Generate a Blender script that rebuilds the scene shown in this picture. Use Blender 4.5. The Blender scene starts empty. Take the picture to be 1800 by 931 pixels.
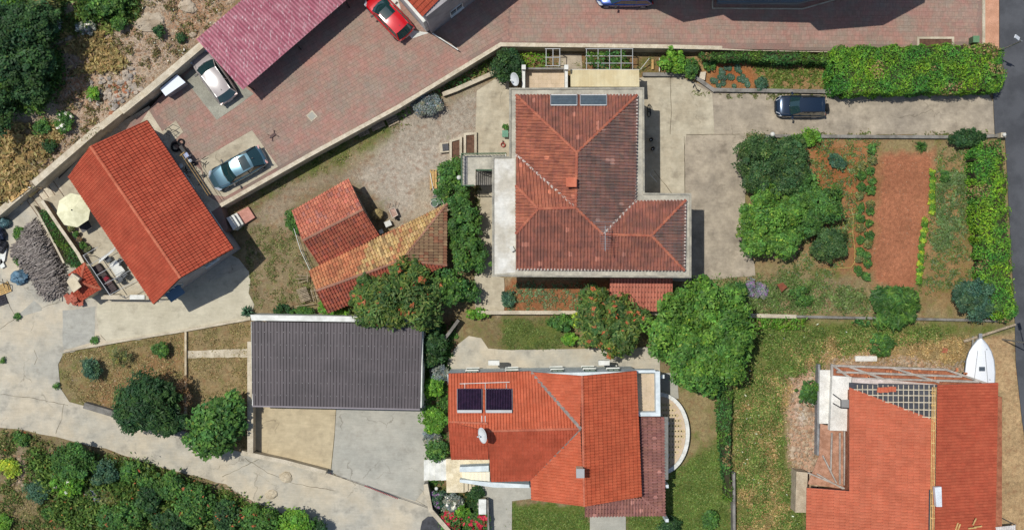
import bpy, bmesh, math, random
import numpy as np
from mathutils import Vector, Matrix
random.seed(7); rng = np.random.default_rng(7)
SC = bpy.context.scene; COL = SC.collection
# ------------------------------------------------ camera, world, sun, exposure
S = 21.0; H = 95.0                       # pixels per metre at ground level, camera height
cam = bpy.data.cameras.new("camera"); co = bpy.data.objects.new("camera", cam); COL.objects.link(co)
co.location = (0, 0, H); co.rotation_euler = (0, 0, 0)
cam.sensor_width = 36; cam.lens = 36 * H / (1800 / S); cam.clip_end = 3000; SC.camera = co
w = bpy.data.worlds.new("World"); SC.world = w; w.use_nodes = True
nt = w.node_tree; sky = nt.nodes.new('ShaderNodeTexSky'); sky.sky_type = 'NISHITA'; sky.sun_disc = False
SUN = Vector((0.335, -0.172, -1)).normalized()
sky.sun_elevation = math.asin(-SUN.z); sky.sun_rotation = math.atan2(-SUN.x, -SUN.y)
nt.links.new(sky.outputs[0], nt.nodes['Background'].inputs[0]); nt.nodes['Background'].inputs[1].default_value = 0.1
sl = bpy.data.lights.new("sun", 'SUN'); sl.energy = 3.6; sl.angle = math.radians(0.5); sl.color = (1, .965, .9)
so = bpy.data.objects.new("sun", sl); COL.objects.link(so); so.rotation_euler = SUN.to_track_quat('-Z', 'Y').to_euler()
so.location = (-20, 10, 60)
SC.view_settings.view_transform = 'Standard'; SC.view_settings.look = 'None'; SC.view_settings.exposure = 0; SC.view_settings.gamma = 1
SC.cycles.max_bounces = 5

# ------------------------------------------------ coordinates: photo pixel + height -> world
def V(px, py, z=0.0):
    k = (H - z) / H / S
    return Vector(((px - 900) * k, -(py - 465.5) * k, z))
def VV(pts, z=0.0): return [V(p[0], p[1], p[2] if len(p) > 2 else z) for p in pts]
def lin(c): c /= 255.0; return c / 12.92 if c < .04045 else ((c + .055) / 1.055) ** 2.4
def A(r, g, b, k=.8): return (lin(r) * k, lin(g) * k, lin(b) * k, 1)

# ------------------------------------------------ materials
MATS = {}
def nodes(name):
    m = bpy.data.materials.new(name); m.use_nodes = True; n = m.node_tree.nodes; l = m.node_tree.links
    return m, n, l, n['Principled BSDF']
def mixc(n, l, f, a, b, mode='MIX'):
    x = n.new('ShaderNodeMix'); x.data_type = 'RGBA'; x.blend_type = mode
    for s, v in ((0, f), (6, a), (7, b)):
        if hasattr(v, 'is_linked') or hasattr(v, 'links'): l.new(v, x.inputs[s])
        else: x.inputs[s].default_value = v
    return x.outputs[2]
def mapr(n, l, v, a, b, c, d):
    x = n.new('ShaderNodeMapRange'); l.new(v, x.inputs[0])
    for i, q in enumerate((a, b, c, d)): x.inputs[i + 1].default_value = q
    return x.outputs[0]
def noise(n, l, co_, sc, det=4, rough=.55):
    x = n.new('ShaderNodeTexNoise'); x.inputs['Scale'].default_value = sc; x.inputs['Detail'].default_value = det
    x.inputs['Roughness'].default_value = rough
    if co_: l.new(co_, x.inputs['Vector'])
    return x.outputs['Fac']
def M(name, c, c2=None, sc=1.5, rough=.85, bump=0, metal=0, rnd=.0, var=.18, tint=False, fine=14, spec=.3, world=True, coat=0, cut=(.42, .6)):
    """two-tone weathered surface; tint = multiply by the piece's own colour attribute"""
    if name in MATS: return MATS[name]
    m, n, l, p = nodes(name); MATS[name] = m
    if world: pos = n.new('ShaderNodeNewGeometry').outputs['Position']
    else: pos = n.new('ShaderNodeTexCoord').outputs['Object']
    col = n.new('ShaderNodeRGB'); col.outputs[0].default_value = c; cur = col.outputs[0]
    if c2:
        f = mapr(n, l, noise(n, l, pos, sc, 6, .62), cut[0], cut[1], 0, 1); cur = mixc(n, l, f, cur, c2)
    if var:
        f1 = mapr(n, l, noise(n, l, pos, fine, 3), .3, .7, 1 - var, 1 + var)
        f2 = mapr(n, l, noise(n, l, pos, sc * .45, 3), .3, .7, 1 - var * .7, 1 + var * .7)
        mm = n.new('ShaderNodeMath'); mm.operation = 'MULTIPLY'; l.new(f1, mm.inputs[0]); l.new(f2, mm.inputs[1])
        vm = n.new('ShaderNodeVectorMath'); vm.operation = 'SCALE'; l.new(cur, vm.inputs[0]); l.new(mm.outputs[0], vm.inputs['Scale']); cur = vm.outputs[0]
    if tint:
        a = n.new('ShaderNodeAttribute'); a.attribute_name = 'tint'; cur = mixc(n, l, 1.0, cur, a.outputs['Color'], 'MULTIPLY')
    if rnd:
        oi = n.new('ShaderNodeObjectInfo'); f = mapr(n, l, oi.outputs['Random'], 0, 1, 1 - rnd, 1 + rnd)
        vm = n.new('ShaderNodeVectorMath'); vm.operation = 'SCALE'; l.new(cur, vm.inputs[0]); l.new(f, vm.inputs['Scale']); cur = vm.outputs[0]
    l.new(cur, p.inputs['Base Color']); p.inputs['Roughness'].default_value = rough; p.inputs['Metallic'].default_value = metal
    p.inputs['Specular IOR Level'].default_value = spec
    if coat: p.inputs['Coat Weight'].default_value = coat; p.inputs['Coat Roughness'].default_value = .05
    if bump:
        b = n.new('ShaderNodeBump'); b.inputs['Strength'].default_value = min(1, bump); b.inputs['Distance'].default_value = .03
        l.new(noise(n, l, pos, fine * 1.4, 4), b.inputs['Height']); l.new(b.outputs[0], p.inputs['Normal'])
    return m
def leafmat(name):
    if name in MATS: return MATS[name]
    m, n, l, p = nodes(name); MATS[name] = m
    a = n.new('ShaderNodeAttribute'); a.attribute_name = 'tint'
    pos = n.new('ShaderNodeNewGeometry').outputs['Position']
    f = mapr(n, l, noise(n, l, pos, 1.1, 4), .3, .7, .72, 1.28)
    vm = n.new('ShaderNodeVectorMath'); vm.operation = 'SCALE'; l.new(a.outputs['Color'], vm.inputs[0]); l.new(f, vm.inputs['Scale'])
    l.new(vm.outputs[0], p.inputs['Base Color']); p.inputs['Roughness'].default_value = .55; p.inputs['Specular IOR Level'].default_value = .25
    tr = n.new('ShaderNodeBsdfTranslucent'); l.new(vm.outputs[0], tr.inputs[0]); mx = n.new('ShaderNodeMixShader'); mx.inputs[0].default_value = .3
    l.new(p.outputs[0], mx.inputs[1]); l.new(tr.outputs[0], mx.inputs[2]); l.new(mx.outputs[0], n['Material Output'].inputs[0])
    return m

# ------------------------------------------------ object helpers
ORG = {}
def tag(o, label=None, cat=None, group=None, kind=None):
    if label: o['label'] = label
    if cat: o['category'] = cat
    if group: o['group'] = group
    if kind: o['kind'] = kind
    return o
def thing(name, loc, label, cat, group=None, rz=0):
    o = bpy.data.objects.new(name, None); o.empty_display_size = .3; COL.objects.link(o)
    o.location = loc; o.rotation_euler = (0, 0, rz); ORG[o.name] = Vector(loc); return tag(o, label, cat, group)
class MB:
    def __init__(s): s.v = []; s.f = []; s.c = []; s.col = None
    def add(s, vs, fs, col=None):
        b = len(s.v); s.v += [tuple(x) for x in vs]; s.f += [tuple(b + i for i in f) for f in fs]
        s.c += [col or s.col or (1, 1, 1)] * len(fs); return s
    def box(s, c, d, rz=0, col=None, top=1.0, M_=None):
        x, y, z = d[0] / 2, d[1] / 2, d[2] / 2; R = Matrix.Rotation(rz, 3, 'Z'); c = Vector(c)
        q = [(-x, -y, -z), (x, -y, -z), (x, y, -z), (-x, y, -z), (-x * top, -y * top, z), (x * top, -y * top, z), (x * top, y * top, z), (-x * top, y * top, z)]
        q = [(M_ @ Vector(a) if M_ else R @ Vector(a)) + c for a in q]
        return s.add(q, [(3, 2, 1, 0), (4, 5, 6, 7), (0, 1, 5, 4), (1, 2, 6, 5), (2, 3, 7, 6), (3, 0, 4, 7)], col)
    def prism(s, pts, z0, z1=None, col=None):
        """pts: world points; z1 None -> keep each point's own z as top"""
        P = [Vector(p) for p in pts]; n = len(P)
        ar = sum(P[i].x * P[(i + 1) % n].y - P[(i + 1) % n].x * P[i].y for i in range(n))
        if ar < 0: P.reverse()
        top = [(p.x, p.y, p.z if z1 is None else z1) for p in P]; bot = [(p.x, p.y, z0) for p in P]
        return s.add(top + bot, [tuple(range(n)), tuple(range(2 * n - 1, n - 1, -1))] + [(n + i, n + (i + 1) % n, (i + 1) % n, i) for i in range(n)], col)
    def slab(s, pts, t, col=None):
        P = [Vector(p) for p in pts]; n = len(P)
        ar = sum(P[i].x * P[(i + 1) % n].y - P[(i + 1) % n].x * P[i].y for i in range(n))
        if ar < 0: P.reverse()
        return s.add([tuple(p) for p in P] + [(p.x, p.y, p.z - t) for p in P], [tuple(range(n)), tuple(range(2 * n - 1, n - 1, -1))] + [(n + i, n + (i + 1) % n, (i + 1) % n, i) for i in range(n)], col)
    def bar(s, a, b, wd, ht=None, col=None):
        a, b = Vector(a), Vector(b); ht = ht or wd; d = (b - a); L = d.length
        if L < 1e-6: return s
        R = d.to_track_quat('X', 'Z').to_matrix()
        return s.box((a + b) / 2, (L, wd, ht), M_=R, col=col)
    def tube(s, a, b, r, r2=None, n=8, col=None, cap=True):
        a, b = Vector(a), Vector(b); r2 = r if r2 is None else r2; R = (b - a).to_track_quat('Z', 'Y').to_matrix()
        vs = []
        for p, q in ((a, r), (b, r2)):
            for i in range(n): t = 2 * math.pi * i / n; vs.append(p + R @ Vector((q * math.cos(t), q * math.sin(t), 0)))
        fs = [(i, (i + 1) % n, n + (i + 1) % n, n + i) for i in range(n)]
        if cap: fs += [tuple(range(n - 1, -1, -1)), tuple(range(n, 2 * n))]
        return s.add(vs, fs, col)
    def lathe(s, c, prof, n=16, sx=1, sy=1, col=None, M_=None):
        c = Vector(c); vs = []
        for r, z in prof:
            for i in range(n):
                t = 2 * math.pi * i / n; q = Vector((r * math.cos(t) * sx, r * math.sin(t) * sy, z)); vs.append(c + (M_ @ q if M_ else q))
        fs = [(j * n + i, j * n + (i + 1) % n, (j + 1) * n + (i + 1) % n, (j + 1) * n + i) for j in range(len(prof) - 1) for i in range(n)]
        fs += [tuple(range(n - 1, -1, -1)), tuple(range((len(prof) - 1) * n, len(prof) * n))]
        return s.add(vs, fs, col)
    def mesh(s, name, mat, off=(0, 0, 0), smooth=False):
        me = bpy.data.meshes.new(name); o = Vector(off)
        me.from_pydata([(x - o.x, y - o.y, z - o.z) for x, y, z in s.v], [], s.f)
        if any(c != (1, 1, 1) for c in s.c):
            at = me.color_attributes.new('tint', 'FLOAT_COLOR', 'CORNER'); arr = []
            for f, c in zip(s.f, s.c): arr += [c[0], c[1], c[2], 1.0] * len(f)
            at.data.foreach_set('color', arr)
        else:
            at = me.color_attributes.new('tint', 'FLOAT_COLOR', 'POINT'); at.data.foreach_set('color', [1.0] * 4 * len(s.v))
        me.materials.append(mat)
        if smooth: me.polygons.foreach_set('use_smooth', [True] * len(me.polygons))
        me.update(); return me
    def build(s, name, mat, parent=None, smooth=False, bevel=0, label=None):
        if parent is not None: off = ORG[parent.name]
        else:
            a = np.array(s.v); off = Vector(((a[:, 0].min() + a[:, 0].max()) / 2, (a[:, 1].min() + a[:, 1].max()) / 2, a[:, 2].min()))
        o = bpy.data.objects.new(name, s.mesh(name, mat, off, smooth)); COL.objects.link(o)
        if parent is not None: o.parent = parent
        else: o.location = off
        ORG[o.name] = Vector(off)
        if bevel:
            b = o.modifiers.new('bevel', 'BEVEL'); b.width = bevel; b.segments = 2; b.limit_method = 'ANGLE'
        if label: o['label'] = label
        return o
def inst(name, me, parent, loc, rot=None):
    """copy of a shared piece, world loc / 3x3 rotation"""
    o = bpy.data.objects.new(name, me); COL.objects.link(o); off = ORG[parent.name] if parent is not None else Vector()
    T = Matrix.Translation(Vector(loc) - off)
    if rot is not None: T = T @ rot.to_4x4()
    if parent is not None: o.parent = parent
    o.matrix_basis = T; ORG[o.name] = Vector(loc); return o
def copy_tree(o, parent=None):
    c = o.copy(); COL.objects.link(c); c.parent = parent
    for ch in o.children: copy_tree(ch, c)
    return c
def inpoly(x, y, poly):
    x = np.asarray(x, float); y = np.asarray(y, float); r = np.zeros(x.shape, bool); n = len(poly)
    for i in range(n):
        x1, y1 = poly[i][0], poly[i][1]; x2, y2 = poly[(i + 1) % n][0], poly[(i + 1) % n][1]
        if y1 == y2: continue
        r ^= ((y1 > y) != (y2 > y)) & (x < (x2 - x1) * (y - y1) / (y2 - y1) + x1)
    return r
def polydist(x, y, poly):
    """signed distance (positive inside)"""
    d = np.full(x.shape, 1e9); n = len(poly)
    for i in range(n):
        ax, ay = poly[i][0], poly[i][1]; bx, by = poly[(i + 1) % n][0], poly[(i + 1) % n][1]
        vx, vy = bx - ax, by - ay; L = vx * vx + vy * vy + 1e-9
        t = np.clip(((x - ax) * vx + (y - ay) * vy) / L, 0, 1)
        d = np.minimum(d, np.hypot(x - ax - t * vx, y - ay - t * vy))
    return np.where(inpoly(x, y, poly), d, -d)
def rough(pts, amp=3, step=14):
    """irregular broken outline in photo pixels"""
    out = []; n = len(pts)
    for i in range(n):
        a = pts[i]; b = pts[(i + 1) % n]; L = math.hypot(b[0] - a[0], b[1] - a[1]); k = max(1, int(L / step))
        for j in range(k):
            t = j / k; e = 0 if j == 0 else amp
            out.append((a[0] + (b[0] - a[0]) * t + random.uniform(-e, e), a[1] + (b[1] - a[1]) * t + random.uniform(-e, e)))
    return out
# ------------------------------------------------ value noise for numpy
_g = rng.random((257, 257))
def vn(x, y):
    xi = np.floor(x).astype(int); yi = np.floor(y).astype(int); fx = x - xi; fy = y - yi
    fx = fx * fx * (3 - 2 * fx); fy = fy * fy * (3 - 2 * fy); xi %= 256; yi %= 256
    return (_g[xi, yi] * (1 - fx) + _g[xi + 1, yi] * fx) * (1 - fy) + (_g[xi, yi + 1] * (1 - fx) + _g[xi + 1, yi + 1] * fx) * fy
def fbm(x, y, o=4):
    r = 0; a = .5
    for i in range(o): r = r + a * vn(x * 2 ** i + 17 * i, y * 2 ** i + 31 * i); a *= .5
    return r
# ------------------------------------------------ terrain height
ZC = 1.8                                   # level of the paved courtyard
_w0 = V(0, 374, 1.4); _w1 = V(350, 84, 4.0); _wd = Vector((_w1.x - _w0.x, _w1.y - _w0.y)); _wL = _wd.length; _wd = _wd / _wL; _wn = Vector((-_wd.y, _wd.x))
_edge = [V(-400, 745), V(0, 752), V(99, 767), V(198, 792), V(268, 817), V(347, 838), V(397, 851), V(430, 872), V(465, 891), V(530, 911), V(585, 937), V(650, 990), V(800, 1200), V(900, 2500)]
def tz(x, y):
    x = np.asarray(x, float); y = np.asarray(y, float)
    d = (x - _w0.x) * _wn.x + (y - _w0.y) * _wn.y; t = ((x - _w0.x) * _wd.x + (y - _w0.y) * _wd.y) / _wL
    top = np.interp(t, [-.3, 0, .16, .22, .5, .62, .75, 1, 3], [1.0, 1.3, 1.6, 2.5, 2.75, 3.0, 3.25, 3.4, 4.2])
    hz = top - .05 + .1 * np.clip(d, 0, 40) + .5 * (fbm(x * .3, y * .3) - .5) * np.clip(d / 2, 0, 1)
    z = np.where(d > 0, hz, -.06 * fbm(x * 1.3, y * 1.3) - .005)
    ye = np.interp(x, [p.x for p in _edge], [p.y for p in _edge]); db = ye - y
    zb = -.12 * np.clip(db, 0, 25) + .5 * (fbm(x * .4, y * .4) - .5) * np.clip(db / 2, 0, 1) - .02
    return np.where(db > 0, zb, z)
def tz1(x, y): return float(tz(np.array([x]), np.array([y]))[0])
def G(px, py):
    """ground point seen at a photo pixel (walks down the view ray onto the terrain)"""
    z = 0.0
    for _ in range(6): p = V(px, py, z); z = tz1(p.x, p.y)
    return V(px, py, z)
def zc(x): return float(np.interp(x, [9, 39.5], [ZC, .08]))
# ------------------------------------------------ vegetation helpers
def quadmesh(name, P, Nn, size, cols, aspect=1.0, off=(0, 0, 0), mat=None, along=None):
    """P: Nx3 centres, Nn: Nx3 normals; four-cornered leaves (rhombs) with their own tint"""
    N = len(P); Nn = Nn / (np.linalg.norm(Nn, axis=1, keepdims=True) + 1e-9)
    r = along if along is not None else rng.normal(size=(N, 3)); u = np.cross(Nn, r); u /= (np.linalg.norm(u, axis=1, keepdims=True) + 1e-9); v = np.cross(Nn, u)
    s = size[:, None] * .5
    vs = np.stack([P - v * s * aspect, P + u * s * .62 - Nn * s * .12, P + v * s * aspect, P - u * s * .62 - Nn * s * .12], 1).reshape(-1, 3) - np.array(off)
    me = bpy.data.meshes.new(name); me.vertices.add(4 * N); me.vertices.foreach_set('co', vs.astype(np.float32).ravel())
    me.loops.add(4 * N); me.loops.foreach_set('vertex_index', np.arange(4 * N, dtype=np.int32))
    me.polygons.add(N); me.polygons.foreach_set('loop_start', np.arange(0, 4 * N, 4, dtype=np.int32)); me.polygons.foreach_set('loop_total', np.full(N, 4, dtype=np.int32))
    at = me.color_attributes.new('tint', 'FLOAT_COLOR', 'POINT'); c4 = np.ones((N, 4, 4), np.float32); c4[:, :, :3] = cols[:, None, :]
    at.data.foreach_set('color', c4.ravel()); me.materials.append(mat or leafmat('leaf')); me.update(calc_edges=True); return me
def palette(cols, n, cl=None):
    c = np.array([k[:3] for k in cols]); i = rng.integers(0, len(c), n) if cl is None else cl % len(c)
    return c[i] * rng.uniform(.72, 1.3, (n, 1)) * rng.uniform(.93, 1.07, (n, 3))
def GR(*t): return [A(*x, 1.22) for x in t]
PAL = {
 'dark': GR((48, 78, 42), (38, 66, 36), (62, 92, 50)), 'mid': GR((70, 108, 48), (58, 92, 44), (86, 122, 56)),
 'bright': GR((90, 134, 44), (76, 120, 38), (106, 146, 54)), 'blue': GR((66, 98, 72), (82, 112, 84), (54, 84, 62)),
 'olive': GR((104, 112, 66), (88, 100, 56), (124, 124, 76)), 'straw': GR((176, 150, 100), (160, 134, 88), (190, 168, 120)),
 'grey': GR((120, 128, 118), (104, 116, 104), (136, 140, 134)), 'hedge': GR((98, 144, 46), (80, 128, 40), (116, 156, 56), (66, 108, 44)),
 'leafy': GR((80, 120, 48), (92, 132, 52), (66, 104, 42), (104, 140, 60)), 'oliv': GR((58, 88, 46), (70, 98, 54), (48, 76, 40), (84, 108, 62)), 'silk': GR((70, 98, 46), (58, 86, 40), (88, 112, 54), (108, 122, 60)), 'brown': GR((110, 88, 64), (132, 108, 80)), 'lime': GR((160, 178, 60), (140, 164, 54))}
FL = {'orange': GR((176, 96, 62), (190, 112, 74), (150, 96, 60)), 'red': GR((176, 44, 62), (196, 60, 80)), 'purple': GR((142, 108, 150), (160, 124, 166)), 'white': GR((225, 225, 205), (235, 232, 220)), 'yellow': GR((196, 186, 60), (210, 196, 80))}
BARK = M('bark', A(112, 96, 78), A(84, 70, 58), 3, .95, .6)
def crown_pts(c, rx, ry, rz, nclump, nleaf, csize, flat=.35):
    """leaf clumps spread through an uneven ellipsoid"""
    d = rng.normal(size=(nclump, 3)); d[:, 2] = np.abs(d[:, 2]) * 1.0 - flat; d /= np.linalg.norm(d, axis=1, keepdims=True)
    rad = rng.uniform(.3, 1.0, (nclump, 1)) ** .55 * rng.uniform(.8, 1.08, (nclump, 1)); sd = rng.uniform(0, 90)
    lobe = .66 + .74 * fbm(d[:, 0] * 1.9 + sd, d[:, 1] * 1.9 + sd * .7 + d[:, 2]); rad *= np.clip(lobe, .62, 1.22)[:, None]
    cc = d * rad * np.array([rx, ry, rz]) * .86
    cr = csize * rng.uniform(.45, 1.5, nclump); tip = rng.random(nclump) < .14; cc[tip] *= rng.uniform(1.12, 1.3, (int(tip.sum()), 1)); cr[tip] *= .55; k = rng.integers(0, nclump, nclump * nleaf)
    e = rng.normal(size=(len(k), 3)); e /= np.linalg.norm(e, axis=1, keepdims=True); e[:, 2] = np.where(e[:, 2] < -.3, -e[:, 2], e[:, 2])
    rr = rng.uniform(.5, 1.05, (len(k), 1)); P = cc[k] + e * rr * cr[k][:, None] * np.array([1, 1, .75]); 
    Nn = e * .8 + np.array([0, 0, .9]) + rng.normal(size=P.shape) * .45
    return P + np.array(c), Nn, k
def make_crown(name, c, rx, ry, rz, pal, parent, dens=1.0, leaf=.2, csize=None, flower=None, ff=.1, aspect=1.2, flat=.35):
    csize = csize or .24 * min(rx, ry) + .12; vol = rx * ry
    ncl = max(8, int(9 * dens * vol / csize ** 2 * .55)); nl = max(8, int(2.6 * dens * 4 * csize ** 2 / leaf ** 2))
    ncl = min(ncl, 420); nl = min(nl, 150)
    P, Nn, k = crown_pts(c, rx, ry, rz, ncl, nl, csize, flat)
    cols = palette(PAL[pal], len(P)); kk = rng.uniform(.72, 1.3, ncl)[k]; hue = rng.uniform(-1, 1, ncl)[k]; cols = cols * kk[:, None] * np.column_stack([1 + .16 * hue, 1 + .04 * hue, 1 - .2 * hue]); old = rng.random(len(P)) < .025; cols[old] = cols[old] * np.array([1.9, 1.25, 1.1])
    size = leaf * rng.uniform(.6, 1.4, len(P))
    if flower:
        up_ = np.where(P[:, 2] > c[2] + rz * .1)[0]; nf = max(3, int(ff * (70 if rx > 1.2 else 170) * rx * ry)); fr = .13 if rx > 1.2 else .1
        fc = P[rng.choice(up_, min(nf, len(up_)), replace=False)]; top = np.zeros(len(P), bool)
        for q_ in fc: top |= ((P - q_) ** 2).sum(1) < (fr * random.uniform(.7, 1.5)) ** 2
        cols[top] = palette(FL[flower], int(top.sum()))
    off = ORG[parent.name]; o = bpy.data.objects.new(name, quadmesh(name, P, Nn, size, cols, aspect, off)); COL.objects.link(o); o.parent = parent; return o
def tree(name, px, py, rpx, h, pal, label, cat='tree', ry=None, dens=1.0, leaf=.2, flower=None, ff=.1, group=None, base=None, trunk=.12, csize=None, rzf=None, flat=.35, aspect=1.2, ext=None):
    """px,py,rpx: where the crown shows in the photo; h: height of the tree"""
    g = G(px, py); z0 = g.z; zm = z0 + h * .6; c = V(px, py, zm); k = (H - zm) / H / S
    rx = rpx * k; ry_ = (ry or rpx) * k; g = Vector((c.x, c.y, tz1(c.x, c.y) if base is None else base)); t = thing(name, g, label, cat, group)
    rz = rzf or h * .42
    tb = MB(); top = Vector((c.x, c.y, zm + rz * .3)); mid = g.lerp(top, .5) + Vector((random.uniform(-.1, .1), random.uniform(-.1, .1), 0)) * min(1, h / 3)
    tb.tube(g - Vector((0, 0, .15)), mid, trunk, trunk * .75, 9); tb.tube(mid, top, trunk * .75, trunk * .3, 8)
    for i in range(6):
        a = i * 1.05 + random.random(); e = Vector((c.x + rx * .6 * math.cos(a), c.y + ry_ * .6 * math.sin(a), zm + rz * random.uniform(-.1, .4))); s = g.lerp(top, random.uniform(.4, .75))
        tb.tube(s, e, trunk * .42, trunk * .12, 6)
    tb.build('trunk', BARK, t, smooth=True)
    make_crown('crown', (c.x, c.y, zm), rx, ry_, rz, pal, t, dens, leaf, csize, flower, ff, aspect, flat)
    for (ex, ey, er) in (ext or []):
        q = V(ex, ey, zm); make_crown('crown', (q.x, q.y, zm), er * k, er * k, rz * .8, pal, t, dens, leaf, csize, flower, ff, aspect, flat)
    return t
def shrub(px, py, rpx, h, pal, label, cat='shrub', **k):
    n = k.pop('name', 'shrub'); return tree(n, px, py, rpx, h, pal, label, cat, trunk=.05, **k)
def scatter(poly, n, clump=0.0, csc=.5, z=None):
    xs = [p[0] for p in poly]; ys = [p[1] for p in poly]; m = int(n * 3) + 50
    x = rng.uniform(min(xs), max(xs), m); y = rng.uniform(min(ys), max(ys), m); k = inpoly(x, y, poly)
    if clump: k &= (fbm(x * csc * .05, y * csc * .05) + rng.uniform(-.08, .08, m)) > clump
    x = x[k][:n]; y = y[k][:n]; wx = (x - 900) / S; wy = -(y - 465.5) / S
    if z is None:
        for _ in range(4): zz = tz(wx, wy); kk = (H - zz) / H; wx = (x - 900) / S * kk; wy = -(y - 465.5) / S * kk
    else: zz = np.full(len(x), z); kk = (H - z) / H; wx = wx * kk; wy = wy * kk
    return np.stack([wx, wy, zz], 1)
def area(poly): return abs(sum(poly[i][0] * poly[(i + 1) % len(poly)][1] - poly[(i + 1) % len(poly)][0] * poly[i][1] for i in range(len(poly)))) / 2 / S / S
def cover(name, polys, dens, leaf, h, pal, label, cat, clump=.45, csc=1.0, flower=None, ff=.02, up=.5, z=None, per=7, spread=.12):
    """ground cover that nobody could count: tufts of small blades; one stuff object"""
    Ps = np.concatenate([scatter(p, int(area(p) * dens), clump, csc, z) for p in polys]); n = len(Ps)
    if n == 0: return
    sc = rng.uniform(.5, 1.5, n); P = np.repeat(Ps, per, 0); s2 = np.repeat(sc, per); N = len(P)
    P = P + rng.normal(size=(N, 3)) * spread * s2[:, None] * np.array([1, 1, .0]); P[:, 2] += rng.uniform(.2, 1, N) * h * s2
    Nn = rng.normal(size=(N, 3)); Nn[:, 2] = np.abs(Nn[:, 2]) + up
    cols = palette(PAL[pal] if isinstance(pal, str) else pal, N) * np.repeat(rng.uniform(.75, 1.25, n), per)[:, None]
    if flower: m = rng.random(N) < ff; cols[m] = palette(FL[flower], int(m.sum())); P[m, 2] += h * .4
    off = P.mean(0); off[2] = P[:, 2].min()
    o = bpy.data.objects.new(name, quadmesh(name, P, Nn, leaf * rng.uniform(.5, 1.4, N) * s2 ** .5, cols, 1.5, off)); COL.objects.link(o); o.location = off
    return tag(o, label, cat, None, 'stuff')
def boxleaf(name, poly, z0, z1, leaf, pal, dens, parent, bul=.18, flower=None, ff=.03, sidef=.5, csc=.9, twist=1.0):
    """dense foliage over a hedge volume: top and sides"""
    world = [(p.x, p.y) for p in VV(poly, z1)]; xs = [p[0] for p in world]; ys = [p[1] for p in world]
    ar = area(poly); n = int(ar * dens); m = n * 4
    x = rng.uniform(min(xs), max(xs), m); y = rng.uniform(min(ys), max(ys), m); k = inpoly(x, y, world); x = x[k][:n]; y = y[k][:n]; n = len(x)
    d = polydist(x, y, world); lum = fbm(x * csc, y * csc) + .5 * fbm(x * 3.1, y * 3.1)
    z = z1 + (lum - .75) * bul * 2.2 - np.exp(-d / .18) * .35 + rng.uniform(-.12, .03, n)
    P = np.stack([x, y, z], 1); e = 1e-1; gx = (fbm((x + e) * 3.1, y * 3.1) - fbm(x * 3.1, y * 3.1)) / e
    Nn = rng.normal(size=(n, 3)) * .55 * twist; Nn[:, 2] = np.abs(Nn[:, 2]) + .6; Nn[:, 0] -= gx * .6
    Q = []; QN = []; L = len(world); ccw = sum(world[i][0] * world[(i + 1) % L][1] - world[(i + 1) % L][0] * world[i][1] for i in range(L)) > 0
    for i in range(L):
        a = np.array(world[i]); b = np.array(world[(i + 1) % L]); le = np.hypot(*(b - a)); kk = int(le * (z1 - z0) * dens * sidef)
        t = rng.random((kk, 1)); q = a + (b - a) * t; nn = np.array([(b - a)[1], -(b - a)[0]]) / le * (1 if ccw else -1)
        zz = rng.uniform(z0, z1, kk); o_ = (fbm(q[:, 0] * 1.4 + zz * .7, q[:, 1] * 1.4 + zz * .5) - .5) * bul * 1.6 + rng.uniform(-.1, .1, kk)
        Q.append(np.column_stack([q + nn * o_[:, None], zz])); QN.append(np.column_stack([np.tile(nn, (kk, 1)) * .8, np.full(kk, .5)]) + rng.normal(size=(kk, 3)) * .5)
    P = np.concatenate([P] + Q); Nn = np.concatenate([Nn] + QN); N = len(P)
    lf = fbm(P[:, 0] * .75 + 40, P[:, 1] * .75); mf = fbm(P[:, 0] * 2.3, P[:, 1] * 2.3 + 30)
    cols = palette(PAL[pal], N) * (.5 + .7 * lf + .4 * mf)[:, None]; hue = np.clip((lf - .47) * 6, -1, 1); cols = cols * np.column_stack([1 + .3 * hue, 1 + .06 * hue, 1 - .3 * hue])
    dry = (fbm(P[:, 0] * .5 + 9, P[:, 1] * .5 + 70) > .62) & (rng.random(N) < .5); cols[dry] = palette(PAL['straw'], int(dry.sum())) * .7
    if flower: mk = rng.random(N) < ff; cols[mk] = palette(FL[flower], int(mk.sum()))
    o = bpy.data.objects.new(name, quadmesh(name, P, Nn, leaf * rng.uniform(.6, 1.4, N), cols, 1.3, ORG[parent.name])); COL.objects.link(o); o.parent = parent
    return o
def hedge(name, poly, h, pal, label, leaf=.14, dens=130, z0=0.0, cat='hedge', **k):
    c = VV(poly, z0); cx = sum(p.x for p in c) / len(c); cy = sum(p.y for p in c) / len(c)
    t = thing(name, (cx, cy, z0), label, cat)
    poly = rough(poly, k.pop('ragged', 2.6), 9)
    inner = VV(poly, z0 + h); ctr = Vector((cx, cy, 0)); b = MB(); b.prism([p + (ctr - p) * .05 for p in inner], z0, z0 + h - .3)
    b.build('stems', M('hedge core', A(52, 58, 34), A(70, 62, 44), 3, .95), t)
    boxleaf('foliage', poly, z0 + .05, z0 + h, leaf, pal, dens, t, **k); return t
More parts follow.
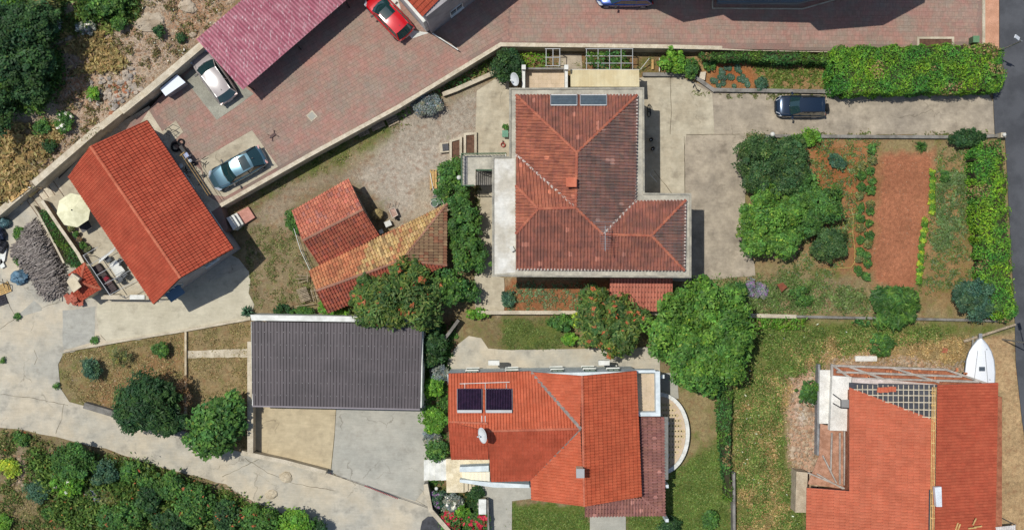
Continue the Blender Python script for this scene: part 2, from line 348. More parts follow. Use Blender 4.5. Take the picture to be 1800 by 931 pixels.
def spiky(name, px, py, rpx, h, pal, label, cat, n=90, wd=.1, base=None):
    """rosette of long arching blades"""
    g = G(px, py); R = rpx / S; t = thing(name, g, label, cat); b = MB(); cs = PAL[pal]
    for i in range(n):
        a = random.uniform(0, 2 * math.pi); L = R * random.uniform(.55, 1.08); el = random.uniform(.15, 1.0); c = random.choice(cs); f = random.uniform(.7, 1.35); c = tuple(q * f for q in c[:3])
        pts = []
        for k in range(5):
            s = k / 4; r = L * s * (1 - .25 * el); z = h * el * math.sin(math.pi * min(1, s * .75 + .02)) + .05
            pts.append(Vector((g.x + r * math.cos(a), g.y + r * math.sin(a), g.z + z)))
        sd = Vector((-math.sin(a), math.cos(a), 0)); ws = [wd * .6, wd, wd * .8, wd * .5, .008]
        vs = []
        for p, q in zip(pts, ws): vs += [p - sd * q / 2, p + sd * q / 2]
        b.add(vs, [(2 * k, 2 * k + 1, 2 * k + 3, 2 * k + 2) for k in range(4)], c)
    b.build('leaves', leafmat('leaf'), t); return t
# ------------------------------------------------ GROUND: one sheet to the horizon, soil and grass zones as its own colour
DRYG = A(150, 134, 100); GRAV = A(158, 142, 120); REDS = A(182, 120, 88); STRAW = A(170, 146, 98); TAN = A(190, 160, 118); GREEN = A(104, 118, 62); DKG = A(84, 104, 46); STONE = A(178, 158, 136); LAWN = A(98, 118, 60); PEB = A(184, 168, 146)
ZN = [ # polygon in photo px, colour, feather px, stone amount, green amount
 ([(-900, -900), (2700, -900), (2700, 1900), (-900, 1900)], DRYG, 1, .2, .35),
 ([(-400, -400), (500, -400), (355, 75), (0, 365), (-400, 640)], A(194, 176, 152), 12, 1, .2),
 ([(120, 90), (250, 60), (330, 70), (240, 170), (190, 215), (60, 330), (100, 200)], A(206, 184, 162), 22, 1, .03),
 ([(70, 120), (140, 120), (175, 170), (120, 190)], A(196, 146, 110), 18, .7, .0),
 ([(300, -5), (420, -5), (345, 72), (290, 70)], A(190, 148, 116), 14, 1, .1),
 ([(130, -30), (230, -30), (235, 30), (180, 50), (150, 30)], A(120, 120, 62), 16, .2, .9),
 ([(-60, 220), (40, 230), (110, 230), (60, 300), (-20, 365), (-60, 360)], A(172, 146, 96), 16, .15, .3),
 ([(560, 175), (690, 175), (700, 240), (640, 330), (560, 330), (420, 440), (440, 345), (520, 290)], A(134, 122, 92), 16, .35, .6),
 ([(640, 250), (720, 195), (880, 140), (868, 250), (790, 260), (775, 360), (700, 400), (640, 330), (590, 300)], A(184, 172, 154), 14, .4, .12),
 ([(480, 330), (640, 260), (660, 290), (620, 310), (520, 350), (505, 400), (440, 400)], A(164, 148, 124), 14, .6, .15),
 ([(440, 400), (520, 400), (560, 480), (540, 540), (440, 545), (430, 480)], A(154, 138, 106), 14, .4, .4),
 ([(560, 215), (640, 190), (700, 200), (690, 240), (610, 290), (520, 320), (450, 345), (440, 330)], A(136, 130, 88), 14, .3, .75),
 ([(650, 300), (760, 250), (790, 290), (770, 370), (690, 360)], A(196, 184, 166), 16, .3, 0),
 ([(720, 330), (790, 290), (800, 380), (730, 400)], A(186, 172, 150), 10, .2, 0),
 ([(110, 618), (325, 575), (325, 765), (130, 720), (100, 660)], A(152, 136, 96), 6, .25, .55),
 ([(150, 680), (320, 590), (318, 700), (200, 740)], A(160, 126, 88), 20, .3, .25),
 ([(327, 575), (442, 560), (442, 800), (330, 770)], A(160, 140, 102), 5, .15, .3),
 ([(890, 105), (1170, 100), (1170, 155), (890, 140)], A(150, 116, 82), 8, .2, .6),
 ([(1170, 95), (1465, 100), (1465, 160), (1250, 160), (1180, 130)], A(164, 134, 92), 8, .3, .45),
 ([(1250, 100), (1320, 112), (1330, 155), (1250, 150)], A(180, 112, 68), 14, .1, .2),
 ([(888, 490), (1075, 490), (1075, 548), (888, 548)], A(160, 108, 74), 6, .15, .3),
 ([(1300, 238), (1765, 238), (1770, 556), (1300, 556), (1240, 495), (1320, 490)], A(158, 140, 100), 8, .15, .4),
 ([(1410, 250), (1540, 250), (1530, 480), (1470, 490), (1420, 440)], A(164, 124, 84), 16, .2, .35),
 ([(1650, 280), (1725, 290), (1735, 500), (1650, 540), (1610, 520)], A(160, 130, 88), 16, .2, .45),
 ([(1546, 270), (1643, 266), (1636, 400), (1610, 500), (1606, 512), (1528, 500), (1540, 380)], REDS, 7, .05, 0),
 ([(1480, 300), (1545, 290), (1532, 500), (1500, 500)], A(168, 116, 78), 9, .05, .15),
 ([(1425, 260), (1520, 255), (1500, 330), (1440, 350)], A(176, 114, 72), 16, .1, .3),
 ([(1325, 480), (1530, 480), (1530, 552), (1250, 552)], A(150, 136, 100), 12, .15, .5),
 ([(1290, 556), (1800, 570), (1690, 600), (1440, 640), (1440, 940), (1290, 940)], A(134, 134, 82), 10, .2, .85),
 ([(1500, 590), (1690, 590), (1700, 640), (1560, 640)], A(162, 142, 100), 16, .3, .3),
 ([(1372, 660), (1440, 630), (1560, 628), (1560, 645), (1445, 645), (1440, 860), (1395, 850), (1385, 740)], A(208, 170, 142), 12, 1, .03),
 ([(1400, 690), (1440, 690), (1440, 730), (1410, 740)], A(214, 206, 190), 8, 1, 0),
 ([(1760, 700), (1700, 600), (1780, 585), (1830, 940), (1745, 940)], A(196, 166, 124), 6, .15, .02),
 ([(810, 552), (1160, 556), (1150, 625), (850, 620), (800, 600)], A(146, 132, 94), 8, .15, .5),
 ([(885, 565), (990, 565), (985, 612), (895, 612)], A(104, 116, 66), 14, .05, 1),
 ([(1185, 670), (1270, 665), (1270, 830), (1200, 800)], A(156, 140, 100), 8, .1, .4),
 ([(1180, 830), (1270, 770), (1290, 960), (1100, 960), (1100, 905)], A(112, 122, 64), 12, .05, 1),
 ([(897, 886), (1037, 886), (1037, 960), (897, 960)], A(104, 122, 60), 3, .0, 1),
 ([(745, 560), (800, 560), (785, 850), (752, 850)], A(120, 100, 76), 5, .2, .3),
 ([(-400, 745), (0, 752), (99, 767), (198, 792), (268, 817), (347, 838), (430, 872), (590, 937), (620, 1200), (-400, 1200)], A(142, 128, 96), 6, .5, .5),
 ([(20, 800), (110, 800), (110, 850), (20, 850)], A(150, 134, 116), 16, .6, .1),
 ([(380, 850), (470, 895), (480, 931), (400, 900)], A(196, 176, 150), 10, 1, 0),
 ([(850, 490), (885, 490), (885, 550), (840, 550)], A(188, 166, 134), 6, .2, .02),
 ([(750, 850), (860, 850), (850, 960), (770, 960)], A(100, 100, 60), 4, .1, .8),
]
def build_ground():
    gx = np.concatenate([[-1500, -700, -300, -150, -100], np.arange(-75, -46, 2), np.arange(-45.5, 45.6, .22), np.arange(47, 76, 2), [100, 150, 300, 700, 1500]])
    gy = np.concatenate([[-1500, -700, -300, -150, -90], np.arange(-60, -25, 2), np.arange(-24.5, 24.6, .22), np.arange(26, 61, 2), [90, 150, 300, 700, 1500]])
    X, Y = np.meshgrid(gx, gy); nx, ny = len(gx), len(gy); x = X.ravel(); y = Y.ravel(); z = tz(x, y)
    me = bpy.data.meshes.new('ground'); me.vertices.add(nx * ny); me.vertices.foreach_set('co', np.stack([x, y, z], 1).astype(np.float32).ravel())
    i, j = np.meshgrid(np.arange(nx - 1), np.arange(ny - 1)); a = (j * nx + i).ravel(); q = np.stack([a, a + 1, a + nx + 1, a + nx], 1).astype(np.int32)
    me.loops.add(q.size); me.loops.foreach_set('vertex_index', q.ravel()); me.polygons.add(len(q))
    me.polygons.foreach_set('loop_start', np.arange(0, q.size, 4, dtype=np.int32)); me.polygons.foreach_set('loop_total', np.full(len(q), 4, dtype=np.int32))
    me.polygons.foreach_set('use_smooth', [True] * len(q))
    k = H / (H - z) * S; px = 900 + x * k + (fbm(x * .9, y * .9) - .47) * 26 + (fbm(x * 3.5 + 9, y * 3.5) - .47) * 12; py = 465.5 - y * k + (fbm(x * .9 + 50, y * .9) - .47) * 26 + (fbm(x * 3.5, y * 3.5 + 9) - .47) * 12
    col = np.tile(np.array(DRYG[:3]), (len(x), 1)); st = np.full(len(x), .2); gr = np.full(len(x), .35)
    for poly, c, f, s_, g_ in ZN:
        wt = np.clip(polydist(px, py, poly) / f * .5 + .5, 0, 1)
        col = col * (1 - wt[:, None]) + np.array(c[:3]) * wt[:, None]; st = st * (1 - wt) + s_ * wt; gr = gr * (1 - wt) + g_ * wt
    at = me.color_attributes.new('zone', 'FLOAT_COLOR', 'POINT'); at.data.foreach_set('color', np.column_stack([col, np.ones(len(x))]).astype(np.float32).ravel())
    at = me.color_attributes.new('mask', 'FLOAT_COLOR', 'POINT'); at.data.foreach_set('color', np.column_stack([st, gr, st * 0, st * 0 + 1]).astype(np.float32).ravel())
    m, n, l, p = nodes('ground soil and dry grass'); pos = n.new('ShaderNodeNewGeometry').outputs['Position']
    za = n.new('ShaderNodeAttribute'); za.attribute_name = 'zone'; ma = n.new('ShaderNodeAttribute'); ma.attribute_name = 'mask'
    sp = n.new('ShaderNodeSeparateColor'); l.new(ma.outputs['Color'], sp.inputs[0])
    cur = za.outputs['Color']
    def scale(cur, f):
        v = n.new('ShaderNodeVectorMath'); v.operation = 'SCALE'; l.new(cur, v.inputs[0]); l.new(f, v.inputs['Scale']); return v.outputs[0]
    cur = scale(cur, mapr(n, l, noise(n, l, pos, .35, 5), .3, .7, .82, 1.16)); cur = scale(cur, mapr(n, l, noise(n, l, pos, 3.2, 5, .7), .3, .7, .7, 1.28)); cur = scale(cur, mapr(n, l, noise(n, l, pos, 11, 3, .7), .3, .7, .78, 1.22))
    cur = mixc(n, l, mapr(n, l, noise(n, l, pos, 1.7, 5, .7), .5, .66, 0, .45), cur, A(150, 104, 74))           # patches of red earth
    # green patches
    mu = n.new('ShaderNodeMath'); mu.operation = 'MULTIPLY_ADD'; l.new(sp.outputs[1], mu.inputs[0]); mu.inputs[1].default_value = .34; l.new(noise(n, l, pos, .8, 6, .68), mu.inputs[2])
    gcol = mixc(n, l, mapr(n, l, noise(n, l, pos, 6, 4), .4, .6, 0, 1), A(86, 104, 44), A(120, 128, 66))
    cur = mixc(n, l, mapr(n, l, mu.outputs[0], .66, .84, 0, .85), cur, gcol)
    # pebbles and broken stone
    vo = n.new('ShaderNodeTexVoronoi'); vo.inputs['Scale'].default_value = 5.5; l.new(pos, vo.inputs['Vector'])
    sm = n.new('ShaderNodeMath'); sm.operation = 'MULTIPLY'; l.new(mapr(n, l, vo.outputs['Distance'], .34, .2, 0, 1), sm.inputs[0])
    sm2 = n.new('ShaderNodeMath'); sm2.operation = 'MULTIPLY'; l.new(sm.outputs[0], sm2.inputs[0]); l.new(sp.outputs[0], sm2.inputs[1]); l.new(mapr(n, l, noise(n, l, pos, 1.5, 3), .45, .6, 0, .85), sm.inputs[1])
    scol = mixc(n, l, vo.outputs['Color'], A(206, 194, 178), A(190, 150, 124)); cur = mixc(n, l, sm2.outputs[0], cur, scol)
    l.new(cur, p.inputs['Base Color']); p.inputs['Roughness'].default_value = 1; p.inputs['Specular IOR Level'].default_value = .1
    b = n.new('ShaderNodeBump'); b.inputs['Strength'].default_value = .9; b.inputs['Distance'].default_value = .12
    ad = n.new('ShaderNodeMath'); ad.operation = 'ADD'; l.new(noise(n, l, pos, 7, 6, .75), ad.inputs[0]); l.new(sm2.outputs[0], ad.inputs[1]); l.new(ad.outputs[0], b.inputs['Height']); l.new(b.outputs[0], p.inputs['Normal'])
    me.materials.append(m); me.update(calc_edges=True); o = bpy.data.objects.new('ground', me); COL.objects.link(o); ORG[o.name] = Vector(); return tag(o, 'soil, dry grass and stony ground around the houses', None, None, 'structure')
GROUND = build_ground()

# ------------------------------------------------ hard ground sheets
def conc(name, c, c2, sc=.5, crack=True, dark=.12, stain=.3):
    """poured concrete: broad stains, brushed grain, hairline cracks"""
    m, n, l, p = nodes(name); pos = n.new('ShaderNodeNewGeometry').outputs['Position']
    cur = mixc(n, l, mapr(n, l, noise(n, l, pos, sc, 6, .65), .38, .62, 0, 1), c, c2)
    def scale(cur, f):
        v = n.new('ShaderNodeVectorMath'); v.operation = 'SCALE'; l.new(cur, v.inputs[0]); l.new(f, v.inputs['Scale']); return v.outputs[0]
    cur = scale(cur, mapr(n, l, noise(n, l, pos, sc * 3.1, 7, .7), .3, .7, 1 - dark, 1 + dark)); cur = scale(cur, mapr(n, l, noise(n, l, pos, 16, 4, .7), .3, .7, .93, 1.07))
    mp = n.new('ShaderNodeMapping'); mp.inputs['Scale'].default_value = (1.2, 9, 1); mp.inputs['Rotation'].default_value = (0, 0, 1.2); l.new(pos, mp.inputs[0])
    cur = scale(cur, mapr(n, l, noise(n, l, mp.outputs[0], .8, 3), .35, .65, .96, 1.04))
    cur = mixc(n, l, mapr(n, l, noise(n, l, pos, sc * 1.3 + .21, 6, .66), .54, .7, 0, stain), cur, A(118, 108, 94))
    if crack:
        wp = n.new('ShaderNodeVectorMath'); wp.operation = 'MULTIPLY_ADD'; tx = n.new('ShaderNodeTexNoise'); tx.inputs['Scale'].default_value = 1.2; tx.inputs['Detail'].default_value = 5; l.new(pos, tx.inputs['Vector'])
        l.new(tx.outputs['Color'], wp.inputs[0]); wp.inputs[1].default_value = (1.3, 1.3, 0); l.new(pos, wp.inputs[2])
        vo = n.new('ShaderNodeTexVoronoi'); vo.feature = 'DISTANCE_TO_EDGE'; vo.inputs['Scale'].default_value = .16; l.new(wp.outputs[0], vo.inputs['Vector'])
        mm = n.new('ShaderNodeMath'); mm.operation = 'MULTIPLY'; l.new(mapr(n, l, vo.outputs['Distance'], .0015, .0045, .4, 0), mm.inputs[0]); l.new(mapr(n, l, noise(n, l, pos, .5, 2), .5, .58, 0, 1), mm.inputs[1])
        cur = mixc(n, l, mm.outputs[0], cur, A(90, 82, 66))
    l.new(cur, p.inputs['Base Color']); p.inputs['Roughness'].default_value = .9; p.inputs['Specular IOR Level'].default_value = .2
    b = n.new('ShaderNodeBump'); b.inputs['Strength'].default_value = .4; b.inputs['Distance'].default_value = .02; l.new(noise(n, l, pos, 14, 5, .7), b.inputs['Height']); l.new(b.outputs[0], p.inputs['Normal'])
    MATS[name] = m; return m
C_ROAD = conc('worn road concrete', A(206, 194, 170), A(186, 182, 168), .3, dark=.16, stain=.45)
C_GREY = conc('grey concrete', A(190, 186, 172), A(176, 174, 162), .4)
C_BEIGE = conc('beige concrete', A(208, 192, 158), A(192, 176, 144), .5)
C_DRIVE = conc('old driveway concrete', A(186, 173, 152), A(160, 149, 132), .35, dark=.26, stain=.6)
C_YARD = conc('pale yard concrete', A(202, 192, 168), A(184, 172, 148), .5, dark=.17, stain=.45)
C_SLAB = conc('weathered slab concrete', A(204, 198, 180), A(176, 172, 158), .7, False, .2, .4)
C_WALL = M('wall concrete', A(214, 202, 178), A(190, 178, 154), 1.2, .9, .3)
C_WALLG = M('grey wall concrete', A(150, 146, 138), A(122, 118, 110), 1.2, .9, .3)
WHITE = M('white render', A(236, 236, 228, .85), A(218, 218, 208), 1.5, .85, .1, var=.06)
GREYREND = M('grey render', A(176, 172, 172), A(158, 154, 154), 1.0, .9, .2, var=.1)
CREAM = M('cream render', A(226, 212, 182), A(208, 194, 162), 1.2, .9, .15, var=.1)
ASPH = M('asphalt', A(92, 94, 98), A(78, 80, 84), .5, .9, .5, var=.12, fine=30)
STEEL = M('galvanised steel', A(176, 178, 178), None, 2, .45, 0, .6, var=.08)
DARK = M('dark metal', A(58, 58, 60), None, 2, .5, 0, .3, var=.1)
BLACK = M('black plastic', A(30, 30, 34), None, 2, .5, var=.1)
WOOD = M('weathered wood', A(176, 160, 136), A(146, 130, 108), 6, .9, .5, rnd=.2, var=.2)
WOODY = M('yellow timber', A(220, 184, 122), A(200, 160, 100), 5, .8, .3, rnd=.12)
JOINT = M('joint filler', A(96, 86, 70), A(116, 108, 84), 3, 1)
SZ = [0]
def sheet(name, poly, z, mat, label, t=.3, parent=None, rg=0, step=14, kind='structure', cat=None):
    pts = rough(poly, rg, step) if rg else poly
    b = MB().slab(VV(pts, z), t); o = b.build(name, mat, parent)
    if parent is None: tag(o, label, cat, None, kind)
    return o
def strip(name, pts, z, wd, mat, parent, dz=.004, amp=1.0):
    """thin joint or crack lying on a sheet"""
    b = MB(); P = []
    for i in range(len(pts) - 1):
        a = pts[i]; c = pts[i + 1]; k = max(1, int(math.hypot(c[0] - a[0], c[1] - a[1]) / 8))
        for j in range(k): t = j / k; P.append((a[0] + (c[0] - a[0]) * t + random.uniform(-amp, amp), a[1] + (c[1] - a[1]) * t + random.uniform(-amp, amp)))
    P.append(pts[-1]); W = VV(P, z + dz); vs = []
    for i, p in enumerate(W):
        d = (W[min(i + 1, len(W) - 1)] - W[max(i - 1, 0)]).normalized(); nn = Vector((-d.y, d.x, 0)) * wd * random.uniform(.3, .7); vs += [p + nn, p - nn]
    b.add(vs, [(2 * i, 2 * i + 1, 2 * i + 3, 2 * i + 2) for i in range(len(W) - 1)]); return b.build(name, mat, parent)
road = sheet('road', [(-300, 400), (0, 374), (52, 326), (80, 352), (120, 400), (300, 400), (420, 455), (436, 476), (440, 495), (437, 515), (447, 535), (440, 562), (330, 582), (230, 598), (112, 620), (102, 640), (104, 662), (106, 682), (122, 706), (145, 712), (240, 745), (330, 768), (432, 797), (580, 826), (590, 836), (600, 700), (752, 700), (753, 850), (800, 945), (830, 1200), (700, 1100), (640, 985), (585, 937), (530, 911), (465, 891), (430, 872), (397, 850), (347, 837), (268, 817), (198, 792), (99, 767), (50, 757), (0, 751), (-300, 744)], .015, C_ROAD, 'worn pale concrete road and yard winding past the plots', .25, rg=1.6)
for pts in ([(100, 532), (60, 545), (28, 558), (0, 578)], [(28, 558), (14, 530)], [(182, 530), (174, 548), (172, 570), (178, 590), (186, 598)], [(112, 710), (108, 735), (98, 762)], [(0, 692), (60, 700), (120, 712)], [(590, 835), (640, 850), (720, 872), (770, 900)], [(430, 805), (470, 830), (520, 850), (590, 862)], [(160, 705), (175, 714), (205, 712)], [(390, 838), (455, 806)], [(60, 640), (66, 628), (60, 615)]):
    strip('crack', pts, .015, .032, JOINT, road)
sheet('parking_pad', [(172, 532), (280, 533), (430, 470), (437, 476), (440, 495), (437, 515), (446, 535), (440, 558), (330, 578), (188, 600), (175, 585), (170, 560)], .03, conc('fresh concrete', A(212, 204, 180), A(198, 190, 166), .6, False, .07), 'pale concrete parking pad beside the long orange-roofed house', .03, rg=1.2)
sheet('road_patch', [(24, 560), (60, 528), (72, 538), (74, 545)], .022, C_GREY, 'small triangular grey concrete patch by the junk heap', .03)
sheet('road_repair', [(110, 545), (168, 538), (165, 600), (112, 615)], .026, conc('blue grey concrete', A(186, 184, 172), A(172, 170, 160), .7, False), 'bluish grey repaired patch of the road below the outdoor oven', .03, rg=2)
pad1 = sheet('beige_pad', [(446, 690), (592, 690), (588, 760), (581, 828), (560, 822), (455, 792), (448, 788)], .05, C_BEIGE, 'beige concrete forecourt in front of the dark ribbed carport', .3)
pad2 = sheet('grey_pad', [(593, 690), (748, 690), (749, 760), (752, 852), (730, 880), (600, 838), (582, 829), (588, 770)], .045, C_GREY, 'grey concrete forecourt in front of the dark ribbed carport', .3)
# driveway and house surroundings
drive = sheet('driveway', [(1128, 135), (1195, 133), (1235, 150), (1255, 162), (1460, 166), (1738, 166), (1746, 180), (1748, 236), (1500, 238), (1330, 240), (1318, 300), (1306, 370), (1308, 420), (1318, 445), (1326, 462), (1328, 484), (1240, 494), (1120, 494), (1120, 400)], .03, C_DRIVE, 'old stained concrete driveway leading past the dark car to the road', .2, rg=1.5)
sheet('driveway_slab', [(1118, 137), (1195, 134), (1252, 165), (1256, 236), (1206, 238), (1203, 262), (1203, 345), (1118, 345)], .045, C_YARD, 'pale concrete slab beside the hipped roof house', .06)
for pts in ([(1178, 136), (1180, 200), (1178, 236)], [(1203, 240), (1204, 340)], [(1206, 237), (1300, 236)], [(1150, 300), (1185, 345)]): strip('joint', pts, .045, .04, JOINT, drive, .006, .5)
sheet('side_yard', [(868, 140), (895, 130), (896, 275), (868, 275), (868, 490), (842, 490), (838, 300), (836, 238), (838, 160)], .03, C_YARD, 'pale concrete strip along the west side of the hipped roof house', .1)
sheet('north_path', [(985, 95), (1022, 95), (1024, 125), (980, 125)], .03, C_DRIVE, 'dusty concrete path between the vegetable beds north of the house', .1, rg=1)
sheet('south_path', [(835, 480), (886, 488), (886, 545), (836, 545), (830, 510)], .025, C_YARD, 'dusty concrete walk at the south west corner of the house', .1, rg=1.5)
sheet('garden_path', [(328, 616), (442, 613), (442, 627), (328, 629)], .03, C_WALL, 'narrow earthy garden path ending in steps by the dark carport', .1, rg=.8)
h3path = sheet('house_path', [(806, 604), (824, 590), (846, 594), (858, 612), (900, 615), (1160, 610), (1160, 652), (780, 655), (790, 625)], .03, C_ROAD, 'pale concrete path along the white north wall', .15, rg=1)
sheet('lower_drive', [(838, 840), (960, 840), (960, 872), (900, 880), (899, 1000), (840, 1000)], .03, C_GREY, 'grey concrete drive below the steps of the solar panel house', .1)
sheet('rear_terrace', [(1037, 896), (1100, 896), (1100, 1000), (1037, 1000)], .06, C_GREY, 'grey concrete landing south of the solar panel house', .1)
sheet('side_path', [(1150, 655), (1190, 655), (1193, 700), (1150, 700)], .04, C_GREY, 'grey concrete walk east of the balcony', .1)
asph = sheet('asphalt_road', [(1757, -400), (1757, 100), (1746, 165), (1749, 235), (1767, 242), (1784, 560), (1786, 640), (1797, 740), (1840, 1000), (1900, 1600), (2040, 1600), (1980, 1000), (1925, 560), (1905, 100), (1905, -400)], .05, ASPH, 'dark asphalt street along the right edge', .3)
# ------------------------------------------------ courtyard (raised block) with pavers
CP = [(150, 330), (230, 215), (262, 192), (352, 92), (520, -90), (1728, -200), (1728, 78), (1600, 95), (1470, 90), (880, 79), (700, 190), (545, 273), (388, 362), (400, 402), (330, 480)]
cpw = [V(p[0], p[1], ZC) for p in CP]; cpw = [V(p[0], p[1], zc(q.x)) for p, q in zip(CP, cpw)]
PAVE = M('red and grey paving', A(176, 134, 120), A(162, 144, 128), .8, .9, .3, tint=True, var=.09, cut=(.36, .64), fine=4)
b = MB()
def split_strip(b, pts, xs, t):
    """slab following the fall of the courtyard: cut into strips along x"""
    for i in range(len(xs) - 1):
        x0, x1 = xs[i], xs[i + 1]; P = pts
        def clip(P, x, keep):
            o = []
            for k in range(len(P)):
                a, c = P[k], P[(k + 1) % len(P)]; ia, ic = keep(a[0], x), keep(c[0], x)
                if ia: o.append(a)
                if ia != ic: tt = (x - a[0]) / (c[0] - a[0]); o.append((x, a[1] + (c[1] - a[1]) * tt))
            return o
        P = clip(P, x0, lambda a, x: a >= x - 1e-9); 
        if len(P) < 3: continue
        P = clip(P, x1, lambda a, x: a <= x + 1e-9)
        if len(P) < 3: continue
        top = [Vector((p[0], p[1], zc(p[0]))) for p in P]; b.prism(top, -.2)
split_strip(b, [(p.x, p.y) for p in cpw], [-60, 9, 39.5, 60], 0)
court = b.build('courtyard', M('paving joints', A(156, 124, 113), A(146, 128, 116), .8, .95, .3)); tag(court, 'raised courtyard of red and grey paving', None, None, 'structure')
def pavers(x0, y0, ang, nu, nv, region, ind_from):
    """rows of paving blocks with recessed joints; local frame at (x0,y0) turned by ang"""
    ca, sa = math.cos(ang), math.sin(ang); allb = MB(); cnt = [0]; meshes = {}
    rows = []; v = 0
    while v < nv:
        hgt = random.choice((.2, .3, .3, .4)); u = random.uniform(-.4, 0)
        while u < nu:
            L = random.choice((.2, .3, .3, .4)); rows.append((u, v, L, hgt)); u += L
        v += hgt
    a = np.array(rows); g = .009
    def xy(u, v): return x0 + u * ca - v * sa, y0 + u * sa + v * ca
    ok = np.ones(len(a), bool)
    for du, dv in ((0, 0), (1, 0), (1, 1), (0, 1)):
        X, Y = xy(a[:, 0] + du * a[:, 2], a[:, 1] + dv * a[:, 3]); ok &= inpoly(X, Y, region)
    a = a[ok]
    for r in a:
        u, v, L, hg = r; c = random.uniform(.93, 1.05); tnt = (c * random.uniform(.98, 1.04), c, c * random.uniform(.97, 1.03)); lift = random.uniform(.012, .018)
        X, Y = xy(u + L / 2, v + hg / 2)
        P = [xy(u + g, v + g), xy(u + L - g, v + g), xy(u + L - g, v + hg - g), xy(u + g, v + hg - g)]
        if cnt[0] < 300 and ind_from(X, Y):
            key = (round(L, 2), round(hg, 2), int(c * 10))
            if key not in meshes:
                mb = MB(); mb.box((0, 0, .008), (L - 2 * g, hg - 2 * g, .016), col=tnt); meshes[key] = mb.mesh('paver', PAVE)
            sl = (zc(X + .1) - zc(X - .1)) / .2; R = Matrix.Rotation(-math.atan(sl), 3, 'Y') @ Matrix.Rotation(ang, 3, 'Z')
            inst('paver', meshes[key], court, (X, Y, zc(X)), R); cnt[0] += 1; continue
        top = [(p[0], p[1], zc(p[0]) + lift) for p in P]; bot = [(p[0], p[1], zc(p[0]) - .01) for p in P]
        allb.add(top + bot, [(0, 1, 2, 3)] + [(4 + i, 4 + (i + 1) % 4, (i + 1) % 4, i) for i in range(4)], tnt)
    o = allb.build('pavers', PAVE, court); o['kind'] = 'stuff'
cw = [(p.x, p.y) for p in cpw]
ang = math.atan2(cpw[5].y * 0 + (V(880, 79, ZC) - V(545, 273, ZC)).y, (V(880, 79, ZC) - V(545, 273, ZC)).x)
o1 = V(290, 530, ZC); mid = [(p.x, p.y) for p in VV([(905, -300), (905, 500), (-200, 500), (-200, -300)], ZC)]
regA = [(p.x, p.y) for p in VV([(262, 194), (352, 94), (520, -60), (900, -60), (900, 74), (878, 76), (700, 187), (545, 271), (390, 360), (352, 300)], ZC)]
pavers(o1.x, o1.y, ang, 50, 32, regA, lambda X, Y: False)
P0 = V(895, 95, ZC); regB = [(P0.x, V(895, 74, ZC).y), (P0.x, 24.5), (39.1, 24.5), (39.1, V(1725, 74, .1).y), (V(1470, 86, .6).x, V(1470, 86, .6).y)]
pavers(P0.x, P0.y - 1, 0, 45, 8, regB, lambda X, Y: X > 21 and Y < 20.5)
for nm, poly, mt, lb in (('paver_patch', [(322, 136), (362, 100), (446, 165), (412, 190), (381, 211)], M('grey block paving', A(168, 166, 150), A(152, 150, 136), 1, .9, .3), 'rectangle of grey block paving under the silver car'),
                         ('car_pad', [(353, 281), (443, 229), (489, 293), (396, 346), (362, 340)], C_YARD, 'pale concrete pad under the blue grey car'),
                         ('entrance_pad', [(284, 232), (309, 212), (322, 232), (300, 252)], C_YARD, 'small pale concrete slab by the drying rack'),
                         ('corner_pad', [(716, 52), (754, 58), (724, 68), (690, 30), (660, -30), (690, -30)], WHITE, 'whitish concrete apron beside the red car'),
                         ('passage_floor', [(262, 194), (286, 232), (300, 252), (354, 300), (362, 342), (390, 360), (330, 400), (230, 240)], C_WALL, 'pale concrete passage beside the long orange-roofed house')):
    sheet(nm, poly, ZC + (.026 if nm != 'passage_floor' else .021), mt, lb, .04)
sheet('sidewalk', [(1732, -300), (1756, -300), (1756, 96), (1752, 82), (1732, 78)], .12, M('salmon paving', A(214, 162, 132), A(202, 150, 120), 1.5, .9, .3), 'salmon coloured footway between courtyard and asphalt', .3)
b = MB(); b.slab(VV([(1727, -300), (1732, -300), (1732, 78), (1727, 78)], .2), .4); tag(b.build('kerb', C_WALL), 'pale kerb line dividing courtyard and footway', None, None, 'structure')
mh = thing('manhole_cover', V(548, 204, ZC + .02), 'square pale inspection cover set in the red paving', 'manhole cover')
MB().box(V(548, 204, ZC + .03), (.68, .68, .03), rz=.72).build('frame', C_WALL, mh); MB().box(V(548, 204, ZC + .05), (.5, .5, .02), rz=.72).build('lid', C_GREY, mh)
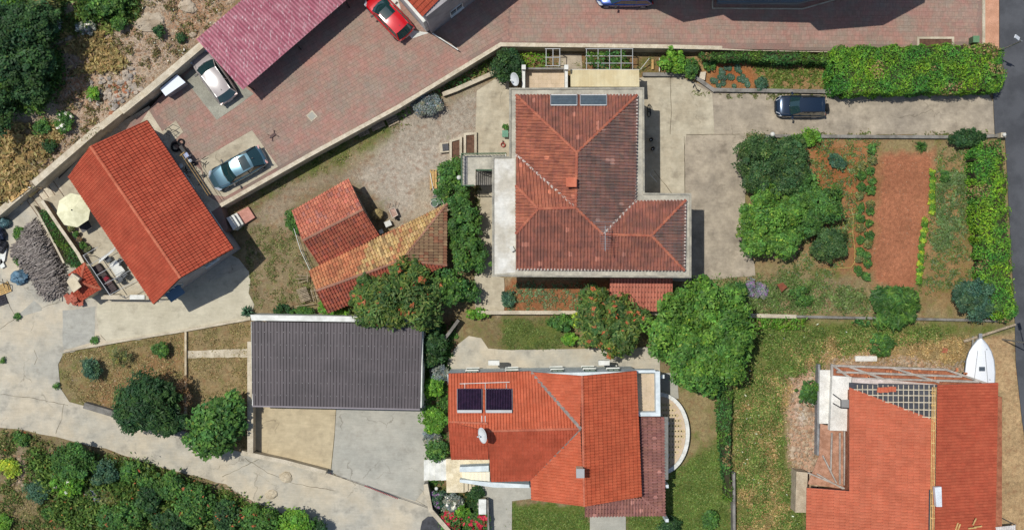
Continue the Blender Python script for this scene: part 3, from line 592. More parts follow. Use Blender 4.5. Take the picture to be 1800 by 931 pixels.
# ------------------------------------------------ ROOF TILES
def tilemat(name, c, c2, sc=1.2, var=.15): return M(name, c, c2, sc, .85, .25, tint=True, var=var, cut=(.4, .6))
def tile_profile(kind):
    if kind == 'barrel': return [(0, -.05), (.07, .005), (.18, .055), (.36, .078), (.54, .055), (.64, .005), (.72, -.05), (1, -.05)]
    return [(0, -.05), (.03, .012), (.14, .034), (.34, .034), (.46, .006), (.84, .006), (.87, -.05), (1, -.05)]
def planar(P):
    """nudge heights so that the corners share one plane"""
    A_ = np.array([[p.x, p.y, 1] for p in P]); z_ = np.array([p.z for p in P]); k = np.linalg.lstsq(A_, z_, rcond=None)[0]
    return [Vector((p.x, p.y, k[0] * p.x + k[1] * p.y + k[2])) for p in map(Vector, P)]
def roof_plane(roof, P, mat, pw=.235, pl=.40, kind='flat', colfn=None, budget=None, lift=.03, v0=0, jit=.0):
    """tile one convex plane; P[0]-P[1] is the eave. budget: [n] single tiles still to place as parts"""
    P = planar([Vector(p) for p in P]); n = Vector((0, 0, 0))
    for i in range(len(P)): n += P[i].cross(P[(i + 1) % len(P)])
    n.normalize()
    if n.z < 0: n = -n
    u = n.cross(Vector((0, 0, 1))); u.normalize(); v = n.cross(u)
    if v.z < 0: u = -u; v = n.cross(u)
    O = P[0]; R = Matrix((u, v, n)).transposed(); uv = [((p - O).dot(u), (p - O).dot(v)) for p in P]
    umin, umax = min(a for a, _ in uv), max(a for a, _ in uv); umin = math.floor((umin + O.dot(u)) / pw) * pw - O.dot(u); vmin, vmax = min(b_ for _, b_ in uv), max(b_ for _, b_ in uv)
    nu = int((umax - umin) / pw) + 2; nv = int((vmax - vmin) / pl) + 2
    I, J = np.meshgrid(np.arange(nu), np.arange(nv)); I = I.ravel(); J = J.ravel(); U = umin - .02 + I * pw; Vv = vmin - .05 + J * pl
    d = polydist(U + pw / 2, Vv + pl / 2, uv); k = d > -.35; U, Vv, d = U[k], Vv[k], d[k]
    pr = tile_profile(kind); K = len(pr); rs_ = .05 if kind == 'barrel' else .085
    def tile(u0, v0_, c, mb, local=False):
        vs = []
        for (a, h_) in pr:
            x = u0 + a * pw
            vs += [(x, v0_, h_ + .005 - .0), (x, v0_, h_ + rs_), (x, v0_ + pl + .03, h_ + .008)]
        fs = []
        for q in range(K - 1):
            a = 3 * q; fs += [(a, a + 3, a + 4, a + 1), (a + 1, a + 4, a + 5, a + 2)]
        mb.add(vs, fs, c)
    full = MB(); edge = MB(); singles = {}
    corners_in = np.ones(len(U), bool)
    for du, dv in ((0, 0), (1, 0), (1, 1.08), (0, 1.08)): corners_in &= polydist(U + du * pw, Vv + dv * pl, uv) > .0
    for i in range(len(U)):
        wx = O + u * (U[i] + pw / 2) + v * (Vv[i] + pl / 2)
        c = colfn(wx) if colfn else (lambda f, g: (f, f * g, f * g))(random.uniform(.92, 1.06), random.uniform(.97, 1.04))
        if corners_in[i]:
            if budget and budget[0] > 0:
                key = len(singles) % 9 if len(singles) >= 9 else len(singles)
                if len(singles) < 9 or colfn:
                    kk = len(singles) if not colfn else tuple(round(q * 6) for q in c)
                    if kk not in singles: mb = MB(); tile(0, 0, c, mb); singles[kk] = mb.mesh('roof_tile', mat)
                    me = singles[kk]
                else: me = singles[random.randrange(9)]
                inst('roof_tile', me, roof, O + u * U[i] + v * Vv[i] + n * lift, R); budget[0] -= 1
            else: tile(U[i], Vv[i], c, full)
        else: tile(U[i], Vv[i], c, edge)
    if edge.v:
        me = edge.mesh('tmp', mat); bm = bmesh.new(); bm.from_mesh(me)
        ctr = (sum(a for a, _ in uv) / len(uv), sum(b_ for _, b_ in uv) / len(uv))
        for i in range(len(uv)):
            a, c = uv[i], uv[(i + 1) % len(uv)]; nn = Vector((c[1] - a[1], -(c[0] - a[0]), 0))
            if nn.length < 1e-6: continue
            nn.normalize()
            if (Vector((ctr[0] - a[0], ctr[1] - a[1], 0))).dot(nn) > 0: nn = -nn
            bmesh.ops.bisect_plane(bm, geom=bm.verts[:] + bm.edges[:] + bm.faces[:], plane_co=(a[0], a[1], 0), plane_no=nn, clear_outer=True)
        bm.to_mesh(me); bm.free()
        T = np.array([[*u], [*v], [*n]]); co_ = np.zeros(len(me.vertices) * 3, np.float32); me.vertices.foreach_get('co', co_); co_ = co_.reshape(-1, 3) @ T + np.array(O + n * lift - ORG[roof.name]); me.vertices.foreach_set('co', co_.astype(np.float32).ravel()); me.update()
        o = bpy.data.objects.new('edge_tiles', me); COL.objects.link(o); o.parent = roof; o['kind'] = 'stuff'; ORG[o.name] = ORG[roof.name]
    if full.v:
        full.v = [tuple(O + u * a + v * b_ + n * (c + lift)) for a, b_, c in full.v]; o = full.build('roof_tiles', mat, roof); o['kind'] = 'stuff'
_rt = {}
def ridge(roof, a, b_, mat, r=.12, seg=.4, white=False):
    a, b_ = Vector(a), Vector(b_); d = b_ - a; L = d.length; k = max(1, int(L / seg)); sg = L / k; key = (mat.name, round(r, 2))
    if key not in _rt:
        mb = MB(); vs = []; n = 7
        for x, rr in ((-.5 * seg, r * .92), (.56 * seg, r * 1.08)):
            for i in range(n + 1): t = math.pi * i / n; vs.append((x, rr * math.cos(t), rr * math.sin(t) * .8))
        mb.add(vs, [(i, n + 1 + i, n + 2 + i, i + 1) for i in range(n)] + [tuple(range(n + 1)), tuple(range(2 * n + 1, n, -1))]); _rt[key] = mb.mesh('ridge_tile', mat, smooth=False)
    x = d.normalized(); y = Vector((0, 0, 1)).cross(x).normalized(); z = x.cross(y); R = Matrix((x, y, z)).transposed()
    for i in range(k): inst('ridge_tile', _rt[key], roof, a + d * ((i + .5) / k) + z * (.03 + random.uniform(0, .008)), R)
def verge(roof, a, b_, mat, wd=.08, ht=.1):
    MB().bar(a, b_, wd, ht).build('verge_board', mat, roof)
def tiled_roof(house, planes, mat, deckmat, budget=0, ridges=(), th=.12, **k):
    """planes: list of world point lists, eave first. returns the roof part"""
    b = MB()
    for P in planes: b.slab(planar([Vector(p) for p in P]), th)
    roof = b.build('roof', deckmat, house); bd = [budget]
    mats = mat if isinstance(mat, (list, tuple)) else [mat] * len(planes)
    for P, m_ in zip(planes, mats): roof_plane(roof, P, m_, budget=bd, **k)
    for r_ in ridges: ridge(roof, r_[0], r_[1], r_[2] if len(r_) > 2 else mats[0])
    return roof
def window_part(house, a, b_, z0, z1, frame, glass, out=.02, bars=1):
    """window set on a wall line a-b (world xy, walking with the outside on the right)"""
    a, b_ = Vector(a), Vector(b_); d = (b_ - a); L = d.length; d.normalize(); n = Vector((d.y, -d.x, 0)); m = (a + b_) / 2; zm = (z0 + z1) / 2; ang_ = math.atan2(d.y, d.x)
    f = MB()
    for s in (-1, 1): f.box((m.x + d.x * s * L / 2 + n.x * out, m.y + d.y * s * L / 2 + n.y * out, zm), (.07, .1, z1 - z0 + .07), ang_)
    for z in (z0, z1): f.box((m.x + n.x * out, m.y + n.y * out, z), (L, .1, .07), ang_)
    if bars: f.box((m.x + n.x * out, m.y + n.y * out, zm), (.05, .08, z1 - z0), ang_)
    w_ = f.build('window', frame, house); g = MB(); g.box((m.x + n.x * out * .5, m.y + n.y * out * .5, zm), (L - .02, .05, z1 - z0 - .02), ang_); g.build('pane', glass, w_)
    s = MB(); s.box((m.x + n.x * .08, m.y + n.y * .08, z0 - .06), (L + .16, .2, .05), ang_); s.build('sill', WHITE, w_)
GLASS = M('window glass', A(40, 52, 58, 1), None, 1, .08, spec=.8, var=.05)
ORF = tilemat('orange red tiles', A(192, 92, 66), A(182, 82, 58))
RDK = tilemat('ridge orange', A(210, 122, 92), A(194, 104, 76))

# ================================================= long orange house (left)
ez, rz_ = 4.6, 6.9
La, Lb, Lc, Ld = V(121, 310, ez), V(271, 534, ez), V(410, 437, ez), V(258, 212, ez); R0, R1 = V(159, 257, rz_), V(317, 488, rz_)
hs = thing('orange_roof_house', V(265, 372, 0), 'long house with a plain orange tiled gable roof beside the cream parasol', 'house')
def inset(P, d):
    P = [Vector(p) for p in P]; n = len(P); ar = sum(P[i].x * P[(i + 1) % n].y - P[(i + 1) % n].x * P[i].y for i in range(n)); o = []
    for i in range(n):
        a, b_, c = P[i - 1], P[i], P[(i + 1) % n]; d1 = (b_ - a).to_2d().normalized(); d2 = (c - b_).to_2d().normalized(); s = 1 if ar > 0 else -1
        n1 = Vector((-d1.y, d1.x)) * s; n2 = Vector((-d2.y, d2.x)) * s; m = (n1 + n2); m = m / max(.3, m.dot(n1) ); q = b_.to_2d() + m * d; o.append(Vector((q.x, q.y, b_.z)))
    return o
def gable_body(P4, r0, r1, zb, d, mat, house, name='wall'):
    """walls under a gable roof; P4 eave corners in order a,b,c,d with ridge r0 over a-d and r1 over b-c"""
    I = inset(P4, d); a, b_, c, e = I; f = MB(); rr0 = Vector(((a.x + e.x) / 2, (a.y + e.y) / 2, r0.z - .22)); rr1 = Vector(((b_.x + c.x) / 2, (b_.y + c.y) / 2, r1.z - .22))
    lo = [(p.x, p.y, zb) for p in I]; hi = [(p.x, p.y, p.z - .12) for p in I]
    f.add(lo + hi + [tuple(rr0), tuple(rr1)], [(0, 1, 5, 4), (1, 2, 6, 9, 5), (2, 3, 7, 6), (3, 0, 4, 8, 7), (4, 5, 9, 8), (7, 8, 9, 6), (3, 2, 1, 0)])
    return f.build(name, mat, house)
gable_body([La, Lb, Lc, Ld], R0, R1, 0, .35, GREYREND, hs)
FASC = M('brown fascia', A(96, 66, 56), None, 2, .7)
tiled_roof(hs, [[La, Lb, R1, R0], [Lc, Ld, R0, R1]], ORF, FASC, 300, [(R0, R1, RDK)])
for a, b_ in ((La, R0), (R0, Ld), (Lb, R1), (R1, Lc)): verge(hs, a - Vector((0, 0, .05)), b_ - Vector((0, 0, .05)), FASC, .06, .14)
for a, b_ in ((La, Lb), (Lc, Ld)):
    MB().tube(a + Vector((0, 0, -.1)), b_ + Vector((0, 0, -.1)), .07, n=8).build('gutter', FASC, hs)
wi = inset([La, Lb, Lc, Ld], .35)
def along(a, b_, t): return Vector((a.x + (b_.x - a.x) * t, a.y + (b_.y - a.y) * t, 0))
for t0, t1 in ((.12, .28), (.62, .8)): window_part(hs, along(wi[1], wi[2], t0), along(wi[1], wi[2], t1), 2.9, 4.1, WHITE, GLASS)
for t0, t1 in ((.15, .3), (.5, .62)): window_part(hs, along(wi[2], wi[3], t0), along(wi[2], wi[3], t1), 2.9, 4.0, DARK, GLASS)
for t0, t1 in ((.2, .3), (.5, .62)): window_part(hs, along(wi[0], wi[1], t0), along(wi[0], wi[1], t1), 1.5, 3.3, WHITE, GLASS)
cn = along(wi[1], wi[2], .16); dd = (wi[2] - wi[1]).normalized(); nn_ = Vector((dd.y, -dd.x, 0))
MB().slab([Vector((*(cn + dd * s * .7 + nn_ * o_).to_2d(), 3.3 - o_ * .3)) for s, o_ in ((-1, 0), (1, 0), (1, .8), (-1, .8))], .04).build('door_canopy', M('blue canopy', A(96, 124, 146), None, 2, .3, var=.05), hs)

# ================================================= main house
mh_ = thing('hipped_roof_house', V(1040, 330, 0), 'large house with a dark red hipped tile roof on a wide pale slab', 'house')
sz_ = 6.0
slabpx = [(895, 155), (1132, 154), (1133, 339), (1215, 340), (1215, 488), (865, 486), (865, 275), (895, 275)]
MB().slab(VV(slabpx, sz_), .22).build('roof_slab', C_SLAB, mh_)
MB().slab(VV([(868, 279), (905, 279), (906, 478), (868, 482)], sz_ + .006), .005).build('slab_coating', conc('worn white coating', A(232, 230, 220, .82), A(206, 200, 184), .7, False, .14, .3), mh_)
# raised rim of the slab
def rim(pts, z, wd, ht, mat, parent, name='parapet', closed=True):
    I = inset(pts, wd); b = MB(); n = len(pts)
    for i in range(n if closed else n - 1):
        j = (i + 1) % n; q = [pts[i], pts[j], I[j], I[i]]; b.prism([Vector((p.x, p.y, 0)) for p in q], z, z + ht)
    return b.build(name, mat, parent)
rim(VV(slabpx, sz_), sz_ - .002, .14, .12, M('rim concrete', A(178, 172, 154), A(150, 146, 134), 1.5, .9), mh_)
wallpx = [V(p[0], p[1], 0) for p in ((918, 175), (1112, 175), (1112, 352), (1186, 352), (1186, 470), (902, 470), (902, 280), (918, 280))]
MB().prism(wallpx, 0, sz_ - .22).build('wall', CREAM, mh_)
MB().prism(inset(VV([(907, 167), (1120, 167), (1117, 352), (1205, 352), (1203, 474), (907, 473)], sz_), .12), sz_, sz_ + .22).build('roof_base', CREAM, mh_)
k_ = .01667; zs = lambda d: 6.26 + d * k_
zm_, ze_ = zs(107), zs(61)
NW, NE = V(907, 167, zs(0)), V(1120, 167, zs(0)); AP = V(1014, 268, zm_); J = V(1012, 365, zm_); D = V(946, 367, zm_); Kp = V(1060, 412, ze_); Ee = V(1145, 414, ze_)
SW, SE = V(907, 473, zs(0)), V(1203, 475, zs(0)); NE2 = V(1205, 352, zs(0)); VI = V(1116, 353, zs(0)); W1 = V(907, 326, zs(62)); W2 = V(907, 411, zs(62)); VW = V(907, 272, zs(12))
MRB = tilemat('old red tiles', A(166, 106, 88), A(136, 92, 80)); MRW = tilemat('west slope tiles', A(184, 114, 88), A(156, 96, 78)); MRE = tilemat('mossy east tiles', A(146, 108, 97), A(118, 98, 91)); MRR = tilemat('old ridge', A(192, 118, 90), A(168, 94, 74))
def oldc(w_):
    f = random.uniform(.92, 1.1)
    if random.random() < .012: return (1.7, 1.8, 1.8)
    if random.random() < .05: f *= .82
    return (f, f * random.uniform(.97, 1.03), f * random.uniform(.96, 1.04))
WHM = M('white mortar', A(214, 206, 196), A(190, 170, 156), 4, .9, .3)
E6 = V(1117, 353, zs(0))
SM = V(1060, 474, zs(0))
planes = [[NW, NE, AP], [NE, E6, Kp, J, AP], [NW, VW, J, AP], [VW, J, D, W1], [W1, W2, D], [SW, SM, Kp, J, D, W2], [SM, SE, Ee, Kp], [E6, NE2, Ee, Kp], [NE2, SE, Ee]]
b = MB()
for P in planes: b.slab(planar(P), .1)
mroof = b.build('roof', MRB, mh_)
bud = [300]
for P, m_ in zip(planes, (MRB, MRE, MRW, MRW, MRW, MRB, MRB, MRB, MRE)):
    roof_plane(mroof, P, m_, pw=.26, pl=.4, kind='barrel', colfn=oldc, budget=bud if P is planes[5] else None)
for a, c in ((NW, AP), (NE, AP), (AP, J), (J, D), (D, W1), (D, W2), (J, Kp), (Kp, Ee), (Ee, NE2), (Ee, SE)): ridge(mroof, a, c, MRR)
for a, c in ((VW, J), (E6, Kp)):
    b = MB(); L = (c - a).length; k = int(L / .22)
    for i in range(k):
        p = a.lerp(c, (i + .5) / k); b.box(p + Vector((random.uniform(-.03, .03), random.uniform(-.03, .03), .07)), (.22, random.uniform(.1, .2), .06), math.atan2((c - a).y, (c - a).x) + random.uniform(-.2, .2))
    b.build('valley_mortar', WHM, mroof)
# white mortar bedding dots along eaves
mort = MB()
for a, c in ((SW, SE), (NE, E6), (NE2, SE), (V(1060, 167, zs(0)), NE), (E6, NE2)):
    L = (c - a).length; k = int(L / .26)
    for i in range(k): p = a.lerp(c, (i + .5) / k); mort.box(p + Vector((0, 0, .03)), (.13, .13, .09), random.random())
mort.build('eave_mortar', WHM, mroof)['kind'] = 'stuff'
WN = [p for p in wallpx]
for i in range(len(WN)):
    a, c = WN[(i + 1) % len(WN)], WN[i]; L = (c - a).length; k = int(L / 4)
    for j in range(k):
        t = (j + .5) / k; h_ = .55 / L
        for z0 in (1.0, 3.9): window_part(mh_, along(a, c, t - h_), along(a, c, t + h_), z0, z0 + 1.3, WHITE, GLASS, out=-.0)
# ------------------------------------------------ main house: landing, terraces, panels, chimney
GRN = M('green paint', A(92, 122, 92), A(80, 108, 84), 3, .6, var=.1)
def railing(parent, pts, h, mat, r=.025, gap=.28, bal=True, name='railing'):
    b = MB()
    for i in range(len(pts) - 1):
        a, c = Vector(pts[i]), Vector(pts[i + 1]); L = (c - a).length; up = Vector((0, 0, h)); b.tube(a + up, c + up, r * 1.5, n=6); b.tube(a + Vector((0, 0, .1)), c + Vector((0, 0, .1)), r, n=5)
        k = max(1, int(L / gap))
        for j in range(k + 1):
            p = a.lerp(c, j / k); b.tube(p, p + up, r * (1.3 if j in (0, k) else .6), n=5)
    return b.build(name, mat, parent)
lz = 3.1
ld = thing('landing_stairs', V(850, 300, 0), 'raised concrete landing with green railings on the west side of the hipped roof house', 'staircase')
MB().slab(VV([(813, 273), (890, 272), (890, 299), (836, 299), (836, 326), (813, 326)], lz), .18).build('landing', C_SLAB, ld)
b = MB()
for p in ((816, 276), (816, 322)): q = V(*p, lz); b.box((q.x, q.y, (lz - .18) / 2), (.22, .22, lz - .18))
b.build('pillar', C_WALLG, ld)
for i in range(8):
    a = 837 + i * 3.6; z = lz - .2 - i * .18; sh_ = MB().slab(VV([(a, 301), (a + 3.6, 301), (a + 3.6, 325), (a, 325)], z), .14); sh_.build('step', C_WALLG, ld)
railing(ld, [V(834, 327, lz), V(812, 327, lz), V(812, 272, lz), V(890, 271, lz)], .95, GRN)
railing(ld, [V(837, 300, lz), V(884, 300, lz)], .95, GRN)
railing(ld, [V(889, 273, lz), V(889, 299, lz)], .95, WHITE)
MB().slab(VV([(815, 275), (822, 275), (822, 324), (815, 324)], lz + .035), .03).build('grating', M('gravel grating', A(150, 148, 146), A(120, 120, 120), 9, .9, .6), ld)
# north terraces
nt_ = thing('north_terrace', V(958, 137, 0), 'small tiled terrace between two white side walls north of the hipped roof house', 'terrace')
MB().prism([Vector((p.x, p.y, 0)) for p in VV([(920, 122), (996, 122), (996, 156), (920, 156)], 2.6)], 0, 2.6).build('base', CREAM, nt_)
TL = M('beige floor tile', A(214, 192, 164), A(204, 182, 152), 1.2, .7, rnd=.05, var=.06)
p0, p1 = V(924, 125, 2.6), V(992, 155, 2.6); nx_, ny_ = 9, 4
tm = MB().box((0, 0, .01), ((p1.x - p0.x) / nx_ - .015, (p0.y - p1.y) / ny_ - .015, .02)).mesh('floor_tile', TL)
for i in range(nx_):
    for j in range(ny_): inst('floor_tile', tm, nt_, (p0.x + (i + .5) * (p1.x - p0.x) / nx_, p0.y + (j + .5) * (p1.y - p0.y) / ny_, 2.6))
for x0, x1 in ((918, 923), (993, 998)):
    MB().prism([Vector((p.x, p.y, 0)) for p in VV([(x0, 122), (x1, 122), (x1, 156), (x0, 156)], 3.7)], 2.4, 3.7).build('side_wall', WHITE, nt_)
    MB().prism([Vector((p.x, p.y, 0)) for p in VV([(x0 - 1, 114), (x1 + 1, 114), (x1 + 1, 122), (x0 - 1, 122)], 4.2)], 0, 4.2).build('pillar', WHITE, nt_)
MB().prism([Vector((p.x, p.y, 0)) for p in VV([(923, 119), (993, 119), (993, 122), (923, 122)], 3.5)], 2.4, 3.5).build('front_wall', C_WALLG, nt_)
aw = thing('cream_canopy', V(1063, 137, 0), 'flat cream corrugated canopy along the north wall of the hipped roof house', 'canopy')
a, c = V(1003, 122, 3.2), V(1124, 153, 3.2); CRM = M('cream sheet', A(232, 220, 184), A(222, 206, 166), .8, .6, tint=True, var=.05); b = MB(); k = 60
for i in range(k):
    x0, x1 = a.x + (c.x - a.x) * i / k, a.x + (c.x - a.x) * (i + 1) / k; xm = (x0 + x1) / 2; f = random.uniform(.95, 1.04)
    b.add([(x0, a.y, 3.0), (xm, a.y, 3.03), (x1, a.y, 3.0), (x0, c.y, 3.25), (xm, c.y, 3.28), (x1, c.y, 3.25)], [(3, 4, 1, 0), (4, 5, 2, 1)], (f, f, f * .98))
b.build('corrugated_sheet', CRM, aw)
for p in ((1006, 124), (1065, 124), (1121, 124)): q = V(*p, 3.0); MB().tube((q.x, q.y, 0), q, .05).build('post', STEEL, aw)
b = MB(); b.bar(V(1003, 123, 2.93), V(1124, 123, 2.93), .08, .1); b.build('beam', STEEL, aw)
GL2 = M('collector glass', A(92, 108, 116), A(80, 96, 106), 3, .25, var=.06, spec=.6)
def panel_on(P, mat_glass, label, name, nbars=9, th=.1, group=None, barm=STEEL, house=None):
    """collector lying on the roof: corner points in order"""
    P = [Vector(p) for p in P]; c = sum(P, Vector()) / 4; u = P[1] - P[0]; v = P[3] - P[0]; n = u.cross(v).normalized(); n = n if n.z > 0 else -n
    b = MB(); up = n * th
    for i in range(4): b.bar(P[i] + up, P[(i + 1) % 4] + up, .07, .09)
    t = b.build(name, barm, house, label=label); g = MB(); g.add([p + n * (th - .02) for p in P] + [p for p in P], [(0, 1, 2, 3), (7, 6, 5, 4), (0, 4, 5, 1), (1, 5, 6, 2), (2, 6, 7, 3), (3, 7, 4, 0)]); g.build('glass', mat_glass, t)
    return t, P, u, v, n
for x0, lb in ((968, 'left glazed solar panel at the north eave of the dark red hipped roof'), (1020, 'right glazed solar panel at the north eave of the dark red hipped roof')):
    zt = lambda y: 6.38 + (y - 167) * .01667
    t, P, u, v, n = panel_on([V(x0, 186, zt(186)), V(x0 + 46, 186, zt(186)), V(x0 + 46, 168, zt(168)), V(x0, 168, zt(168))], GL2, lb, 'solar_panel', house=mh_)
    b = MB()
    for k in range(1, 7): b.bar(P[0] + v * k / 7 + n * .085, P[1] + v * k / 7 + n * .085, .02, .01)
    b.build('absorber_lines', DARK, t)
cg = V(1003, 320, 0); chz = 7.6
ch = MB(); q = V(1003, 322, 7.7); ch.box((q.x, q.y, 8.1), (.62, .62, 1.2)); cho = ch.build('chimney', M('terracotta chimney', A(196, 110, 74), A(176, 92, 62), 3, .9, .2), mh_)
q2 = V(1003, 318, 8.8); MB().box((q.x, q.y, 8.74), (.8, .72, .08)).build('chimney_cap', RDK, mh_)
# tv antenna
an = thing('tv_antenna', V(1060, 412, 7.4), 'thin tv antenna on the south ridge of the dark red roof', 'antenna')
q = V(1060, 412, 7.4); MB().tube(q, q + Vector((0, 0, 2.2)), .03).build('mast', STEEL, an); b = MB(); tp = q + Vector((0, 0, 2.1)); b.tube(tp + Vector((0, .6, 0)), tp + Vector((0, -1.3, 0)), .025)
for i in range(10): yy = .5 - i * .18; b.tube(tp + Vector((-.5 + .02 * i, yy, 0)), tp + Vector((.5 - .02 * i, yy, 0)), .014, n=5)
b.tube(tp + Vector((-.9, .9, -.5)), tp + Vector((.9, .9, -.5)), .015, n=5); b.tube(tp + Vector((0, .6, 0)), tp + Vector((0, .9, -.5)), .015, n=5); b.build('aerial', STEEL, an)
def dish(px, py, z, R, yaw, label, mast=None, base=None):
    c = V(px, py, z); t = thing('satellite_dish', base or c - Vector((0, 0, .8)), label, 'satellite dish'); Rm = Matrix.Rotation(yaw, 3, 'Z') @ Matrix.Rotation(math.radians(58), 3, 'Y')
    prof = [(R * f, R * .28 * (f * f)) for f in (.02, .3, .6, .85, 1.0)] + [(R * .98, R * .28 - .02), (R * .5, R * .05)]
    MB().lathe(c, prof[:5] + [(R * 1.0, R * .28 - .03), (R * .6, R * .08 - .03), (.02, -.03)], 20, M_=Rm, sy=1.0).build('reflector', M('dish white', A(226, 230, 230), None, 2, .4, var=.04), t, smooth=True)
    f = c + Rm @ Vector((0, 0, R * .9)); b = MB(); b.tube(c + Rm @ Vector((R * .8, 0, R * .2)), f, .02, n=6); b.box(f, (.14, .1, .1)); b.build('arm', STEEL, t)
    MB().tube(ORG[t.name], c, .035, n=8).build('mast', STEEL, t); return t
dish(907, 139, 4.2, .55, math.radians(200), 'pale satellite dish beside the round bush north of the hipped roof house')
fl = thing('floodlight', V(902, 437, 6.0), 'small white floodlight arm on the pale west slab near the dark red roof', 'lamp')
MB().box(V(900, 437, 6.3), (.28, .42, .12), .5).build('lamp_head', WHITE, fl); MB().tube(V(895, 434, 6.05), V(900, 437, 6.3), .025).build('arm', STEEL, fl)
# garage south
gr_ = thing('lean_to', V(1126, 520, 0), 'lean-to with a salmon corrugated tile roof south of the hipped roof house', 'shed')
SAL = tilemat('salmon tiles', A(204, 130, 108), A(190, 116, 96)); g0, g1, g2, g3 = V(1070, 545, 2.5), V(1182, 547, 2.5), V(1182, 488, 3.1), V(1072, 488, 3.1)
MB().prism([Vector((p.x, p.y, 0)) for p in inset([g0, g1, g2, g3], .25)], 0, 2.4).build('wall', CREAM, gr_)
tiled_roof(gr_, [[g0, g1, g2, g3]], SAL, FASC, kind='barrel', pw=.26, pl=.42)
# ------------------------------------------------ old stone shed pair
OLD = tilemat('weathered red tiles', A(210, 134, 108), A(194, 116, 92)); OLD2 = tilemat('dark red tiles', A(188, 104, 80), A(166, 92, 72)); TANT = tilemat('tan tiles', A(208, 178, 120), A(190, 150, 104)); TAN2 = tilemat('grey tan tiles', A(166, 140, 106), A(150, 116, 90)); SRG = tilemat('shed ridge', A(176, 128, 104), A(150, 110, 92))
STN = M('rubble stone', A(176, 166, 148), A(140, 130, 114), 4, .95, .6)
s1 = thing('stone_shed', V(590, 390, 0), 'old stone shed with a faded two-tone red tile gable roof by the straw topped barrel', 'shed')
a0, a1, a2, a3 = V(513, 371, 2.7), V(563, 467, 2.6), V(667, 413, 2.6), V(613, 314, 2.7); r0, r1 = V(532, 423, 3.8), V(638, 368, 3.8)
bx = [a0, a3, a2, a1]  # ridge runs a0/a1 side to a3/a2 side
I_ = inset([a0, a1, a2, a3], .25); b = MB(); lo = [(p.x, p.y, 0) for p in I_]; hi = [(p.x, p.y, 2.5) for p in I_]; m0 = (I_[0] + I_[1]) / 2; m1 = (I_[2] + I_[3]) / 2
b.add(lo + hi + [(m0.x, m0.y, 3.6), (m1.x, m1.y, 3.6)], [(0, 1, 5, 8, 4), (1, 2, 6, 5), (2, 3, 7, 9, 6), (3, 0, 4, 7), (4, 8, 9, 7), (5, 6, 9, 8)]); b.build('wall', STN, s1)
def c1(w_):
    f = random.uniform(.82, 1.18); g = random.random()
    if g < .12: return (f * .8, f * .95, f * 1.15)
    if g < .2: return (f * 1.1, f * 1.25, f * 1.2)
    return (f, f * random.uniform(.92, 1.06), f)
tiled_roof(s1, [[a3, a0, r0, r1], [a1, a2, r1, r0]], [OLD, OLD2], FASC, 300, [(r0, r1, SRG)], colfn=c1, pw=.25, pl=.4, kind='barrel')
s2 = thing('long_shed', V(670, 470, 0), 'long old shed with patchy tan and red tiles under the orange flowering tree', 'shed')
n0, n1 = V(543, 476, 2.6), V(786, 358, 2.6); h0, h1 = V(556, 511, 3.75), V(706, 457, 3.75); e1 = V(785, 466, 2.6); e0 = V(576, 550, 2.6)
I_ = inset([n0, e0, e1, n1], .25); b = MB(); b.prism([Vector((p.x, p.y, 0)) for p in I_], 0, 2.5); b.build('wall', STN, s2)
MB().add([tuple(I_[0] * 1), tuple(I_[1] * 1), (h0.x, h0.y, 3.6)], [(0, 1, 2)]).build('gable', STN, s2)
def c2(w_):
    px = 900 + w_.x * S * H / (H - w_.z); py = 465.5 - w_.y * S * H / (H - w_.z); f = random.uniform(.8, 1.2); g = random.random()
    if px + .35 * (py - 470) < 632: return (f * 1.02, f * .62, f * .68)
    if g < .13: return (f * .98, f * .66, f * .72)
    if g < .22: return (f * .62, f * .62, f * .66)
    if g < .42: return (f * 1.12, f * 1.16, f * 1.2)
    return (f, f * random.uniform(.93, 1.03), f * random.uniform(.85, 1.05))
def c3(w_):
    f = random.uniform(.8, 1.2); return (f, f * .72, f * .72) if random.random() < .2 else (f, f, f)
b = MB()
P1, P2, P3 = [n1, n0, h0, h1], [e0, e1, h1, h0], [e1, n1, h1]
for P in (P1, P2, P3): b.slab(planar(P), .12)
rf = b.build('roof', FASC, s2); bd = [300]
roof_plane(rf, P1, TANT, pw=.25, pl=.4, kind='barrel', colfn=c2, budget=bd); roof_plane(rf, P3, TAN2, pw=.25, pl=.4, kind='barrel', colfn=c3); roof_plane(rf, P2, OLD2, pw=.25, pl=.4, kind='barrel', colfn=c1)
ridge(rf, h0, h1, SRG); ridge(rf, h1, n1, SRG, .1); ridge(rf, h1, e1, SRG, .1)
# ------------------------------------------------ dark ribbed carport
dc = thing('ribbed_carport', V(592, 640, 0), 'wide garage with a dark grey ribbed metal roof above two concrete forecourts', 'carport')
DM = M('dark ribbed sheet', A(94, 86, 88), A(84, 77, 79), .6, .45, tint=True, var=.05, spec=.4); T0, T1, B1, B0 = V(442, 565, 3.3), V(742, 569, 3.3), V(738, 718, 2.8), V(443, 712, 2.8)
N_ = 54; b = MB(); scr = MB(); L = (T1 - T0).length
for i in range(N_):
    f = random.uniform(.96, 1.04)
    for (s0, s1_, z0, z1) in ((0, .1, .0, -.07), (.1, .18, -.07, -.07), (.18, .28, -.07, 0), (.28, 1, 0, 0)):
        q = []
        for s, z in ((s0, z0), (s1_, z1)):
            t = (i + s) / N_; q.append((T0.lerp(T1, t) + Vector((0, 0, z)), B0.lerp(B1, t) + Vector((0, 0, z))))
        b.add([q[0][1], q[1][1], q[1][0], q[0][0]], [(0, 1, 2, 3)], (f, f, f))
    for j in range(6):
        if (i * 5 + j) % 2 == 0: t = (i + .18) / N_; p = T0.lerp(T1, t).lerp(B0.lerp(B1, t), .12 + j * .15); scr.box(p + Vector((0, 0, .055)), (.03, .03, .012))
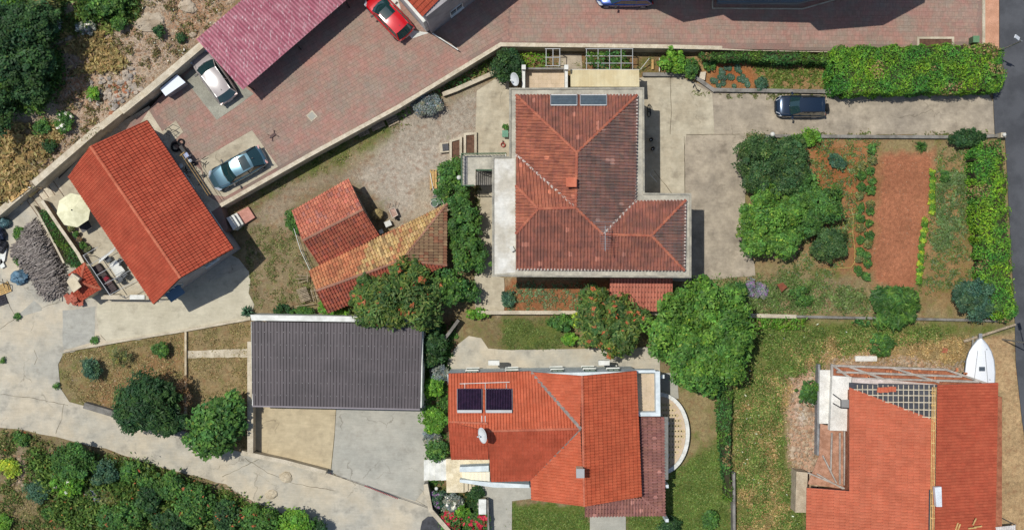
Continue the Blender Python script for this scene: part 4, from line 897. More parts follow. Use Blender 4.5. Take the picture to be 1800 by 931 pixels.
rs = b.build('ribbed_roof', DM, dc); scr.build('screws', STEEL, rs)['kind'] = 'stuff'
b = MB().slab([p - Vector((0, 0, .09)) for p in (T0, T1, B1, B0)], .08); b.build('roof_deck', DARK, dc)
MB().bar(B0 + Vector((0, -.06, -.06)), B1 + Vector((0, -.06, -.06)), .12, .1).build('gutter', M('gutter grey', A(140, 132, 136), None, 2, .5), dc)
for nm, P, z1, mt in (('back_wall', [(440, 553), (700, 557), (742, 560), (742, 567), (442, 563)], 3.42, WHITE), ('side_wall', [(742, 566), (744, 566), (741, 716), (739, 716)], 3.0, WHITE), ('side_wall', [(441, 565), (444, 565), (446, 712), (443, 712)], 2.8, WHITE)):
    MB().prism([Vector((p.x, p.y, 0)) for p in VV(P, z1)], 0, z1).build(nm, mt, dc)
for i in range(4):
    p = V(446 + i * 96, 708, 2.7); MB().box((p.x, p.y, 1.35), (.25, .25, 2.7)).build('post', C_WALLG, dc)
pf = VV([(446, 570), (738, 570), (738, 700), (446, 700)], .07); b = MB().slab(pf, .3); b.build('floor', C_GREY, dc)
# ------------------------------------------------ pink corrugated carport
pc = thing('pink_carport', V(480, 70, ZC), 'open carport with a faded wine red corrugated roof beside the silver car', 'carport')
m, n, l, p = nodes('faded wine sheet'); pos = n.new('ShaderNodeTexCoord').outputs['Object']; at = n.new('ShaderNodeAttribute'); at.attribute_name = 'tint'
cur = mixc(n, l, mapr(n, l, noise(n, l, pos, 1.2, 5), .4, .6, 0, 1), A(176, 104, 118), A(190, 126, 136))
mp = n.new('ShaderNodeMapping'); mp.inputs['Rotation'].default_value = (0, 0, .83); mp.inputs['Scale'].default_value = (3, .8, 1); l.new(pos, mp.inputs[0])
cur = mixc(n, l, mapr(n, l, noise(n, l, mp.outputs[0], 2.4, 3, .7), .56, .66, 0, .75), cur, A(224, 200, 200)); cur = mixc(n, l, 1.0, cur, at.outputs['Color'], 'MULTIPLY'); l.new(cur, p.inputs['Base Color']); p.inputs['Roughness'].default_value = .6; PK = m
Z0_, Z1_ = 4.5, 4.3
K0, K1, K2, K3 = V(345, 69, Z1_), V(427, 158, Z0_), V(692, -72, Z0_), V(600, -150, Z1_)
d1 = (K3 - K0); N_ = int(d1.length / .27); b = MB(); sl_ = (K1 - K0).normalized()
for i in range(N_):
    f = random.uniform(.9, 1.08)
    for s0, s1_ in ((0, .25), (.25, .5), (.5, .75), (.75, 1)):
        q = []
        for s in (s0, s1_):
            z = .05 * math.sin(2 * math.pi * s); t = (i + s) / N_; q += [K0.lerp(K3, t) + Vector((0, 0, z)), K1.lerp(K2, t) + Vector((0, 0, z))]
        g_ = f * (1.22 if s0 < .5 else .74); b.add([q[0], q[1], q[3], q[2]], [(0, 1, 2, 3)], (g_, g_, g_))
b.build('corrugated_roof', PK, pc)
for t in (.02, .5, .98): b = MB(); b.bar(K0.lerp(K1, t) - Vector((0, 0, .12)), K3.lerp(K2, t) - Vector((0, 0, .12)), .12, .14); b.build('purlin', DARK, pc)
for t in (.03, .35, .68, .97):
    for a, c in ((K0, K3), (K1, K2)):
        p = a.lerp(c, t); q = (p + (K1.lerp(K2, t) + K0.lerp(K3, t)) / 2 * .04) / 1.04; MB().tube((q.x, q.y, ZC), (q.x, q.y, p.z - .15), .06).build('post', DARK, pc)
# ------------------------------------------------ top middle house (only its corner is in view)
tm_ = thing('corner_house', V(790, -40, ZC), 'orange tiled house corner with grey walls at the top edge beside the red car', 'house')
zt_ = 8.4; cA = V(757, 56, ZC); 
u1 = (V(690, -20, ZC) - V(757, 57, ZC)).normalized(); u2 = (V(838, 0, ZC) - V(762, 60, ZC)).normalized(); cA = V(760, 60, ZC)
fp = [cA, cA + u2 * 13, cA + u2 * 13 + u1 * 9, cA + u1 * 9]; MB().prism([Vector((p.x, p.y, 0)) for p in fp], ZC, zt_ - .1).build('wall', GREYREND, tm_)
rc = V(742, 29.5, zt_); v1 = (V(714, 0, zt_) - rc).normalized(); v2 = (V(771, 0, zt_) - rc).normalized(); up = Vector((0, 0, 1.6))
q0, q1, q2, q3 = rc, rc + v2 * 13, rc + v2 * 13 + v1 * 4.4 + up, rc + v1 * 4.4 + up; q4, q5 = rc + v1 * 8.8, rc + v2 * 13 + v1 * 8.8
tiled_roof(tm_, [[q0, q1, q2, q3], [q5, q4, q3, q2]], ORF, FASC, 60)
MB().prism([Vector((p.x, p.y, 0)) for p in (cA + u1 * .4, cA + u1 * 9, cA + u1 * 9 - u2 * .25, cA + u1 * .4 - u2 * .25)], ZC, 5.5).build('white_buttress', WHITE, tm_)
for t in (2.0, 6.0): window_part(tm_, cA + u2 * t, cA + u2 * (t + 1.2), 3.0, 4.3, WHITE, GLASS); 
bw = thing('low_wall', V(780, 72, ZC), 'thin low white-topped kerb wall running from the corner house to the courtyard edge', 'wall')
a_, c_ = V(761, 61, ZC), V(806, 90, ZC); MB().bar(a_ + Vector((0, 0, .25)), c_ + Vector((0, 0, .25)), .08, .5).build('core', C_WALLG, bw); MB().bar(a_ + Vector((0, 0, .52)), c_ + Vector((0, 0, .52)), .08, .04).build('cap', WHITE, bw)
# ------------------------------------------------ big house beyond the top edge: terrace slab in view, roof beyond it casts the long shadow
bh = thing('terrace_house', V(1330, -40, 1.0), 'large house at the top edge with a grey edged terrace and a broad shadow', 'house')
zb_ = zc(V(1330, 0, 1).x)
tp_ = [V(p[0], p[1], 1.25) for p in ((1259, -80), (1259, 8), (1402, 7), (1442, -3), (1500, -80))]
MB().prism(tp_, 0.3, 1.5).build('terrace', C_GREY, bh); rim([Vector((p.x, p.y, 1.5)) for p in tp_], 1.495, .12, .55, M('blue grey rim', A(120, 136, 146), None, 2, .5, var=.05), bh)
hr = 10.5; rp_ = [(1056, -28), (1137, 8.5), (1150, 6), (1206, -6), (1222, 4), (1358, 4.5), (1372, 18), (1486, 6), (1560, -36), (1560, -320), (1056, -320)]
def gq(p, z): q = V(p[0], p[1], zb_); return Vector((q.x, q.y, z))
MB().slab([gq(p, hr) for p in rp_], .3).build('roof', C_SLAB, bh)
MB().prism([gq(p, 0) for p in ((1080, -60), (1420, -60), (1440, -64), (1540, -84), (1540, -300), (1080, -300))], .2, hr - .3).build('wall', GREYREND, bh)
kb = MB(); kp = [V(p[0], p[1], 0) for p in ((1247, -60), (1247, 22), (1405, 21), (1470, 2), (1560, -14))]
kp = [Vector((p.x, p.y, zc(p.x) + .09)) for p in kp]
for i in range(4): kb.bar(kp[i], kp[i + 1], .1, .16)
kb.build('terrace_kerb', C_WALL, bh)
# ------------------------------------------------ retaining and boundary walls
def wall(name, pts, z, zb, wd, mat, label, cap=None, cat='wall', capm=None):
    """masonry wall; pts photo pixels of its top centre line (third value: own height)"""
    P = [V(p[0], p[1], p[2] if len(p) > 2 else z) for p in pts]; c = sum(P, Vector()) / len(P); t = thing(name, (c.x, c.y, zb), label, cat)
    b = MB(); cb = MB()
    for i in range(len(P) - 1):
        a, e = P[i], P[i + 1]; d = Vector((e.x - a.x, e.y - a.y, 0)).normalized(); n_ = Vector((-d.y, d.x, 0)) * wd / 2; ex = d * (wd * .5 if i < len(P) - 2 else 0)
        q = [a + n_ - (d * wd * .3 if i else Vector()), e + n_ + ex, e - n_ + ex, a - n_ - (d * wd * .3 if i else Vector())]
        q = [k_ + Vector((0, 0, -.004 * i)) for k_ in q]
        for k_ in q: pass
        b.prism(q, zb - i * .003); 
        if cap: cb.slab([Vector((k_.x + (n_.normalized().x * .03 if j in (0, 1) else -n_.normalized().x * .03), k_.y + (n_.normalized().y * .03 if j in (0, 1) else -n_.normalized().y * .03), k_.z + cap + i * .002)) for j, k_ in enumerate(q)], cap)
    b.build('masonry', mat, t)
    if cap: cb.build('coping', capm or mat, t)
    return t
hill = thing('retaining_wall', V(200, 200, 0), 'tall stepped concrete retaining wall holding back the stony hillside', 'wall')
for a, c, z in (((353, 80), (252, 166), 3.6), ((254, 164), (214, 196), 3.35), ((216, 192), (176, 224), 3.1), ((178, 220), (59, 323), 2.85), ((61, 320), (-8, 378), 1.5), ((470, -22), (352, 81), 3.75)):
    a, c = V(*a, z), V(*c, z); d = (c - a).normalized(); n_ = Vector((-d.y, d.x, 0)) * .23; MB().prism([a + n_, c + n_, c - n_, a - n_], -.3).build('wall_section', C_WALL, hill)
    MB().slab([q + Vector((0, 0, .05)) for q in (a + n_ * 1.15, c + n_ * 1.15, c - n_ * 1.15, a - n_ * 1.15)], .06).build('coping', M('pale coping', A(222, 210, 186), A(204, 190, 164), 2, .9, .2), hill)
wall('boundary_wall', [(388, 361), (545, 272), (700, 188), (880, 78.5), (1170, 82), (1320, 86, .95), (1465, 89, .6)], ZC + .12, -.1, .26, C_WALL, 'long cream topped wall between the paved courtyard and the gardens', .05, capm=MATS['pale coping'])
wall('garden_wall', [(778, 166), (800, 158), (868, 128)], .45, -.1, .3, C_WALL, 'short pale garden wall by the round dark bush and grey shrub', .04)
wall('bed_wall', [(1130, 131), (1218, 131), (1226, 138), (1254, 158), (1460, 161)], .4, -.1, .25, C_WALLG, 'low bent grey wall edging the cabbage bed along the driveway', .03)
wall('drive_wall', [(1345, 239), (1500, 240), (1700, 241), (1764, 238)], .35, -.1, .2, C_WALLG, 'low dark edged wall between driveway and vegetable garden', .03)
wall('south_wall', [(840, 549), (1070, 549), (1400, 556)], .7, -.1, .25, C_WALL, 'low pale wall along the south side of the vegetable bed', .04)
wall('plot_wall', [(1400, 556), (1690, 562), (1770, 564)], .4, -.1, .2, C_WALLG, 'low grey wall along the south edge of the red earth garden')
wall('slope_wall', [(806, 562), (778, 600)], 1.2, -.1, .25, C_WALLG, 'short diagonal grey wall under the trees right of the dark carport')
wall('garden_divider', [(326, 583), (326, 764)], .25, -.1, .16, M('pale divider', A(218, 204, 176), A(190, 172, 140), 2, .9), 'thin white wall dividing the two dry garden plots')
wall('road_wall', [(147, 712), (205, 729), (262, 748), (332, 766)], .7, -.1, .5, C_WALLG, 'grey retaining wall between road and dry garden under the feathery tree')
wall('forecourt_wall', [(440, 600, 1.3), (440, 795, 1.3)], 1.3, -.1, .42, C_WALL, 'pale wall along the west side of the beige forecourt', .04)
wall('roadside_wall', [(425, 795), (500, 811), (573, 830)], 1.15, -.1, .3, C_WALL, 'concrete parapet between the beige forecourt and the road', .05)
wall('curved_wall', [(748, 850), (757, 896), (800, 945), (830, 1000)], 1.3, -.1, .3, C_WALLG, 'bent grey wall beside the red flowering bushes', .05, capm=C_WALL)
wall('lower_edge_wall', [(112, 617), (230, 596), (330, 580), (440, 560)], .22, -.1, .18, C_WALL, 'low pale kerb wall below the parking pad', )
wall('field_wall', [(1290, 830), (1291, 1000)], .9, -.1, .22, C_WALLG, 'narrow grey wall between lawn and tall grass at the bottom edge')
wall('terrace_wall', [(74, 353), (100, 392), (137, 445), (146, 462)], 1.75, -.1, .2, M('brown plaster', A(152, 132, 110), A(136, 116, 96), 1.5, .9, .2), 'brown plastered terrace wall beside the ivy strip and parasol', .05, capm=MATS['pale coping'])
wall('planter_wall', [(58, 362), (66, 374), (96, 430), (112, 462)], .75, -.1, .16, C_WALL, 'thin pale wall between the firewood pile and the ivy strip')
wall('patio_wall', [(178, 522), (262, 523)], 1.25, -.1, .3, C_WALL, 'low cream wall with a white cover at the foot of the covered patio', .04)
sheet('terrace', [(72, 352), (112, 338), (100, 318), (182, 236), (262, 196), (330, 300), (300, 525), (178, 524), (150, 470)], .8, C_YARD, 'cream paved terrace beside the parasol', .9)
# stairs by the hill wall
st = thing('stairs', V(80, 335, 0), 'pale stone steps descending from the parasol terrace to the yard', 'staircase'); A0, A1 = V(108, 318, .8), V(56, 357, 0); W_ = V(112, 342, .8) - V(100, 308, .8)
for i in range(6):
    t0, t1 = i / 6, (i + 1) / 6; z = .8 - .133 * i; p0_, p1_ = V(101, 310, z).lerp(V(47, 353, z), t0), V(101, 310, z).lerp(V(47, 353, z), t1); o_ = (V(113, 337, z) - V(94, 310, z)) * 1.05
    MB().prism([Vector((q.x, q.y, 0)) for q in (p0_, p1_, p1_ + o_, p0_ + o_)], -.1, z - .004).build('step', C_WALL, st); MB().slab([q + Vector((0, 0, .0)) for q in (p1_ + (p0_ - p1_) * .12, p1_, p1_ + o_, p1_ + o_ + (p0_ - p1_) * .12)], .02).build('shade_strip', M('dark step shade', A(122, 100, 84), None, 3, .9), st)  # dark strip along each tread edge paints the shade line below the step
st = thing('passage_stairs', V(220, 215, .8), 'shaded concrete steps between retaining wall and the orange house gable', 'staircase')
for i in range(8):
    z = .95 + i * .12; z += 0; a, c = V(176, 242, z), V(264, 190, z); d = c - a; n_ = Vector((-d.y, d.x, 0)).normalized() * -1.35; q0_, q1_ = a + d * (i / 8), a + d * ((i + 1) / 8)
    MB().prism([Vector((q.x, q.y, 0)) for q in (q0_ - n_ * .15, q1_ - n_ * .15, q1_ + n_, q0_ + n_)], .7, z).build('step', C_WALL, st)
st = thing('garden_steps', V(405, 380, 0), 'three white steps with a pink landing leading down to the stony garden', 'staircase')
for i, (x0, z, mt) in enumerate(((398, 1.5, WHITE), (404, 1.1, WHITE), (410, .7, WHITE), (416, .35, M('pink slab', A(206, 150, 134), A(190, 136, 120), 2, .9)))):
    w_ = 6 if i < 3 else 20; q = [(x0, 383 - i * 3), (x0 + w_, 380 - i * 3 - (8 if i == 3 else 0)), (x0 + w_ + 12, 399 - i * 3 - (8 if i == 3 else 0)), (x0 + 12, 404 - i * 3)]
    MB().prism([Vector((p.x, p.y, 0)) for p in VV(q, z)], -.1, z).build('step' if i < 3 else 'landing', mt, st)
# ================================================= solar panel house (bottom centre)
h3 = thing('solar_panel_house', V(950, 750, 0), 'orange tiled house with two dark tube collectors and a white dish at the bottom', 'house')
H3W = tilemat('light orange tiles', A(206, 108, 76), A(196, 98, 66)); H3E = tilemat('orange east tiles', A(204, 102, 68), A(192, 92, 60)); H3S = tilemat('orange south tiles', A(198, 96, 68), A(186, 88, 60)); H3R = tilemat('pale ridge', A(200, 120, 92), A(184, 100, 76))
e_, w_r = 4.8, 6.9
a1_ = V(788, 657, e_); a2_ = V(933, 653, e_); rE0 = V(1023, 660, 7.3); jn = V(1021, 753, 7.2); rW = V(857, 757, w_r + .1); rW2 = V(788, 741, w_r - .2)
E1, E2 = V(1118, 651, e_), V(1127, 872, e_); rE1 = V(1027, 889, 7.3); s0_, s1_, s2_, s3_ = V(793, 806, 5.1), V(859, 806, 5.1), V(863, 845, 4.6), V(934, 843, 4.6); wl = V(935, 878, e_)
PL = [([a1_, a2_, jn, V(857, 757, 7.1), V(857, 741, 6.95), rW2], H3W), ([a2_, jn, rE0], H3W), ([E1, E2, rE1, rE0], H3E), ([s0_, V(859, 806, 5.1), V(857, 741, 6.93), rW2], H3S), ([s2_, s3_, jn, V(857, 757, 7.08)], H3S), ([s3_, wl, rE1, jn], H3W)]
PL[0] = ([a1_, a2_, jn, V(857, 757, 7.1), rW2], H3W)
b = MB()
for P, _ in PL: b.slab(planar(P), .1)
r3 = b.build('roof', FASC, h3); bd = [300]
for i, (P, mt) in enumerate(PL): roof_plane(r3, P, mt, budget=bd if i == 2 else None)
GRM = M('grey valley metal', A(128, 118, 112), A(150, 140, 130), 4, .6)
vb = MB(); vb.bar(a2_ + Vector((0, 0, .12)), jn + Vector((0, 0, .16)), .24, .05); vb.build('valley', GRM, r3)
for a, c in ((rE0, rE1), (V(857, 757, 7.1), jn), (rW2, V(857, 744, 6.95))): ridge(r3, a, c, H3R, .1)
MB().bar(s3_ + Vector((0, 0, .1)), jn + Vector((0, 0, .14)), .1, .04).build('valley', GRM, r3)
for a, c in ((s0_, s1_), (s2_, s3_), (s3_, wl), (a1_, a2_), (E1, E2)): MB().tube(a - Vector((0, 0, .06)), c - Vector((0, 0, .06)), .07).build('gutter', M('brown gutter', A(120, 84, 76), None, 2, .5), h3)
w3 = [V(*p) for p in ((792, 648, 0), (1108, 643, 0), (1121, 866, 4.7), (940, 872, 4.7), (939, 838, 4.7), (868, 839, 4.7), (864, 800, 4.7), (798, 800, 4.7))]; w3 = [Vector((p.x, p.y, 0)) for p in w3]
W3M = M('pale blue white render', A(226, 234, 234, .88), A(212, 222, 224), 1.2, .85, .1, var=.04)
MB().prism(w3, 0, 4.75).build('wall', W3M, h3)
gb = MB(); q = V(1023, 660, 7.6); gb.slab([Vector((a.x, a.y, a.z)) for a in (V(935, 656, 4.9), V(1023, 664, 7.1), V(1114, 655, 4.9))], .05)
gw = [V(935, 655, 4.7), V(1116, 653, 4.7)]; mx = V(1023, 662, 7.1); b = MB(); o_ = Vector((0, -.3, 0)); b.add([gw[0] + o_, gw[1] + o_, Vector((mx.x, mx.y - .3, 7.05)), gw[0] + o_ * 2, gw[1] + o_ * 2, Vector((mx.x, mx.y - .6, 7.05))], [(0, 1, 2), (5, 4, 3), (0, 3, 4, 1), (1, 4, 5, 2), (2, 5, 3, 0)]); b.build('gable', W3M, h3)
GRNW = M('green shutter', A(86, 108, 92), None, 2, .6)
for x in (835, 903, 980, 1035, 1075):
    a, c = along(w3[1], w3[0], 1 - (x - 792) / 316 - .02), along(w3[1], w3[0], 1 - (x - 792) / 316 + .04)
    for z0 in (.9, 3.0): window_part(h3, a, c, z0, z0 + 1.2, GRNW, GLASS, out=.03)
for x in (868, 1062):
    q = V(x, 642, 3.0); MB().box((q.x, q.y + .2, 2.6), (.9, .38, .6)).build('air_conditioner', WHITE, h3)
# collectors
TUB = M('vacuum tubes', A(60, 38, 62), A(44, 28, 50), 3, .25, spec=.6, var=.1)
for x0, x1, lb in ((804, 847, 'left dark tube collector on the light orange roof'), (854, 900, 'right dark tube collector on the light orange roof')):
    zt = lambda y: 4.85 + (y - 655) * .0226
    t, P, u, v, n_ = panel_on([V(x0, 684, zt(684) + .1), V(x1, 684, zt(684) + .1), V(x1, 724, zt(724) + .1), V(x0, 724, zt(724) + .1)], DARK, lb, 'solar_collector', house=h3)
    b = MB(); k = 16
    for i in range(k): s = (i + .5) / k; b.tube(P[0] + u * s + n_ * .16, P[0] + u * s + v + n_ * .16, .055, n=6)
    b.build('tubes', TUB, t); MB().bar(P[3] + n_ * .2, P[2] + n_ * .2, .22, .16).build('manifold', STEEL, t)
pr_ = thing('pipe_rail', V(852, 674, 5.4), 'thin white pipe rail above the two tube collectors', 'rail')
b = MB(); z = 5.45; b.tube(V(808, 674, z), V(896, 671, z), .03)
for x in (817, 853, 890): b.tube(V(x, 673, z), V(x, 684, z + .2), .02)
b.tube(V(853, 730, 6.7), V(853, 746, 6.9), .03); b.tube(V(847, 730, 6.7), V(847, 745, 6.9), .03); b.build('pipe', WHITE, pr_)
dish(851, 764, 8.3, .62, math.radians(190), 'large white satellite dish on the orange roof ridge', base=V(853, 762, 7.0))
q = V(1019, 828, 7.9); ch3 = MB(); ch3.box((q.x, q.y, 7.95), (.5, .6, 1.4)); ch3.build('chimney', CREAM, h3); MB().box((q.x, q.y, 8.68), (.62, .7, .08)).build('chimney_cap', STEEL, h3)
# balcony east
bz = 3.3
MB().prism([Vector((p.x, p.y, 0)) for p in VV([(1118, 655), (1158, 655), (1160, 728), (1120, 728)], bz)], bz - .25, bz).build('balcony', CREAM, h3)
p0, p1 = V(1122, 657, bz), V(1151, 724, bz); tm = MB().box((0, 0, .01), ((p1.x - p0.x) / 4 - .02, (p0.y - p1.y) / 9 - .02, .02)).mesh('floor_tile', TL)
for i in range(4):
    for j in range(9): inst('floor_tile', tm, h3, (p0.x + (i + .5) * (p1.x - p0.x) / 4, p0.y + (-j - .5) * (p0.y - p1.y) / 9, bz))
for q in ([(1152, 652), (1160, 652), (1161, 731), (1153, 731)], [(1120, 724), (1153, 724), (1153, 731), (1120, 731)], [(1118, 650), (1152, 650), (1152, 655), (1118, 655)]): MB().prism([Vector((p.x, p.y, 0)) for p in VV(q, bz + .9)], bz - .3, bz + .9).build('parapet', W3M, h3)
for x, y in ((1156, 655), (1157, 728)): p = V(x, y, 0); MB().box((p.x, p.y, 1.55), (.3, .3, 3.1)).build('column', W3M, h3)
# skirt roof
SK = tilemat('old pink brown tiles', A(176, 124, 112), A(150, 104, 96)); k0, k1, k2, k3 = V(1124, 732, 3.9), V(1167, 732, 3.2), V(1169, 905, 3.2), V(1128, 874, 3.9); k4, k5 = V(1028, 907, 3.2), V(1028, 876, 3.9)
b = MB(); b.slab(planar([k1, k2, k3, k0]), .1); b.slab(planar([k2, k4, k5, k3]), .1); sr = b.build('lower_roof', FASC, h3)
roof_plane(sr, [k1, k2, k3, k0], SK, kind='barrel', pw=.25, colfn=oldc); roof_plane(sr, [k2, k4, k5, k3], SK, kind='barrel', pw=.25, colfn=oldc); ridge(sr, k3, k2, SK, .1)
MB().bar(k1 + Vector((.18, 0, -.02)), V(1171, 842, 3.18) + Vector((.0, 0, 0)), .32, .12).build('gutter_box', M('grey gutter', A(128, 128, 122), None, 3, .6), h3)
for y in (735, 790, 842, 900): p = V(1164, y, 0); MB().box((p.x, p.y, 1.5), (.25, .25, 3.0)).build('column', W3M, h3)
ct = V(1166, 760, 0); rt = thing('round_terrace', V(1168, 760, 0), 'semicircular tiled terrace with a white rim east of the orange tiled house', 'terrace')
b = MB(); rm_ = MB(); pts = []; cx, cy, rx_, ry_ = 1160, 762, 49, 69
for i in range(25): a = -math.pi / 2 + math.pi * i / 24; pts.append((cx + rx_ * math.cos(a), cy + ry_ * math.sin(a)))
MB().prism([Vector((p.x, p.y, 0)) for p in VV(pts, .5)], -.1, .5).build('floor', TL, rt)
for i in range(24):
    a, c = V(*pts[i], .7), V(*pts[i + 1], .7); rm_.bar(a - Vector((0, 0, .35)), c - Vector((0, 0, .35)), .32, .72)
rm_.build('rim', WHITE, rt)
b = MB()
for i in range(9):
    for j in range(14):
        x, y = 1164 + i * 5.2, 702 + j * 9.2
        if ((x - cx) / (rx_ - 8)) ** 2 + ((y - cy) / (ry_ - 9)) ** 2 < 1: q = V(x, y, .52); f = random.uniform(.9, 1.08); b.box(q, (.27, .27, .03), math.pi / 4, col=(f, f, f * .96))
b.build('diagonal_tiles', M('cream diagonal tile', A(216, 196, 156), A(202, 180, 140), 2, .8, tint=True), rt)
# patio and stairs at the west side
pt = thing('entrance_stairs', V(800, 830, 0), 'cream entrance patio with white steps at the west side of the orange tiled house', 'staircase')
MB().prism([Vector((p.x, p.y, 0)) for p in VV([(784, 806), (860, 806), (862, 846), (815, 848), (815, 865), (785, 865)], .9)], -.1, .9).build('patio', M('cream travertine', A(236, 222, 190, .85), A(222, 206, 170), 1.5, .7), pt)
for i in range(4): x = 745 + i * 10; MB().prism([Vector((p.x, p.y, 0)) for p in VV([(x, 808), (x + 9.9, 807), (x + 9.9, 843), (x, 844)], .3 + .15 * i)], -.1, .3 + .15 * i).build('step', WHITE, pt)
for i in range(4): x = 816 + i * 6.5; MB().prism([Vector((p.x, p.y, 0)) for p in VV([(x, 848), (x + 6.4, 849), (x + 6.4, 862 - i), (x, 865 - i)], .75 - .17 * i)], -.1, .75 - .17 * i).build('step', CREAM, pt)
for i in range(7): x = 812 + i * 7; z = 1.1 + .22 * i; MB().prism([Vector((p.x, p.y, 0)) for p in VV([(x, 829), (x + 6.8, 829), (x + 6.8, 842 + i * .6), (x, 841 + i * .6)], z)], .8, z).build('step', M('ivory step', A(240, 232, 208, .85), None, 2, .8, var=.04), pt)
MB().prism([Vector((p.x, p.y, 0)) for p in VV([(808, 842), (862, 847), (930, 851), (931, 857), (868, 856), (808, 847)], 1.9)], 0, 1.9).build('side_wall', W3M, pt)
MB().prism([Vector((p.x, p.y, 0)) for p in VV([(808, 820), (859, 818), (859, 828), (808, 829)], 2.2)], 0, 2.2).build('stair_wall', W3M, pt)
wx_ = thing('white_cabinet', V(848, 890, 0), 'white topped meter cabinet beside the grey drive and red bushes', 'cabinet')
q = V(848, 890, 1.3); MB().box((q.x, q.y, .62), (.5, 1.1, 1.24)).build('body', CREAM, wx_); MB().box((q.x, q.y, 1.28), (.62, 1.24, .08)).build('top', WHITE, wx_)
wall('drive_side_wall', [(857, 878), (859, 940)], 1.2, -.1, .14, C_WALLG, 'thin grey wall beside the white topped cabinet')
# ================================================= half finished house (bottom right)
ch_ = thing('unfinished_house', V(1600, 800, 0), 'half finished house with an orange tile roof and bare battens at the bottom right', 'house')
CW = tilemat('new salmon tiles', A(206, 116, 86), A(198, 108, 78)); CE = tilemat('new orange red tiles', A(192, 96, 68), A(184, 88, 62)); BRK = M('red hollow brick', A(178, 116, 86), A(150, 92, 66), 2.5, .9, .4)
rz2, ezw, eze = 8.3, 6.2, 6.4
A1, A2 = V(1493, 672, ezw + .0), V(1493, 1010, ezw); RA, RB = V(1646, 676, rz2), V(1640, 1010, rz2); B1_, B2_ = V(1753, 672, eze), V(1747, 1010, eze); lz_ = lambda x: ezw + (x - 1493) / 150 * (rz2 - ezw)
Cm1, Cm2 = V(1418, 856, 5.0), V(1416, 1010, 5.0); A1c = V(1493, 862, ezw)
dk = MB(); [dk.slab(planar(q), .1) for q in ([A1, RA, RB, A2], [RA, B1_, B2_, RB], [A1c, A2, Cm2, Cm1])]
UL = M('black underlay', A(72, 74, 82), A(62, 64, 70), 1.5, .7, .1); cr = dk.build('roof', UL, ch_); bd = [300]
cut1, cut2 = V(1500, 682, lz_(1500)), V(1645, 740, lz_(1645))
roof_plane(cr, [V(1493, 680, ezw), V(1645, 738, rz2), V(1640, 1010, rz2), V(1493, 1010, ezw)], CW, pw=.235, pl=.44, budget=bd)
roof_plane(cr, [RA, B1_, B2_, RB], CE, pw=.235, pl=.44); roof_plane(cr, [Cm1, A1c, A2, Cm2], CW, pw=.235, pl=.44)
bt = MB(); BAT = M('pale battens', A(216, 204, 180), A(198, 184, 158), 5, .9)
for i in range(1, 17):
    x = 1498 + i * 9.0; y1 = 682 + (x - 1500) * .4
    if y1 > 683: bt.bar(V(x, 676, lz_(x) + .07), V(x, y1 + 2, lz_(x) + .07), .06, .05)
for y in (684, 694, 706, 719, 732):
    x0 = 1500 + max(0, (y - 682) / .4) - 4; bt.bar(V(x0, y, lz_(x0) + .11), V(1644, y + 1, lz_(1644) + .11), .07, .05)
bt.build('battens', BAT, cr)
bt = MB()
for dx in (-3, 0, 3): bt.bar(V(1642 + dx, 680, rz2 + .12), V(1638 + dx, 950, rz2 + .12), .06, .07)
for y in range(690, 940, 22): bt.box(V(1640, y, rz2 + .16), (.3, .08, .05))
bt.build('ridge_battens', WOODY, cr)
MB().bar(V(1636, 860, rz2 + .05), V(1634, 1000, rz2 + .05), .26, .04).build('ridge_foil', UL, cr)
MB().slab(VV([(1498, 664), (1560, 667), (1645, 675), (1645, 681), (1498, 672)], 6.9), .12).build('gable_beam', M('pale beam', A(222, 206, 196), A(204, 188, 176), 2, .9, .2), ch_)
tp = MB()
for x, y, n_ in ((1546, 684, 3), (1565, 684, 2)):
    for k in range(n_): tp.box(V(x + k * 6, y + random.uniform(-1, 3), lz_(x + k * 3) + .18 + .03 * k), (.34, .4, .1), random.uniform(-.2, .2))
ts = thing('tile_stack', V(1552, 686, lz_(1550)), 'small stacks of loose orange tiles on the bare battens', 'roof tiles'); tp.build('tiles', CW, ts)
tb_ = thing('timber_offcuts', V(1700, 918, 7.3), 'scattered yellow timber offcuts on the orange red roof', 'timber')
for a, c in (((1664, 918), (1666, 935)), ((1684, 918), (1678, 935)), ((1688, 920), (1682, 935)), ((1712, 926), (1726, 924)), ((1716, 910), (1710, 922)), ((1702, 928), (1716, 927))): MB().bar(V(*a, 7.9), V(*c, 7.75), .1, .06).build('plank', WOODY, tb_)
# lower storey, open rooms with brick and concrete beams
fp3 = [V(*p, 0) for p in ((1462, 668), (1735, 690), (1735, 1000), (1430, 1000), (1430, 860), (1462, 860))]
MB().prism(fp3, 0, 2.9).build('lower_storey', BRK, ch_)
MB().prism([Vector((p.x, p.y, 0)) for p in (V(1506, 690, 6), V(1740, 690, 6), V(1736, 1000, 6), V(1500, 1000, 6))], 2.9, 6.0).build('upper_storey', BRK, ch_)
MB().prism([Vector((p.x, p.y, 0)) for p in (V(1430, 864, 4.5), V(1500, 864, 4.5), V(1500, 1000, 4.5), V(1430, 1000, 4.5))], 2.9, 4.8).build('west_wing', BRK, ch_)
MB().slab(VV([(1460, 642), (1662, 649), (1742, 676), (1700, 690), (1462, 680)], 3.0), .15).build('brick_floor', BRK, ch_)
gb = MB(); CB = M('grey beam', A(190, 182, 172), A(168, 160, 150), 3, .9, .2)
for a, c in (((1462, 642), (1662, 649)), ((1470, 653), (1690, 661)), ((1490, 664), (1720, 670)), ((1462, 642), (1462, 668)), ((1662, 649), (1742, 676)), ((1492, 644), (1560, 668)), ((1568, 646), (1650, 671)), ((1461, 640), (1500, 668))): BZ = 3.15 + .006 * (len(gb.v) // 8); gb.bar(V(*a, BZ), V(*c, BZ), .16, .3)
gb.build('beams', CB, ch_)
bb = MB()
